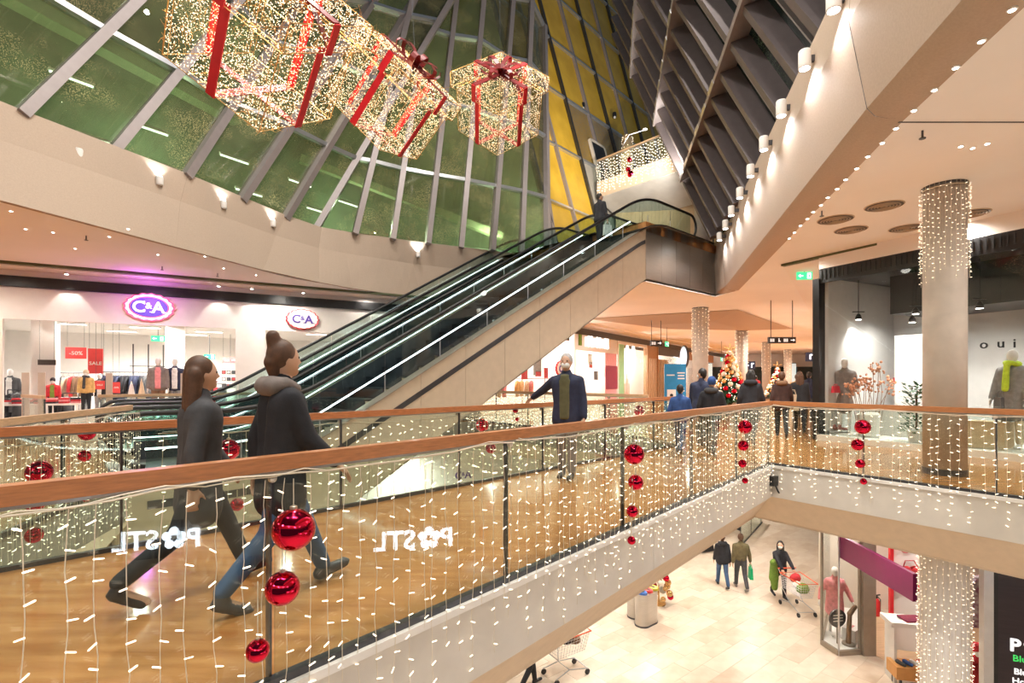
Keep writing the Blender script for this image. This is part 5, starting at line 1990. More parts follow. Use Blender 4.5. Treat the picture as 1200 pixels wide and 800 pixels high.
# black lattice frame above the coats
t = thing('lattice_stand', 'black open lattice stand above the coat rail', 'stand', FA(sO(152, -4.4), 0, -4.4), face_dir(UA))
for x in (0.1, 0.55, 1.0, 1.45):
    MB().bar((x, 0, 0), (x, 0, 2.75), .035, .035).build('upright', M_BLACK, t)
for z in (1.95, 0.3):
    MB().bar((0, 0, z), (1.55, 0, z), .03, .03).build('crossbar', M_BLACK, t)
# posters
M_POSTR = mat('poster_red', (0.74, 0.07, 0.07), 0.5)


def poster(label, px, py, o, w_, h_, lines, tilt=0.0, mm=None):
    s = sO(px, o)
    p = FA(s, 0, o)
    c_ = V((p.x, p.y, EYE - (py - HY) * p.y / FOC))
    t = thing('poster', label, 'poster', c_, face_dir(UA))
    MB().box((0, 0, 0), (w_, .02, h_)).build('sheet', mm or M_POSTR, t)
    for (tx, sz, z) in lines:
        m_ = text_mb(tx, sz, .003, sz * .02)
        xf(m_, Matrix.Translation((0, -.014, z))).build('lettering', M_WHITE, t)
    m_ = MB().tube([(-w_ * .4, 0, h_ / 2), (-w_ * .4, 0, 3.4 - c_.z)], .004, 4).tube([(w_ * .4, 0, h_ / 2), (w_ * .4, 0, 3.4 - c_.z)], .004, 4)
    m_.build('hanging_wire', M_STEELD, t)
    return t


poster('red hanging poster reading -50% over the knitwear rail', 89, 413.5, -2.6, 0.52, 0.36, [('-50%', 0.17, -.06)])
poster('tall red hanging poster reading SALE beside the yellow jacket', 112, 423, -2.4, 0.38, 0.80, [('SALE', 0.15, -.12)])
poster('small red price card reading SALE on the low rail before the coats', 117, 451, -1.6, 0.24, 0.26, [('SALE', 0.07, -.02)])
poster('small red price card on the jeans rail', 136, 454, -1.6, 0.2, 0.34, [('-50%', 0.07, -.02)])
poster('dark shop directory panel on the left pillar of the clothing shop', 55, 424.5, -2.2, 0.42, 0.16, [('SALE', 0.0001, 0)], mm=mat('dark_brown_panel', (0.06, 0.045, 0.04), 0.5))
for k, (px, py) in enumerate([(266, 422), (274, 422)]):
    poster('red heart-red card over the small pictures, ' + ('left one' if k == 0 else 'right one'), px, py, -6.5, 0.34, 0.24, [('SALE', 0.08, -.03)])
for k in range(12):
    px, py = 262 + (k % 4) * 6.2, 436 + (k // 4) * 8
    s = sO(px, -6.8)
    p = FA(s, 0, -8.85)
    t = thing('small_picture', 'small dark picture on the white back wall of the clothing shop', 'picture', V((p.x, p.y, EYE - (py - HY) * (p.y) / FOC)), face_dir(UA), 'small pictures on the shop back wall')
    MB().box((0, 0, 0), (.16, .03, .16)).build('frame', M_BLACK, t)
    MB().box((0, -.02, 0), (.11, .01, .11)).build('print', [M_POSTR, M_SOFF, M_STEELD][k % 3], t)
# two conical ornamental trees
for (px, lab, mm) in ((154, 'white ornamental cone tree before the blazer mannequins', M_WHITE), (166, 'taller tan ornamental cone tree before the blazer mannequins', mat('tan_cone', (0.70, 0.52, 0.34), 0.6))):
    s = sO(px, -0.9)
    p = FA(s, 0, -0.9)
    t = thing('cone_tree', lab, 'ornament', (p.x, p.y, 0))
    MB().lathe([(0.17, 0.02), (0.24, 0.04), (0.20, 0.3), (0.05, 1.25), (0.004, 1.42 if px < 160 else 1.5)], n=20).build('cone', mm, t, smooth=True)
    MB().lathe([(0.14, 0), (0.14, 0.05)], n=16).build('base', M_STEELD, t)
# security gates at the entrance
for px, wh_ in ((30, 'beside the red knitwear table'), (49, 'before the white shop pillar'), (128, 'between the mustard jacket and the cone trees'), (215, 'right of the navy blazer mannequin')):
    s = sO(px, -0.35)
    p = FA(s, 0, -0.35)
    t = thing('security_gate', 'slim grey security gate post ' + wh_, 'gate', (p.x, p.y, 0), face_dir(UA), 'security gates at the clothing shop entrance')
    MB().box((0, 0, 0.85), (0.15, 0.06, 1.6)).build('panel', mat('gate_taupe', (0.48, 0.40, 0.33), 0.4), t)
    MB().box((0, 0, 0.03), (0.26, 0.3, 0.06)).build('foot', M_STEELD, t)
# display tables with folded clothes
for k, (px, o, cs, lab) in enumerate([(14, -1.5, ['red', 'white', 'red', 'charcoal'], 'low white display table with folded red knitwear at the left of the clothing shop'), (68, -1.2, ['red', 'black', 'red', 'pink'], 'low white display table heaped with red clothes beside the left pillar')]):
    s = sO(px, o)
    p = FA(s, 0, o)
    t = thing('display_table', lab, 'table', (p.x, p.y, 0), face_dir(UA))
    MB().box((0, 0, 0.74), (1.1, .6, .05)).build('tabletop', M_WHITE, t)
    for sx in (-.48, .48):
        for sy in (-.24, .24):
            MB().box((sx, sy, .36), (.05, .05, .72)).build('leg', M_WHITE, t)
    for q in range(4):
        for h_ in range(3):
            f_ = MB().box((0, 0, 0), (0.22, .3, .05)).build('folded_jumper', cloth(cs[(q + h_) % 4]), None)
            f_.location = (p.x + UA.x * (-.4 + .27 * q), p.y + UA.y * (-.4 + .27 * q), .79 + .055 * h_)
            f_.rotation_euler = (0, 0, face_dir(UA) + rnd(-.1, .1))
            tag(f_, cs[(q + h_) % 4] + ' folded jumper, ' + ['bottom', 'middle', 'top'][h_] + ' of the ' + ['first', 'second', 'third', 'fourth'][q] + ' stack on the ' + ('red knitwear table' if k == 0 else 'table by the shop pillar'), 'clothing', 'folded tops on the ' + ('left display table' if k == 0 else 'display table by the left pillar'))

# ================================================================ people


def ik(a, b, l1, l2, hint):
    """joint between a and b for limb lengths l1, l2, bent toward hint"""
    a, b = V(a), V(b)
    d = b - a
    L = min(d.length, (l1 + l2) * .999)
    d.normalize()
    x = (l1 * l1 - l2 * l2 + L * L) / (2 * L)
    hh = math.sqrt(max(0, l1 * l1 - x * x))
    hv = V(hint) - d * V(hint).dot(d)
    hv.normalize()
    return a + d * x + hv * hh, a + d * L


def remesh(o, vox, it=3):
    md = o.modifiers.new('remesh', 'REMESH')
    md.mode = 'VOXEL'
    md.voxel_size = vox
    md.use_smooth_shade = True
    ms = o.modifiers.new('smooth', 'SMOOTH')
    ms.factor = 0.5
    ms.iterations = it


def person(label, loc, yaw, h=1.75, legs=((0, 0), (0, 0)), arms=((0, 8, 10), (0, 8, 10)), top='black', pants='black', shoes='black', hair='hair_brown', hairstyle='short',
           coat=0.0, skin='skin', hood=None, mask=False, cap=None, lean=0.0, female=False, hands=None, cat='person', name='person', face=True, skirt=None, bare_top=None, group=None, headturn=0.0,
           scarf=None, vox=0.013, inner=None, lapels=None):
    """legs: (hip forward deg, knee bend deg) left, right; arms: (forward, outward, elbow bend)"""
    k = h / 1.75
    t = thing(name, label, cat, loc, yaw, group)
    J = {}
    sw = 0.185 if not female else 0.165
    hip = {-1: V((-.09, 0, .93)), 1: V((.09, 0, .93))}
    feet = {}
    for i, sg in enumerate((-1, 1)):
        a, kn = R(legs[i][0]), R(legs[i][1])
        knee = hip[sg] + V((0, math.sin(a), -math.cos(a))) * .43
        ank = knee + V((0, math.sin(a - kn), -math.cos(a - kn))) * .42
        feet[sg] = (knee, ank, a - kn)
    drop = min(feet[s][1].z for s in (-1, 1)) - 0.085
    D = V((0, 0, -drop))
    ln = R(lean)

    def up(p):
        """torso points lean about the pelvis"""
        p = V(p)
        q = p - V((0, 0, .95))
        return V((q.x, q.y * math.cos(ln) + q.z * math.sin(ln), q.z * math.cos(ln) - q.y * math.sin(ln))) + V((0, 0, .95)) + D

    body = MB()
    for sg in (-1, 1):
        knee, ank, fa = feet[sg]
        body.capsule(hip[sg] + D, .082, knee + D, .056)
        body.capsule(knee + D, .055, ank + D, .038)
        toe = ank + V((0, .17 * math.cos(max(fa, -.6)), .17 * math.sin(max(fa, -.9)) * .7 - .045))
        body.capsule(ank + D + V((0, -.02, -.035)), .04, toe + D, .032)
    body.capsule(up((-.06, 0, .98)), .10, up((.06, 0, .98)), .10)
    body.capsule(up((-.05, 0, 1.0)), .10, up((-.085, 0.01, 1.32)), .10)
    body.capsule(up((.05, 0, 1.0)), .10, up((.085, 0.01, 1.32)), .10)
    for sg in (-1, 1):
        body.capsule(up((0, 0, 1.42)), .062, up((sg * (sw - .03), 0, 1.375)), .052)
    body.capsule(up((0, 0, 1.40)), .056, up((0, .015, 1.54)), .050)
    hc = up((0, .02, 1.635))
    hr = Matrix.Rotation(R(headturn), 3, 'Z')
    body.ball(hc, .105, 16, 12, (.74, .90, 1.08), hr)
    body.capsule(hc + hr @ V((0, .03, -.055)), .052, hc + hr @ V((0, .055, -.075)), .038)
    if face:
        body.capsule(hc + hr @ V((0, .086, .014)), .010, hc + hr @ V((0, .100, -.018)), .0135)
        for sg in (-1, 1):
            body.ball(hc + hr @ V((sg * .078, -.005, -.005)), .026, 8, 6, (.4, .8, 1.2))
    HND = {}
    arm_pts = {}
    for i, sg in enumerate((-1, 1)):
        sh = up((sg * sw, 0, 1.385))
        f, o_, e = [R(v) for v in arms[i]]
        d1 = V((sg * math.sin(o_), math.sin(f) * math.cos(o_), -math.cos(f) * math.cos(o_)))
        el = sh + d1 * .29
        d2 = V((sg * math.sin(o_) * .6, math.sin(f + e) * math.cos(o_), -math.cos(f + e) * math.cos(o_))).normalized()
        wr = el + d2 * .25
        if hands and hands[i] is not None:
            el, wr = ik(sh, V(hands[i]) / k, .29, .26, V((sg * .5, -.5, -.6)))
            d2 = (wr - el).normalized()
        arm_pts[sg] = (sh, el, wr)
        body.capsule(sh, .052, el, .040)
        body.capsule(el, .039, wr, .027)
        # hand: palm, four fingers, thumb
        side = d2.cross(V((0, 0, 1)))
        if side.length < .2:
            side = d2.cross(V((1, 0, 0)))
        side.normalize()
        side = V((0, 1, 0)) if abs(d2.z) > .85 else side
        side = (side - d2 * side.dot(d2)).normalized()
        pn = d2.cross(side).normalized()
        if pn.x * sg > 0:
            pn = -pn
        pc = wr + d2 * .045
        body.capsule(wr + side * .016, .021, pc + d2 * .04 + side * .022, .018, 8)
        body.capsule(wr - side * .016, .021, pc + d2 * .04 - side * .022, .018, 8)
        for q, (off, fl) in enumerate(((-.033, .058), (-.011, .070), (.011, .074), (.033, .066))):
            b0 = pc + d2 * .05 + side * off
            b1 = b0 + d2 * fl * .55 + pn * .010
            b2 = b1 + (d2 * .75 + pn * .65).normalized() * fl * .5
            body.capsule(b0, .0105, b1, .0098, 7)
            body.capsule(b1, .0098, b2, .0088, 7)
        tb = wr + d2 * .03 + side * .03
        tm_ = tb + (d2 * .6 + side * .75 + pn * .2).normalized() * .045
        body.capsule(tb, .014, tm_, .012, 7)
        body.capsule(tm_, .012, tm_ + (d2 * .9 + side * .3 + pn * .3).normalized() * .03, .010, 7)
        HND[sg] = pc + d2 * .05

    def put(mb_, nm_, m_, vx=None, it=3, smooth=True, par=None):
        mb_.v = [(x * k, y * k, z * k) for (x, y, z) in mb_.v]
        o = mb_.build(nm_, m_, par or t, smooth=smooth)
        if vx:
            remesh(o, vx * k, it)
        return o

    bd = put(body, 'body', mat('skin_' + skin, PAL[skin], 0.5, var=0.05), vox, 2)
    # trousers
    if pants:
        m_ = MB()
        for sg in (-1, 1):
            knee, ank, fa = feet[sg]
            m_.capsule(hip[sg] + D, .100, knee + D, .072)
            m_.capsule(knee + D, .072, ank + D + V((0, 0, .03)), .058)
        m_.capsule(up((-.055, 0, .99)), .115, up((.055, 0, .99)), .115)
        put(m_, 'trousers', cloth(pants), .02)
    if shoes:
        for sg in (-1, 1):
            knee, ank, fa = feet[sg]
            m_ = MB()
            ff = max(fa, -.9)
            toe = ank + V((0, .18 * math.cos(ff), .18 * math.sin(ff) * .7 - .045))
            m_.capsule(ank + D + V((0, -.03, -.04)), .045, toe + D, .040)
            m_.capsule(ank + D + V((0, 0, .03)), .047, ank + D + V((0, -.01, -.04)), .047)
            put(m_, 'shoe', mat('leather_' + shoes, PAL[shoes], 0.35, var=0.15), .02)
    if top:
        m_ = MB()
        m_.capsule(up((-.055, 0, 1.0)), .128, up((-.095, 0.005, 1.33)), .128)
        m_.capsule(up((.055, 0, 1.0)), .128, up((.095, 0.005, 1.33)), .128)
        for sg in (-1, 1):
            m_.capsule(up((0, 0, 1.41)), .092, up((sg * (sw - .005), 0, 1.375)), .072)
        m_.capsule(up((0, 0, 1.43)), .085, up((0, 0, 1.49)), .072)
        if coat > 0:
            for sg in (-1, 1):
                m_.capsule(up((sg * .06, 0, 1.05)), .13, V((sg * .075, -.01, .98 - coat)) + D, .145)
            m_.capsule(up((0, 0, 1.05)), .12, V((0, -.01, .98 - coat)) + D, .13)
        for sg in (-1, 1):
            sh, el, wr = arm_pts[sg]
            m_.capsule(sh - V((0, 0, .008)), .072, el, .062)
            m_.capsule(el, .064, wr - (wr - el).normalized() * .02, .050)
        jk = put(m_, 'jacket' if coat or lapels else 'top', cloth(top), .02)
        if inner:
            m_ = MB()
            for z_ in (0.90, 0.98, 1.04, 1.12, 1.22, 1.32, 1.40):
                m_.box(up((0, .112, z_)), (.16 if z_ < 1.35 else .12, .05, .13))
            put(m_, 'jumper', cloth(inner), .02)
        if hood:
            m_ = MB().capsule(up((-.08, -.08, 1.46)), .07, up((.08, -.08, 1.46)), .07)
            m_.capsule(up((-.10, -.02, 1.47)), .055, up((-.05, .07, 1.44)), .045).capsule(up((.10, -.02, 1.47)), .055, up((.05, .07, 1.44)), .045)
            put(m_, 'hood', cloth(hood), .02)
    if scarf:
        m_ = MB()
        m_.tube([up((.09 * math.cos(a * .63), .02 + .085 * math.sin(a * .63), 1.50 + .02 * math.sin(a))) for a in range(10)], .045, 8, closed=True)
        m_.capsule(up((.04, .12, 1.48)), .045, up((.05, .15, 1.05)), .055)
        put(m_, 'scarf', cloth(scarf), .018)
    if skirt:
        m_ = MB().capsule(up((0, 0, 1.0)), .125, V((0, 0, .62)) + D, .20)
        put(m_, 'skirt', cloth(skirt), .022)
    # hair and headwear
    if hair and hairstyle != 'none':
        m_ = MB()
        m_.ball(hc + hr @ V((0, -.022, .026)), .112, 16, 12, (.80, .86, 1.0), hr)
        if hairstyle == 'short':
            m_.capsule(hc + hr @ V((0, -.06, -.02)), .062, hc + hr @ V((0, -.05, -.07)), .045)
        if hairstyle == 'long':
            for x in (-.05, 0, .05):
                m_.capsule(hc + hr @ V((x, -.06, 0)), .058, hc + hr @ V((x * 1.3, -.075, -.25)), .045)
        if hairstyle == 'up':
            m_.capsule(hc + hr @ V((0, -.06, .07)), .05, hc + hr @ V((0, -.075, .15)), .045)
            m_.capsule(hc + hr @ V((0, -.075, -.02)), .06, hc + hr @ V((0, -.065, -.10)), .04)
        if hairstyle == 'pony':
            m_.capsule(hc + hr @ V((0, -.10, .03)), .035, hc + hr @ V((0, -.15, -.16)), .03)
        put(m_, 'hair', mat('hair_' + hair, PAL[hair], 0.55, var=0.25, scale=30), .012, 1)
    if cap:
        m_ = MB().ball(hc + hr @ V((0, -.012, .035)), .118, 16, 12, (.82, .92, .98), hr)
        put(m_, 'hat', cloth(cap), .012, 1)
    if face and skin == 'skin':
        for sg in (-1, 1):
            put(MB().ball(hc + hr @ V((sg * .031, .0765, .014)), .0115, 10, 8), 'eye', mat('eye_dark', (0.03, 0.02, 0.015), 0.15))
        if not mask:
            put(MB().capsule(hc + hr @ V((-.018, .0865, -.056)), .0055, hc + hr @ V((.018, .0865, -.056)), .0055), 'mouth', mat('lip', (0.42, 0.16, 0.14), 0.5))
    if mask:
        m_ = MB().ball(hc + hr @ V((0, .054, -.045)), .062, 14, 10, (1.02, .86, .80), hr)
        put(m_, 'face_mask', mat('mask_white', (0.85, 0.88, 0.88), 0.7), None)
    t['_h'] = 0
    del t['_h']
    WR = {sg: (Matrix.Rotation(yaw, 3, 'Z') @ (HND[sg] * k)) + V(loc) for sg in HND}
    return t, WR


def heading(dx, dy):
    """yaw that turns local +y along (dx,dy)"""
    return math.atan2(dy, dx) - math.pi / 2


TOCAM = -math.pi
# two women walking along the bridge
hb = heading(UB.x, UB.y)
person('woman with pinned-up brown hair in dark hooded coat and jeans walking along the bridge', G(330, 698), hb, 1.76, ((24, 4), (-14, 26)), ((-18, 8, 18), (20, 8, 25)), 'black', 'jeans', 'charcoal', 'hair_brown', 'up', coat=0.28, hood='taupe', female=True, headturn=0)
person('woman in dark coat walking a step behind on the left of the bridge', G(234, 693), hb, 1.66, ((26, 6), (-20, 30)), ((18, 8, 20), (-16, 8, 14)), 'charcoal', 'black', 'black', 'hair_brown', 'long', coat=0.30, female=True)
# masked man leaning on the rear rail
ml = G(664, 560)
yaw_m = heading(-0.35, -0.94)
hand_w = AT(616, 472.5, 8.05)
hl = Matrix.Rotation(-yaw_m, 3, 'Z') @ (hand_w - ml)
person('grey-haired man with white mask and open navy jacket, one hand on the bridge rail', ml, yaw_m, 1.83, ((8, 6), (-4, 8)), ((0, 10, 12), (0, 30, 10)), 'navy', 'taupe', 'black', 'hair_grey', 'short', coat=0.16, mask=True, inner='olive', hands=(None, hl), vox=0.011)
# rider on the escalator
s_p = 1.55
pe = EP(2.35, 1.0, 0)
k_ = None
best = None
for i in range(200):
    s = -2 + 8 * i / 200
    p = EP(s, 0.95, zt(s))
    if best is None or abs(CX + FOC * p.x / p.y - 703) < best[0]:
        best = (abs(CX + FOC * p.x / p.y - 703), s)
pe = EP(best[1], 0.95, zt(best[1]) + 0.01)
w_, wr_h = person('dark-clad rider with a white bag standing high on the near escalator', pe, heading(EU.x, EU.y), 1.62, ((4, 0), (-4, 4)), ((10, 8, 20), (5, 10, 5)), 'black', 'black', 'black', 'hair_black', 'short', coat=0.12, headturn=-40)


def bag(label, c, w_, h_, d_, m_, rz=0.0, handle=True, name='bag'):
    t = thing(name, label, 'bag', c, rz)
    b = MB()
    b.add([(-w_ * .5, -d_ / 2, -h_), (w_ * .5, -d_ / 2, -h_), (w_ * .5, d_ / 2, -h_), (-w_ * .5, d_ / 2, -h_), (-w_ * .45, -d_ * .35, 0), (w_ * .45, -d_ * .35, 0), (w_ * .45, d_ * .35, 0), (-w_ * .45, d_ * .35, 0)],
          [(0, 3, 2, 1), (4, 5, 6, 7), (0, 1, 5, 4), (1, 2, 6, 5), (2, 3, 7, 6), (3, 0, 4, 7)])
    b.build('body', m_, t)
    if handle:
        for y in (-d_ * .3, d_ * .3):
            MB().tube([(-w_ * .25, y, -.01), (-w_ * .18, y * .5, h_ * .28), (w_ * .18, y * .5, h_ * .28), (w_ * .25, y, -.01)], 0.008, 5).build('handle', m_, t)
    return t


bag('white shopping bag held by the rider on the escalator', wr_h[1] + V((0, 0, -.12)), .30, .34, .12, cloth('white'), .5)
# group walking away at the end of the bridge
Y9 = 10.2


def stand_at(px, y, z=0.0):
    return V(((px - CX) * y / FOC, y, z))


away = heading(0.55, 0.83)
person('boy in a blue jacket at the end of the bridge, beside the info board', stand_at(797, 9.9), away, 1.36, ((14, 4), (-12, 16)), ((-10, 14, 30), (14, 10, 20)), 'blue', 'jeans', 'black', 'hair_black', 'short', coat=0.05)
person('dark-haired man with face mask in navy jacket, looking left beside the beanie wearer', stand_at(822, 11.0), away, 1.70, ((12, 4), (-10, 14)), ((10, 8, 20), (-10, 8, 20)), 'navy', 'black', 'black', 'hair_black', 'short', coat=0.1, mask=True, headturn=70)
person('person in a blue beanie and wide black leather jacket, seen from behind', stand_at(834, 9.7), away, 1.50, ((10, 4), (-10, 12)), ((-8, 16, 25), (8, 16, 25)), 'black', 'charcoal', 'black', None, 'none', coat=0.12, cap='blue', hood='charcoal')
person('person with black hair in a long black coat, walking away right of the beanie wearer', stand_at(880, 11.3), away, 1.68, ((12, 4), (-12, 14)), ((-8, 14, 20), (8, 14, 20)), 'black', 'black', 'black', 'hair_black', 'long', coat=0.32, hood='black', female=True)
w_, wr2 = person('person in a brown fur-hooded jacket and black trousers, walking away at the bridge corner', G(916, 512), heading(.4, .9), 1.66, ((14, 4), (-14, 18)), ((-12, 12, 20), (12, 12, 20)), 'darkbrown', 'black', 'black', 'hair_brown', 'short', coat=0.14, hood='brown', female=True)
w_, wr3 = person('person in black jacket with a pale shoulder bag, right of the fur hood', stand_at(937, 14.0), heading(.4, .9), 1.68, ((12, 4), (-12, 12)), ((-10, 10, 10), (10, 10, 10)), 'black', 'black', 'black', 'hair_brown', 'long', coat=0.1, female=True)
bag('pale canvas shoulder bag on the walker right of the fur hood', V((wr3[-1].x, wr3[-1].y - .12, 1.05)), .36, .45, .12, cloth('cream'), .3)
person('person in a dark blue jacket farther down the mall, before the boutique pier', stand_at(948, 18.5), heading(.5, .9), 1.74, ((10, 4), (-10, 10)), top='navy', pants='charcoal', hair='hair_black', coat=0.1)
person('person in an orange-brown jacket far down the mall, left of the blue jacket', stand_at(934, 19.5), heading(.5, .9), 1.66, ((10, 4), (-10, 10)), top='mustard', pants='black', hair='hair_brown', coat=0.1)
person('person in a bright blue jacket far down the mall, at the boutique corner', stand_at(956.5, 24.0), heading(.5, .9), 1.68, top='blue', pants='black', hair='hair_black', coat=0.1)
person('distant person in red beside the fourth column', stand_at(886, 33.0), heading(.5, .9), 1.7, top='red', pants='black', hair='hair_black')

# ---------------------------------------------------------------- ground floor people
w_, _h = person('woman in black hooded jacket and jeans walking away on the ground floor', G(846.5, 687, GROUND), heading(.12, 1), 1.68, ((16, 6), (-14, 18)), ((10, 8, 10), (-10, 8, 10)), 'black', 'jeans', 'black', 'hair_brown', 'short', coat=0.1, hood='black', female=True)
w_, wrg = person('man in khaki top and dark trousers walking away, carrying a green bag', G(868, 690, GROUND), heading(.12, 1), 1.74, ((14, 6), (-14, 18)), ((-8, 8, 8), (4, 16, 6)), 'khaki', 'charcoal', 'taupe', 'hair_brown', 'short')
bag('bright green shopping bag carried by the man in khaki', wrg[1] + V((0, 0, -.10)), .26, .34, .1, mat('green_bag', PAL['green'], 0.5), 1.4)
cw = G(914, 700, GROUND)
yaw_c = heading(.45, -.9)
cart_c = G(941, 717, GROUND) + V((-.1, .1, 0))
push = (cart_c - cw)
hd = heading(push.x, push.y)
loc_h = [(-.17, .42, .98), (.17, .42, .98)]
person('masked woman with long dark hair in black jacket pushing a shopping cart', cw, hd, 1.70, ((8, 4), (-12, 16)), ((40, 6, 40), (40, 6, 40)), 'black', 'black', 'black', 'hair_black', 'long', coat=0.12, mask=True, female=True, headturn=-35, hands=loc_h)
t = thing('parka', 'green parka draped over the shopping cart pusher\'s arm', 'clothing', cw + V((-.26, .06, 0.05)), hd)
m_ = MB().capsule((-.02, .15, 1.05), .10, (-.05, .1, .55), .14).capsule((-.06, .1, .6), .13, (-.1, .06, .25), .09).capsule((.06, .2, 1.06), .07, (-.05, .1, .95), .10)
o = m_.build('cloth', cloth('leaf'), t)
remesh(o, .02)


def cart(label, c, yaw, fill):
    t = thing('shopping_cart', label, 'cart', c, yaw)
    m_ = MB()
    # basket: y forward
    x0, x1 = .22, .28
    rows = 6
    for i in range(rows + 1):
        f = i / rows
        z = .52 + .42 * f
        xa = .20 + .07 * f
        ya, yb = -.36 - .0 * f, .40 + .10 * f
        m_.tube([(-xa, ya, z), (xa, ya, z), (xa * .85, yb, z), (-xa * .85, yb, z)], .005, 4, closed=True)
    for i in range(11):
        f = i / 10
        y0 = -.36 + .76 * f
        y1 = -.36 + .86 * f
        for sg in (-1, 1):
            m_.tube([(sg * .20 * (1 - .15 * f), y0, .52), (sg * .27 * (1 - .15 * f), y1, .94)], .004, 4)
    for i in range(7):
        x = -.17 + .34 * i / 6
        m_.tube([(x, -.36, .52), (x * .85, .40, .52)], .004, 4)
        m_.tube([(x * .85, .40, .52), (x * 1.2, .50, .94)], .004, 4)
        m_.tube([(x, -.36, .52), (x * 1.3, -.36, .94)], .004, 4)
    m_.build('basket', M_ALU, t)
    fr = MB()
    for sg in (-1, 1):
        fr.tube([(sg * .26, -.50, 1.02), (sg * .25, -.40, .90), (sg * .22, -.36, .50), (sg * .20, -.05, .22), (sg * .24, .42, .14)], .012, 6)
        fr.tube([(sg * .20, -.05, .22), (sg * .25, -.42, .14)], .012, 6)
    fr.tube([(-.24, .42, .14), (.24, .42, .14)], .010, 6)
    fr.build('frame', M_ALU, t)
    MB().tube([(-.27, -.50, 1.02), (.27, -.50, 1.02)], .018, 8).build('handle', mat('cart_red', (0.75, 0.10, 0.03), 0.4), t)
    MB().tube([(-.30, -.36, .95), (.30, -.36, .95), (.25, .52, .95), (-.25, .52, .95)], .014, 6, closed=True).build('bumper_rim', mat('cart_red', (0.75, 0.10, 0.03), 0.4), t)
    for (x, y) in ((-.24, .42), (.24, .42), (-.25, -.42), (.25, -.42)):
        w_ = MB().tube([(x - .014, y, .065), (x + .014, y, .065)], .062, 14).build('wheel', M_RUBBER, t)
        MB().bar((x, y, .07), (x, y, .15), .035, .02).build('caster_fork', M_ALU, t)
    for (nm9, lab, cc, px_, sz) in fill:
        o = MB().capsule((px_[0] - sz * .4, px_[1], px_[2]), sz, (px_[0] + sz * .4, px_[1] + .05, px_[2]), sz * .8).build(nm9, cloth(cc) if isinstance(cc, str) else cc, None, smooth=True)
        rm = Matrix.Rotation(yaw, 4, 'Z')
        o.matrix_world = Matrix.Translation(V(c)) @ rm
        tag(o, lab, 'shopping')
    return t


cart('wire shopping cart with orange rim pushed by the masked woman', cart_c, hd, [('folded_scarf', 'red folded cloth on top of the shopping in the masked woman\'s cart', 'red', (-.02, -.18, .86), .13), ('green_bag', 'green bag at the front of the masked woman\'s cart', 'leaf', (0, .18, .70), .15), ('white_parcel', 'white parcel in the middle of the masked woman\'s cart', 'white', (.05, 0.0, .74), .10)])
# cart and pusher half hidden under the bridge edge
c2 = G(668, 830, GROUND)
c2 = V((AT(663, 770, 11.2).x, 11.2, GROUND))
cart('orange rimmed shopping cart coming out from under the bridge', c2, heading(.85, .5), [('dark_coat', 'dark coat heaped in the cart under the bridge edge', 'black', (0, -.05, .84), .17), ('brown_bag', 'brown bag in the cart under the bridge edge', 'brown', (0, .2, .74), .13)])
person('person in grey pushing a cart out from under the bridge edge', c2 + V((-.78, -.46, 0)), heading(.85, .5), 1.6, ((12, 4), (-14, 18)), ((40, 6, 40), (40, 6, 40)), 'grey', 'black', 'black', 'hair_black', 'short', coat=0.1, hands=[(-.17, .42, .98), (.17, .42, .98)], lean=8)
# ================================================================ shop mannequins


def mannequin(label, px, o, h, where='A', lift=0.0, yaw=None, **kw):
    if where == 'A':
        p = FA(sO(px, o), 0, o)
        yaw = face_dir(UA) - math.pi if yaw is None else yaw
    else:
        p = V(px)
    base = V((p.x, p.y, lift))
    if lift > 0.05:
        st = MB().box((0, 0, -lift / 2), (0.62, 0.5, lift)).build('pedestal', M_WHITE, None, loc=base, kind='thing')
        st.rotation_euler = (0, 0, yaw)
        tag(st, 'low white pedestal under the ' + ' '.join(label.split()[:9]), 'pedestal')
    d = dict(skin='mannequin', hair=None, hairstyle='none', shoes=None, face=False, cat='mannequin', name='mannequin', vox=0.016)
    d.update(kw)
    return person(label, base, yaw, h, **d)


mannequin('mannequin in grey-brown blazer and checked shirt, left of the blazer pair', 185.5, -0.55, 1.83, lift=0.3, top='taupe', pants='brown', inner='pink', coat=.1, shoes='brown', lapels=True)
mannequin('mannequin in navy blazer with white shirt, right of the blazer pair', 205, -0.75, 1.82, lift=0.3, top='navy', pants='grey', inner='white', coat=.1, shoes='black', lapels=True)
mannequin('mannequin in cream jumper with red striped scarf and dark skirt', 227, -0.7, 1.76, lift=0.3, top='cream', pants='charcoal', scarf='red', skirt='charcoal', female=True)
mannequin('child mannequin in mustard jacket and striped knit hat', 101, -1.0, 1.28, lift=0.45, top='mustard', pants='black', cap='cream', scarf='charcoal', coat=.05)
mannequin('child mannequin in dark jacket beside the mustard one', 117, -1.7, 1.35, lift=0.3, top='black', pants='grey', inner='white', coat=.05)
mannequin('small child mannequin in red and dark jacket by the left pillar', 62, -1.6, 1.2, lift=0.3, top='red', pants='black', inner='leaf', cap='black')
mannequin('mannequin in dark clothes at the far left edge of the clothing shop', 12, -3.4, 1.7, lift=0.1, top='charcoal', pants='black', inner='white')
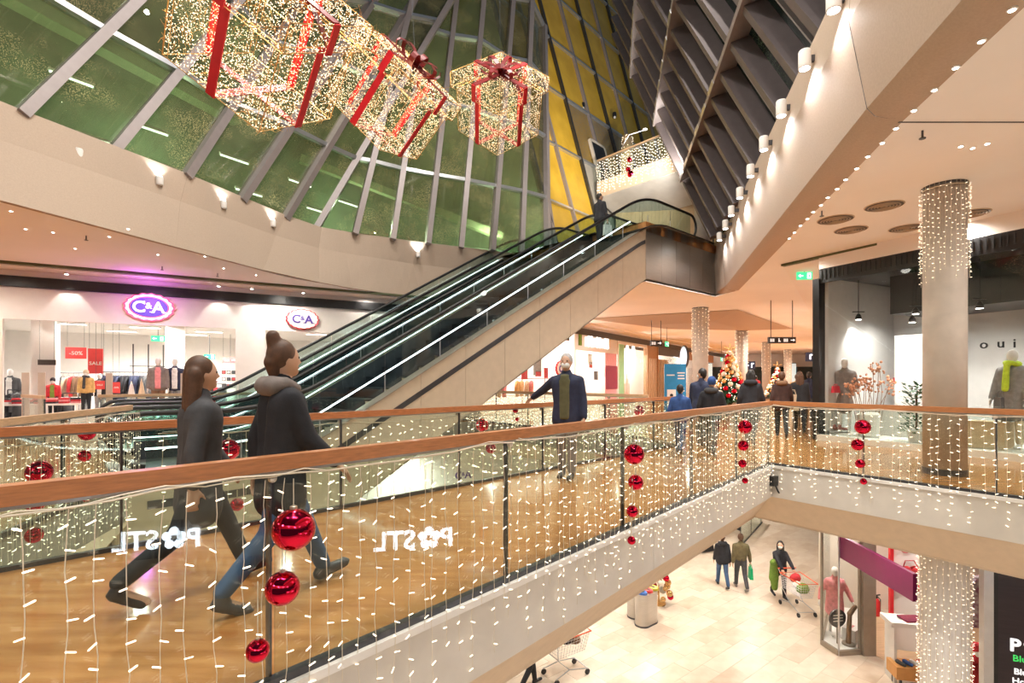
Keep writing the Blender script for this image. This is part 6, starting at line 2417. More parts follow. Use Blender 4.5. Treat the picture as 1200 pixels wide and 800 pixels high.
# a poster window beside the second oval sign
t = thing('shop_poster', 'large poster of a reclining figure in the window behind the escalators', 'poster', FA(sA(412), 1.95, 0.14), face_dir(UA))
MB().box((0, 0, 0), (1.5, .03, 0.9)).build('sheet', mat('poster_mint', (0.50, 0.56, 0.50), 0.5, var=0.5, scale=3, col2=(0.75, 0.66, 0.6)), t)
MB().box((-.5, -.02, .05), (.45, .02, .75)).build('dark_field', mat('poster_dark_green', (0.03, 0.07, 0.05), 0.5, var=.5), t)
mannequin('white mannequin on the display behind the near escalator glass, bust in pale jacket', 443, 0.5, 1.75, top='grey', pants='navy', female=True)
mannequin('white mannequin in a yellow-green top on the display behind the escalator glass', 415, 0.5, 1.7, top='lime', pants='cream', female=True)

# ================================================================ second row of shops: stock in the windows
def onQ(px, py, out):
    p = FQ(qs(px), 0, out)
    return V((p.x, p.y, EYE - (py - HY) * p.y / FOC))


for k, (px, py, w_, h_, c) in enumerate([(620, 433, .5, .9, 'red'), (635, 430, .7, .8, 'grey'), (636, 438, .5, .25, 'red'), (645, 437, .35, .5, 'red'), (696, 421, .5, .6, 'white'), (697, 428, .4, .3, 'red'), (703, 440, .5, .5, 'charcoal'), (715, 436, .5, .6, 'pink')]):
    t = thing('wall_print', ['red flower poster', 'grey figure poster', 'small red card', 'red badge', 'white frame', 'small red card in the white shop', 'dark figure print', 'pink figure print'][k] + ' in the shop window behind the masked man', 'poster', onQ(px, py, -.25), face_dir(UQ))
    MB().box((0, 0, 0), (w_, .03, h_)).build('sheet', cloth(c), t)
    MB().box((0, -.005, h_ / 2), (w_ * 1.04, .05, .03)).build('rail', M_STEELD, t)
for k, px in enumerate((606, 612, 627, 632, 638, 643, 690, 698)):
    c_ = FQ(qs(px), 0, -1.0)
    garment(['pale pink', 'rose', 'yellow', 'yellow', 'cream', 'pink', 'grey', 'charcoal'][k] + ' garment hanging in the window behind the masked man, ' + ['far left', 'second from left', 'third from left', 'fourth from left', 'fifth from left', 'sixth from left', 'seventh', 'last'][k],
            ['cream', 'pink', 'mustard', 'mustard', 'cream', 'pink', 'grey', 'charcoal'][k], V((c_.x, c_.y, 1.4)), face_dir(UQ) + .3, None)
t = thing('clothes_rack', 'low rail with pale garments in the window behind the masked man', 'clothes rack', FQ(qs(603), 0, -1.0), 0, None, world=True)
a, b = FQ(qs(603), 1.52, -1.0), FQ(qs(700), 1.52, -1.0)
MB().tube([a, b], .02, 6).build('rail', M_STEELD, t)
for f in (0, .25, .5, .75, 1):
    p = a.lerp(b, f)
    MB().tube([p, V((p.x, p.y, 0))], .02, 6).build('post', M_STEELD, t)
# white bell lamps in the third window
for k, px in enumerate((739, 745, 752)):
    c_ = onQ(px, 412, -.6)
    t = thing('pendant_lamp', 'white bell shaped pendant in the pink lit window', 'lamp', c_, 0, 'bell pendants in the pink lit window')
    MB().lathe([(.03, .5), (.10, .32), (.16, -.2), (.2, -.4)], n=16).build('shade', emit('bell_glow', (1, .95, .9), .6), t, smooth=True)
    MB().tube([(0, 0, .5), (0, 0, 4.0 - c_.z)], .01, 5).build('cord', M_STEELD, t)
t = thing('candle_stand', 'copper stand of thin upright rods in the pink lit window', 'ornament', FQ(qs(746), 0, -.7), face_dir(UQ))
for k in range(5):
    MB().tube([(-.4 + .2 * k, 0, .05), (-.4 + .2 * k, 0, 1.2 + .35 * (2 - abs(k - 2)))], .025, 6).build('rod', mat('copper', (0.6, 0.25, 0.14), .35, .6), t)
MB().box((0, 0, .04), (1.1, .3, .08)).build('base', mat('copper', (0.6, 0.25, 0.14), .35, .6), t)
# white blurred shop name on the second bulkhead
nm_t = text_mb('tausend', 0.62, .03)
t = thing('shop_name', 'white backlit shop lettering on the bulkhead above the white shop', 'sign', onQ(698, 403, .14) + V((0, 0, -.25)), face_dir(UQ))
m_ = MB()
for k in range(9):
    x = -1.5 + .36 * k
    m_.box((x, 0, .3 + .05 * (k % 3)), (.13, .05, .5 + .12 * (k % 3))).box((x + .08, 0, .12 + .3 * (k % 2)), (.12, .05, .1))
m_.build('lettering', emit('shop_name_glow', (1, .98, .95), 1.), t)
MB().box((-2.2, 0, .35), (.3, .05, .6)).build('leaf_mark', cloth('leaf'), t)
# planted greenery and round mirror sign near the timber slats
def leafy(label, c, r, h, n, cat='plant', col=(0.06, 0.16, 0.04), pot=True, name='potted_plant', group=None, seed=1):
    rg = random.Random(seed)
    t = thing(name, label, cat, c, 0, group)
    m_ = MB()
    for i in range(n):
        z = h * (0.15 + .85 * rg.random())
        rr = r * math.sqrt(rg.random()) * (1.1 - .5 * z / h)
        a = rg.uniform(0, 6.28)
        p = V((rr * math.cos(a), rr * math.sin(a), z))
        d = V((math.cos(a), math.sin(a), rg.uniform(-.2, .8))).normalized() * rg.uniform(.07, .14)
        s_ = d.cross(V((0, 0, 1))).normalized() * .03
        m_.add([p, p + d * .5 + s_, p + d, p + d * .5 - s_], [(0, 1, 2, 3)])
    m_.build('foliage', mat(name + '_leaf', col, 0.5, var=0.4, scale=9), t, kind='stuff')
    MB().tube([(0, 0, .1), (0, 0, h * .8)], .02, 6).build('stem', mat('bark', (0.12, 0.07, 0.04), .8), t)
    if pot:
        MB().lathe([(r * .35, 0), (r * .45, .25), (r * .42, .26)], n=16).build('pot', M_WHITE, t)
    return t


leafy('green hedge of leafy branches beside the timber slats, left of the info board', onQ(773, 440, .3) * 1.0 * V((1, 1, 0)).length / V((1, 1, 0)).length if False else V((FQ(qs(772), 0, .8).x, FQ(qs(772), 0, .8).y, 0)), 0.8, 3.0, 900, seed=3)
# christmas trees
def xmas(label, px, y, h, r, seed):
    rg = random.Random(seed)
    t = thing('christmas_tree', label, 'tree', stand_at(px, y))
    m_ = MB()
    for i in range(1600):
        f = rg.random() ** .8
        z = .35 + (h - .5) * f
        rr = r * (1 - f) * rg.uniform(.45, 1.0) + .03
        a = rg.uniform(0, 6.28)
        p = V((rr * math.cos(a) * .55, rr * math.sin(a) * .55, z + .1))
        q = V((rr * math.cos(a) * 1.05, rr * math.sin(a) * 1.05, z - .12))
        s_ = V((-math.sin(a), math.cos(a), 0)) * (.05 + .05 * r)
        m_.add([p, q + s_, q * 1.0 + V((0, 0, -.05)), q - s_], [(0, 1, 2, 3)])
    m_.build('foliage', mat('fir_needles', (0.022, 0.07, 0.03), .7, var=.4, scale=9), t, kind='stuff')
    MB().lathe([(.12, 0), (.10, h * .5), (.02, h)], n=8).build('trunk', mat('bark', (0.12, 0.07, 0.04), .8), t)
    gm = [mat('gold_ball', (0.75, 0.48, 0.2), .25, .8), M_RED, mat('cream_ball', (0.85, 0.75, 0.6), .3)]
    bmz = [MB().ball((0, 0, 0), .10 * (1 + .3 * (h > 3)), 10, 8).mesh('ornament') for _ in gm]
    for me, g_ in zip(bmz, gm):
        me.materials.append(g_)
    for i in range(84):
        f = (i + .5) / 84
        z = .45 + (h - .7) * f
        rr = r * (1 - f) * 1.0 + .05
        a = i * 2.399
        o = bpy.data.objects.new('ornament', bmz[rg.choice((0, 0, 1, 2, 2))])
        COL.objects.link(o)
        o.parent = t
        o.location = (rr * math.cos(a), rr * math.sin(a), z)
    b_ = MB()
    for i in range(220):
        f = rg.random()
        z = .4 + (h - .5) * f
        rr = r * (1 - f) * 1.02 + .03
        a = rg.uniform(0, 6.28)
        b_.oct((rr * math.cos(a), rr * math.sin(a), z), .028)
    b_.build('bulb', M_BULB, t, kind='stuff')
    s_ = MB()
    for q in range(5):
        a = q * 2 * math.pi / 5
        s_.bar((0, 0, h), (.3 * math.sin(a), 0, h + .3 * math.cos(a)), .05, .05)
    s_.build('star', mat('gold_ball', (0.75, 0.48, 0.2), .25, .8), t)
    return t


xmas('tall christmas tree with gold and red baubles between the second and third columns', 855.5, 26.0, 3.05, .82, 61)
xmas('smaller far christmas tree beside the farthest column', 911, 34.0, 2.4, .72, 62)
for (px, py, y, txt, lab) in ((875, 428, 55, 'BUY', 'white lettered shop sign at the far end of the mall, left'), (956, 418, 50, 'DM', 'small lit screen sign at the far end of the mall, right')):
    t = thing('far_sign', lab, 'sign', AT(px, py, y))
    MB().box((0, .1, 0), (1.9, .15, .9)).build('panel', mat('far_sign_blue', (0.05, 0.07, 0.16), .4), t)
    m_ = MB()
    for k in range(3):
        m_.box((-.55 + .55 * k, 0, 0), (.12, .04, .5)).box((-.42 + .55 * k, 0, .2 - .2 * (k % 2)), (.22, .04, .12))
    m_.build('lettering', emit('far_sign_glow', (.9, .95, 1), 1.), t)
for k, (px, y) in enumerate(((832, 58), (905, 60), (930, 58), (962, 52))):
    t = thing('far_lightbox', 'tall lit display panel in the dark shops at the far end of the mall', 'lightbox', AT(px, 437, y), 0, 'lit display panels at the far end of the mall')
    MB().box((0, 0, 0), (.5, .1, 2.2)).build('screen', emit('far_box_glow', (.8, .9, .85), .4), t)
    MB().box((0, .06, 0), (.6, .08, 2.3)).build('frame', M_BLACK, t)
# round column sign and dark posts near the second column
t = thing('round_sign', 'round blue-lit projecting sign left of the second column', 'sign', AT(802, 418, 25))
MB().tube([(-.05, 0, 0), (.05, 0, 0)], .5, 24).build('disc', emit('pale_blue_glow', (.65, .8, 1), .5), t)
MB().tube([(-.07, .52 * math.cos(a * .2618), .52 * math.sin(a * .2618)) if False else (0, .52 * math.cos(a * .2618), .52 * math.sin(a * .2618)) for a in range(24)], .06, 6, closed=True).build('rim', M_STEELD, t)

# ================================================================ boutique contents
yb_ = face_dir(US) - math.pi
yaw_s = heading(nS.x, nS.y)


def onS(px, out):
    k = (px - CX) / FOC
    b0 = SH0 + nS * out
    s = (k * b0.y - b0.x) / (US.x - k * US.y)
    return b0 + US * s


p = onS(990, -.55)
mannequin('white mannequin in taupe dress with red handbag at the left of the boutique window', p, 0, 1.80, where='S', lift=.18, yaw=yaw_s + .5, top='taupe', pants=None, skirt='taupe', female=True, arms=((4, 12, 70), (-20, 40, 95)), bare_top=None)
bag('small red handbag on the mannequin at the left of the boutique window', V((p.x - .30, p.y - .12, 1.30)), .22, .16, .08, mat('red_leather', (0.65, 0.03, 0.06), .35), .4)
p = onS(1187, -.6)
mannequin('white mannequin in grey coat with lime scarf at the right edge of the boutique window', p, 0, 1.86, where='S', lift=.16, yaw=yaw_s, top='grey', pants='cream', scarf='lime', female=True, coat=.38, lapels=True, arms=((10, 10, 20), (5, 12, 15)))
p = onS(1174, -.5)
bag('grey leather bag held by the grey-coated mannequin', V((p.x, p.y, 1.12)), .30, .42, .14, mat('grey_leather', (0.16, 0.15, 0.15), .4), .3)
# window lettering on the back walls
for (s, off, zz, txts, lab) in ((1.62, -2.87, 2.18, ('o',), 'black letter of the boutique name left of the column'),):
    t = thing('wall_letter', lab, 'sign', SH(s, zz, off), face_dir(US))
    text_mb('o', .55, .015, .004).build('letter', M_BLACK, t)


def letter(px, py, ch, size, lab, out=-2.56):
    p = onS(px, out)
    t = thing('wall_letter', lab, 'sign', V((p.x, p.y, EYE - (py - HY) * p.y / FOC)), face_dir(US), )
    text_mb(ch, size, .012, .003).build('letter', M_BLACK, t)


bpy.data.objects.remove(t.children[0])
bpy.data.objects.remove(t)
letter(1079, 418, 'o', .42, 'black letter o on the boutique back wall, half hidden by the column', -2.78)
letter(1153, 408, 'o', .28, 'black letter o on the boutique concrete wall', -2.5)
letter(1173, 407, 'u', .28, 'black letter u on the boutique concrete wall')
letter(1189, 407, 'i', .28, 'black letter i on the boutique concrete wall')
# track lights
for k, (px, py, out) in enumerate(((980, 375, -.6), (1006, 371, -1.0), (1069, 374, -1.1), (1073, 364, -.9), (1148, 357, -.9), (1104, 352, -1.2))):
    p = onS(px, out)
    c_ = V((p.x, p.y, EYE - (py - HY) * p.y / FOC))
    t = thing('track_light', ['lowest track spotlight over the red handbag mannequin', 'track spotlight left of the white panel', 'track spotlight left of the column, lower', 'track spotlight left of the column, upper', 'track spotlight right of the column', 'track spotlight behind the column'][k], 'spotlight', c_, 0, 'track lights in the boutique window')
    MB().lathe([(.07, -.07), (.065, 0), (.03, .07)], n=16).build('shade', M_BLACK, t, smooth=True)
    MB().lathe([(.058, -.078), (.058, -.070)], n=16).build('lens', M_LENS, t)
    MB().tube([(0, 0, .07), (0, 0, 3.9 - c_.z)], .008, 5).build('stem', M_BLACK, t)
    MB().bar((-.14, 0, .12), (.14, 0, .12), .03, .02).build('arm', M_BLACK, t)
    lamp('SPOT', (c_.x, c_.y, c_.z - .1), 55, NEUT, .05, (c_.x + nS.x * -.6, c_.y + nS.y * -.6, .8), 110, .6)
# dried blossom branches, plinths, fir, box
t = thing('blossom_arrangement', 'arrangement of dried pink blossom branches in the boutique window', 'plant', V((*onS(1018, -.6).xy, .14)))
rg = random.Random(5)
br_, bl_ = MB(), MB()
for k in range(16):
    x = -.45 + .06 * k
    hgt = 1.15 + .55 * abs(math.sin(k * 1.7)) * (1 if k > 8 else .35)
    top_ = V((x + rg.uniform(-.15, .15), rg.uniform(-.1, .1), hgt))
    br_.tube([(x * .5, 0, 0), (x * .8, 0, hgt * .6), top_], .007, 4)
    for q in range(9):
        c_ = top_ + V((rg.uniform(-.12, .12), rg.uniform(-.1, .1), rg.uniform(-.25, .08)))
        bl_.ball(c_, rg.uniform(.018, .04), 6, 4)
br_.build('branch', mat('bark_tan', (0.35, 0.2, 0.12), .7), t, kind='stuff')
bl_.build('blossom', mat('dried_blossom', (0.72, 0.36, 0.22), .7, var=.3), t, kind='stuff')
MB().lathe([(.2, 0), (.22, .5), (.18, .55)], n=18).build('vase', M_WHITE, t)
leafy('small green fir in the boutique window left of the column', V((*onS(1074, -.35).xy, .13)), .38, 1.25, 600, col=(0.03, 0.10, 0.035), pot=True, name='small_fir', seed=8)
t = thing('plinth_box', 'pale timber plinth box beside the grey-coated mannequin', 'box', V((*onS(1159, -.55).xy, .13)), face_dir(US))
MB().box((0, 0, .25), (.6, .4, .5)).build('body', mat('pale_plywood', (0.62, 0.45, 0.28), .6, var=.1, stretch=(1, 1, 8)), t)
MB().box((0, 0, .51), (.62, .42, .02)).build('lid', mat('pale_plywood', (0.62, 0.45, 0.28), .6, var=.1, stretch=(1, 1, 8)), t)
t = thing('shoes_display', 'low white display block with shoes in the boutique window', 'display', V((*onS(1056, -1.5).xy, .13)), face_dir(US))
MB().box((0, 0, .32), (1.5, .5, .64)).build('block', M_WHITE, t)
for k, px in enumerate((978, 984)):
    p = onS(px, -.35)
    o = MB().capsule((0, 0, .04), .04, (.16, 0, .03), .03).capsule((0, 0, .1), .035, (0, 0, .04), .04).build('shoe', mat('two_tone_leather', (0.3, 0.08, 0.07), .4), None, smooth=True, loc=(p.x, p.y, .22 + .02))
    tag(o, 'dark red shoe on the small stand below the mannequin with red handbag', 'shoe', 'shoes below the handbag mannequin')
p = onS(981, -.35)
t = thing('shoe_stand', 'small steel stand with shoes at the boutique pier', 'stand', V((p.x, p.y, .13)))
MB().box((0, 0, .08), (.5, .25, .02)).build('shelf', M_ALU, t)
for sx in (-.22, .22):
    MB().box((sx, 0, .04), (.02, .22, .08)).build('leg', M_ALU, t)
# fire alarm box on the back wall
p = onS(1052, -2.9)
t = thing('fire_alarm', 'small red fire alarm box on the boutique back wall', 'alarm', V((p.x, p.y, EYE - (446 - HY) * p.y / FOC)), face_dir(US))
MB().box((0, 0, 0), (.20, .06, .17)).build('housing', mat('alarm_red', (0.75, 0.03, 0.04), .4), t)
MB().box((0, -.035, 0), (.09, .02, .08)).build('button', M_WHITE, t)
p = onS(1044, -2.9)
t = thing('wall_switch', 'pale thermostat left of the fire alarm box', 'switch', V((p.x, p.y, EYE - (447 - HY) * p.y / FOC)), face_dir(US))
MB().box((0, 0, 0), (.12, .05, .12)).build('plate', M_WHITE, t)
MB().box((0, -.03, 0), (.05, .01, .05)).build('dial', M_ALU, t)

# ================================================================ cable box at the bridge corner
c_ = AT(906, 563, 8.5)
t = thing('cable_box', 'black power box with a loop of cable hanging at the corner fascia', 'power box', c_, R(30))
MB().box((0, 0, 0), (.13, .10, .16)).build('housing', M_BLACK, t)
MB().tube([(0.02, -.03, -.08), (.06, -.05, -.18), (.12, -.06, -.24), (.2, -.05, -.25)], .014, 6).build('cable', M_BLACK, t)
MB().tube([(.2, -.05, -.25), (.27, -.03, -.23), (.33, .0, -.2)], .02, 6).build('connector', M_WHITE, t)
MB().tube([(-.03, 0, .08), (-.05, 0, .3)], .012, 6).build('hook', M_ALU, t)

# ================================================================ ground floor objects
def bin_(label, c, rz, w_, d_, h_, tops):
    t = thing('recycling_bin', label, 'bin', c, rz)

    def stad(w, d, z0, z1, n=14):
        m_ = MB()
        pts = []
        r = d / 2
        for k in range(n + 1):
            a = -math.pi / 2 + math.pi * k / n
            pts.append((w / 2 - r + r * math.cos(a), r * math.sin(a)))
        for k in range(n + 1):
            a = math.pi / 2 + math.pi * k / n
            pts.append((-w / 2 + r + r * math.cos(a), r * math.sin(a)))
        return m_.prism(pts, z0, z1)

    stad(w_, d_, .04, h_ - .05).build('body', M_STEEL, t)
    stad(w_ * 1.03, d_ * 1.03, 0, .045).build('base', M_STEELD, t)
    n = len(tops)
    for k, cc in enumerate(tops):
        x = -w_ / 2 + w_ * (k + .5) / n
        MB().lathe([(w_ / n * .52, h_ - .045), (w_ / n * .52, h_ + .01)], (x, 0, 0), n=20, sy=d_ / (w_ / n) * .96).build('lid', mat('bin_lid_%d' % k if len(tops) > 1 else 'bin_lid_grey', cc, .4), t)
        MB().box((x, 0, h_ + .012), (w_ / n * .3, d_ * .55, .008)).build('slot', M_BLACK, t)
    return t


bin_('stainless recycling bin with blue, red and yellow lids on the ground floor', G(759, 733, GROUND) + V((0, .15, 0)), R(38), .72, .40, .92, [(0.03, 0.12, 0.45), (0.7, 0.05, 0.05), (0.75, 0.6, 0.05)])
bin_('pale round bin behind the stainless recycling bin', G(746, 725, GROUND) + V((0, .15, 0)), R(38), .44, .42, .86, [(0.5, 0.48, 0.45)])
# gold ornament tree
c_ = G(772, 707, GROUND)
t = thing('bauble_tree', 'cluster of gold and cream baubles behind the recycling bins', 'ornament', c_)
rg = random.Random(9)
MB().lathe([(.2, 0), (.2, .04), (.02, .06), (.02, 1.3)], n=14).build('stand', M_GOLD, t)
for k in range(34):
    f = k / 34
    a = k * 2.399
    rr = .34 * (1 - f * .6)
    MB().ball((rr * math.cos(a), rr * math.sin(a), .2 + 1.15 * f), rg.uniform(.07, .12), 12, 8).build('ball', [mat('gold_ball', (0.75, 0.48, 0.2), .25, .8), mat('cream_ball', (0.85, 0.75, 0.6), .3), M_RED][0 if k % 3 else (1 if k % 2 else 2)], t, smooth=True)
# stroller / dark bag and shoe visible under the bridge edge
c_ = G(829, 648, GROUND)
t = thing('black_banner_stand', 'black leaning board at the foot of the ground floor column by the couple', 'board', c_, R(20))
MB().slab([(-.3, 0, .05), (.3, 0, .05), (.3, .25, .85), (-.3, .25, .85)], .04).build('panel', M_BLACK, t)
MB().bar((.0, .25, .8), (.0, .55, .0), .04, .03).build('strut', M_BLACK, t)
# ground level stairs/rail beyond the couple
c_ = G(850, 622, GROUND)
t = thing('sale_stand', 'pale slatted display stand beyond the couple on the ground floor', 'display', c_, R(15))
for k in range(5):
    MB().box((0, 0, .2 + .28 * k), (1.3, .3, .05)).build('shelf', M_CREAM, t)
for sx in (-.65, .65):
    MB().box((sx, 0, .7), (.05, .34, 1.4)).build('side', M_STEELD, t)
balustrade('glass balustrade on the ground floor beyond the couple', G(868, 640, GROUND), G(893, 612, GROUND), [0.1, 2, 4], V((1, .2, 0)).normalized(), M_ALU)

# ---------------------------------------------------------------- lingerie shop at the lower right
wl2 = sroot('wall_right', 'glass corner and frames of the ground floor lingerie shop')
c0, c1, c2_ = G(963, 755, GROUND), G(983, 768, GROUND), G(1008, 766, GROUND)
cb = V((9.25, 14.6, 0))
M_BRONZE = mat('taupe_metal_frame', (0.36, 0.30, 0.24), .4, .4)
ZC = -1.35
for p in (c0, c1, c2_):
    wdt = .05 if p != c1 else .03
    MB().box((p.x, p.y, (GROUND + ZC) / 2), (wdt, wdt, ZC - GROUND)).build('post', M_BRONZE if p != c1 else M_ALU, wl2)
pw = c2_ + V((.28, -.02, 0))
MB().box(((c2_.x + pw.x) / 2 + .02, c2_.y, (GROUND + ZC) / 2), (.30, .2, ZC - GROUND)).build('pier', M_BRONZE, wl2)
for (a, b) in ((c0, c1), (c1, c2_), (V((cb.x, cb.y, GROUND)), c0)):
    MB().slab([a + V((0, 0, .12)), b + V((0, 0, .12)), V((b.x, b.y, ZC)), V((a.x, a.y, ZC))], .015).build('pane', M_GSHOP, wl2)
    MB().bar(a + V((0, 0, .06)), b + V((0, 0, .06)), .06, .12).build('kick_rail', M_BRONZE, wl2)
struct('floor.006', MB().prism([c0.xy, c1.xy, c2_.xy, (10.2, cb.y), (cb.x, cb.y)], GROUND, GROUND + .08), M_WHITE)
MB().slab([V((cb.x, cb.y, GROUND)), V((16, cb.y - .6, GROUND)), V((16, cb.y - .6, -1.1)), V((cb.x, cb.y, -1.1))], .1).build('back_panel', mat('rosy_wall', (0.80, 0.64, 0.56), .6, var=.03), wl2)
# the plum fascia above the door
pm0, pm1 = V((c1.x + .25, c1.y + .15, 0)), V((8.35, 9.3, 0))
pm0 = AT(988, 633, 12.0)
pm1 = AT(1075, 654, 9.6)
MB().slab([V((pm0.x, pm0.y, -2.78)), V((pm1.x, pm1.y, -2.78)), V((pm1.x, pm1.y, -2.25)), V((pm0.x, pm0.y, -2.25))], .08).build('fascia', mat('plum_fascia', (0.20, 0.006, 0.085), .35), wl2)
# inner wall running back from the pier
MB().slab([V((pw.x + .3, pw.y + 2.6, GROUND)), V((pw.x + 1.3, pw.y + 2.3, GROUND)), V((pw.x + 1.3, pw.y + 2.3, -1.1)), V((pw.x + .3, pw.y + 2.6, -1.1))], .12).build('inner_panel', M_CREAM, wl2)
struct('floor.007', MB().prism([(c2_.x + .3, c2_.y + .0), (9.4, 9.0), (16, 8.0), (16, 14), (c2_.x + .3, 14)], GROUND, GROUND + .012), mat('pale_oak_floor', (0.66, 0.44, 0.27), .4, var=.1, scale=4, stretch=(1, 6, 1)))
for (x, y, e) in ((8.2, 12.7, 100), (9.6, 11.6, 90), (10.2, 9.9, 90), (9.0, 13.4, 40)):
    lamp('SPOT', (x, y, -1.3), e * 1.2, WHITE, .08, (x, y, -5), 160, .8)
# mannequin in pink dressing gown
mp_ = V((8.17, 12.75, GROUND + .09))
person('mannequin in pale pink nightgown with rose dressing gown in the lingerie window', mp_, heading(-.2, -1), 1.74, ((2, 2), (-2, 2)), ((-5, 28, 30), (-5, 28, 30)), 'pink', None, None, None, 'none', skin='mannequin', skirt='pink', female=True, coat=.35, face=False, cat='mannequin', name='mannequin', vox=.016)
t = thing('sale_disc', 'round dark sale disc on a stand in the lingerie window', 'sign', V((7.98, 12.35, GROUND + .09)), R(8))
MB().tube([(0, -.02, .62), (0, .02, .62)], .22, 28).build('disc', M_STEELD, t)
for k in range(3):
    MB().box((0, -.026, .70 - .07 * k), (.26, .008, .022)).build('print_line', M_WHITE, t)
MB().bar((0, 0, 0), (0, 0, .45), .03, .03).build('stem', M_BRONZE, t)
t = thing('display_torso', 'tall bronze display bust stand beside the sale disc', 'display', V((8.22, 12.30, GROUND + .09)), 0)
MB().capsule((0, 0, .05), .06, (.03, 0, .75), .05).capsule((.03, 0, .75), .06, (.16, 0, .92), .05).build('bust', mat('bronze', (0.25, 0.16, 0.1), .4, .5), t, smooth=True)
MB().lathe([(.14, 0), (.14, .04)], n=16).build('base', M_BRONZE, t)
t = thing('gift_parcel', 'white parcel with ribbon on the lingerie window floor', 'parcel', V((8.42, 12.5, GROUND + .09)), R(35))
MB().box((0, 0, .16), (.3, .3, .32)).build('box', M_WHITE, t)
MB().box((0, 0, .16), (.31, .05, .33)).build('ribbon', cloth('pink'), t)
# fire extinguisher
c_ = V((AT(1027, 708, 13.3).x, 13.3, AT(1027, 721, 13.3).z))
t = thing('fire_extinguisher', 'red fire extinguisher on the wall of the lingerie shop', 'fire extinguisher', c_)
MB().lathe([(.075, 0), (.085, .02), (.085, .38), (.05, .44), (.03, .46)], n=18).build('cylinder', mat('alarm_red', (0.75, 0.03, 0.04), .4), t, smooth=True)
MB().lathe([(.03, .46), (.03, .52)], n=10).bar((-.02, 0, .53), (.10, 0, .55), .03, .02).build('valve', M_BLACK, t)
MB().tube([(.03, 0, .5), (.11, 0, .42), (.10, 0, .12)], .012, 6).build('hose', M_BLACK, t)
MB().box((0, .09, .2), (.12, .02, .1)).build('bracket', M_STEELD, t)
# red shelf column with bras, shelf and bench
t = thing('display_wall', 'tall red edged display strip with lingerie in the ground floor shop', 'display', V((AT(1057, 700, 11.8).x, 11.8, GROUND)), R(-15))
MB().box((-.22, 0, 1.9), (.07, .1, 3.4)).build('edge', mat('alarm_red', (0.75, 0.03, 0.04), .4), t)
MB().box((.35, .06, 1.9), (1.1, .04, 3.4)).build('panel', M_SHOPW, t)
for k, z in enumerate((2.62, 2.15, 1.72)):
    o = MB().ball((-.09, 0, 0), .11, 12, 8, (1, .6, .8)).ball((.1, 0, 0), .11, 12, 8, (1, .6, .8)).tube([(-.18, 0, .02), (-.1, .02, .2), (.1, .02, .2), (.2, 0, .02)], .012, 5).build('bra', cloth(['pink', 'red', 'red'][k]), None, smooth=True)
    o.location = t.location + V((.08 + .02 * k, -.12, z))
    tag(o, ['pink bra, topmost on the red edged display', 'red bra with dark trim, middle of the red edged display', 'red bra, lowest on the red edged display'][k], 'lingerie', 'bras on the red edged display')
t = thing('shelf_table', 'white console shelf with wine cloth in the lingerie shop', 'table', V((AT(1062, 715, 11.0).x, 11.0, GROUND)), R(-12))
MB().box((0.15, 0, 1.28), (1.1, .5, .09)).build('tabletop', M_WHITE, t)
for sx in (-.3, .6):
    MB().box((sx, 0, .62), (.05, .4, 1.24)).build('leg', M_WHITE, t)
o = MB().box((0, 0, 0), (.42, .3, .03)).build('folded_cloth', cloth('wine'), None, loc=V((AT(1062, 715, 11.0).x + .1, 10.98, GROUND + 1.345)))
tag(o, 'folded wine red cloth on the white console shelf', 'cloth')
t = thing('shoe_bench', 'tan leather bench with slippers in the lingerie shop', 'bench', V((AT(1060, 745, 10.9).x, 10.75, GROUND)), R(-12))
MB().box((0.1, 0, .36), (.9, .42, .26)).build('seat', mat('tan_leather', (0.62, 0.30, 0.09), .45), t)
for sx in (-.25, .45):
    for sy in (-.15, .15):
        MB().box((sx, sy, .11), (.04, .04, .22)).build('leg', M_STEELD, t)
for k in range(5):
    o = MB().capsule((0, 0, .04), .045, (.04, -.14, .035), .035).build('slipper', cloth(['charcoal', 'blue', 'white', 'red', 'pink'][k]), None, smooth=True, loc=V((t.location.x - .25 + .15 * k, t.location.y + .02, GROUND + .495)))
    tag(o, ['charcoal', 'blue', 'white', 'red', 'pink'][k] + ' slipper on the tan leather bench', 'slipper', 'slippers on the tan bench')
# shoppers' figure in red beyond the ground column
person('mannequin with santa hat and red outfit right of the ground floor column', V((AT(1145, 740, 9.4).x, 9.4, GROUND)), heading(-.3, -1), 1.62, top='red', pants='charcoal', shoes='black', skin='mannequin', hair=None, hairstyle='none', cap='red', female=True, face=False, cat='mannequin', name='mannequin', vox=.016)
t = thing('patterned_dress', 'white and plum patterned dress hanging right of the ground floor column', 'clothing', V((AT(1150, 700, 9.9).x, 9.9, GROUND + 2.7)), 0)
garment_mb(1.0, .42).build('body', mat('plum_pattern', (0.78, 0.74, 0.74), .8, var=.2, scale=14, col2=(0.25, 0.05, 0.14)), t, smooth=True)
MB().tube([(0, 0, .0), (0, 0, 1.35)], .006, 5).build('hanging_wire', M_STEELD, t)
# florist panel, dark, with lettering
fp0 = AT(1163, 700, 7.9)
fd = V((0.93, -0.36, 0)).normalized()
t = thing('florist_board', 'dark aubergine florist panel with white lettering at the lower right edge', 'sign', V((fp0.x, fp0.y, GROUND)), face_dir(fd))
MB().box((1.0, .06, 1.9), (2.0, .08, 3.8)).build('panel', mat('aubergine_panel', (0.035, 0.022, 0.030), .4, var=.15, scale=3, stretch=(1, 1, 10)), t)
MB().box((-.06, .04, 1.9), (.12, .16, 3.8)).build('edge', M_ALU, t)
MB().box((.03, .01, 1.9), (.06, .06, 3.8)).build('trim', M_BLACK, t)
M_PW = emit('panel_white_print', (1, 1, 1), .55)


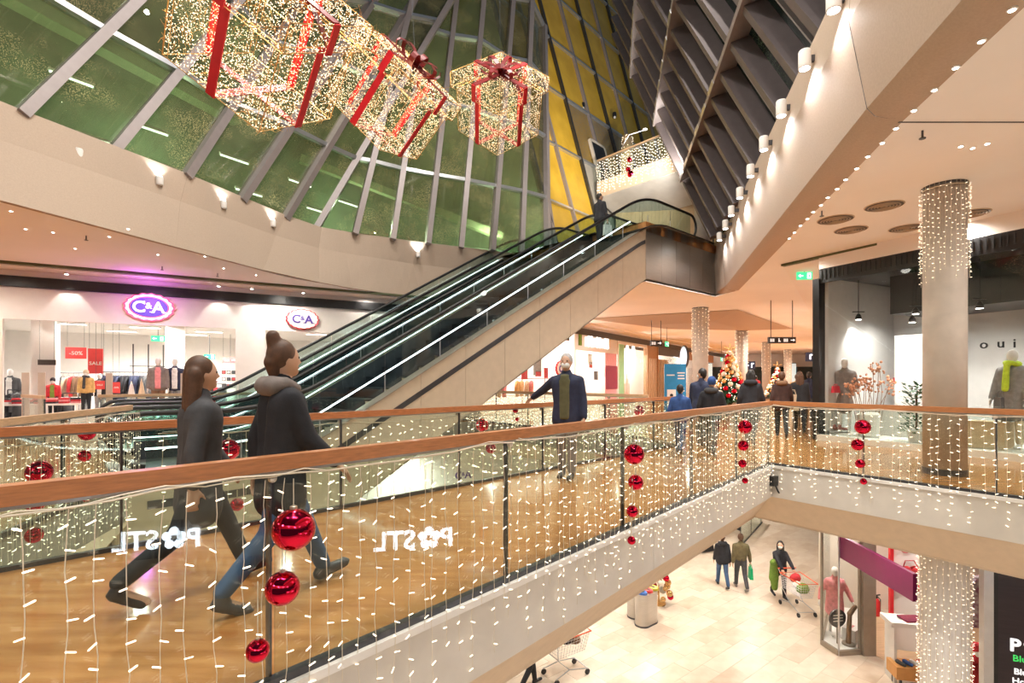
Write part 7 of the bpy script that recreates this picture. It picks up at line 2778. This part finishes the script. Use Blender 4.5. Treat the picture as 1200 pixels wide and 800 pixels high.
def flower(m_, cx, cz, r, y=0.0, th=.012):
    for k in range(5):
        a = math.pi / 2 + k * 2 * math.pi / 5
        m_.ball((cx + r * .62 * math.cos(a), y, cz + r * .62 * math.sin(a)), r * .40, 12, 6, (1, th / r, 1))
    return m_


def loc_z(py, y):
    return EYE - (py - HY) * y / FOC - GROUND


x0_ = .22
zz = loc_z(763, 7.8)
m_ = text_mb('P', .27, .008, .006)
xf(m_, Matrix.Translation((x0_ + .06, 0.012, zz))).build('lettering', M_PW, t)
flower(MB(), x0_ + .28, zz + .1, .12, 0.012).build('flower_mark', M_PW, t)
xf(text_mb('STL', .27, .008, .006), Matrix.Translation((x0_ + .68, .012, zz))).build('lettering', M_PW, t)
xf(text_mb('Blumen', .14, .006), Matrix.Translation((x0_ + .24, .012, loc_z(775, 7.8)))).build('green_lettering', emit('panel_green_print', (.05, .6, .12), .5), t)
xf(text_mb('Blumen', .13, .006), Matrix.Translation((x0_ + .24, .012, loc_z(790, 7.8)))).build('lettering', M_PW, t)
xf(text_mb('Hochzeit', .13, .006), Matrix.Translation((x0_ + .26, .012, loc_z(801, 7.8)))).build('lettering', M_PW, t)
# lit florist signs round the corner; the glass of the bridge mirrors them
M_FLW = emit('florist_sign_glow', (0.80, 0.87, 1.0), 12.0)
for (cx, cy, lab) in ((8.54, 2.36, 'lit white florist sign on the ground floor shop front, first'), (9.20, -3.7, 'lit white florist sign on the ground floor shop front, second')):
    vd = V((-(0.746 * 0.188 * 0 + 0.113), -0.993, 0)).normalized()
    dd = V((0.12, 0.99, 0)).normalized() * -1
    t = thing('florist_sign', lab, 'sign', V((cx, cy, -2.55)), face_dir(dd))
    MB().box((0, .14, .18), (2.6, .1, .9)).build('backing', M_BLACK, t)
    s1 = .62
    xf(text_mb('P', s1, .012, .012), Matrix.Translation((-.70, 0, 0))).build('lettering', M_FLW, t)
    flower(MB(), -.28, .22, .27, 0.0).build('flower_mark', M_FLW, t)
    xf(text_mb('STL', s1, .012, .012), Matrix.Translation((.52, 0, 0))).build('lettering', M_FLW, t)
struct('wall_right', MB().slab([V((8.9, 6.9, GROUND)), V((9.7, -8, GROUND)), V((9.7, -8, -1.1)), V((8.9, 6.9, -1.1))], .1), M_CREAM)
# seats seen on the ground level through the bridge glass
for k, (px, py, lab) in enumerate(((561, 548, 'dark leather armchair on the ground level, through the bridge glass'), (460, 556, 'small dark stool on the ground level, through the bridge glass'))):
    y = 17.5
    c_ = V((AT(px, py, y).x, y, GROUND))
    t = thing('armchair' if k == 0 else 'stool', lab, 'chair', c_, R(20))
    MB().box((0, 0, .4), (.7, .7, .2)).build('seat', M_BLACK, t)
    if k == 0:
        MB().box((0, .33, .65), (.7, .12, .5)).build('backrest', M_BLACK, t)
    for sx in (-.28, .28):
        for sy in (-.28, .28):
            MB().box((sx, sy, .15), (.05, .05, .3)).build('leg', M_STEELD, t)
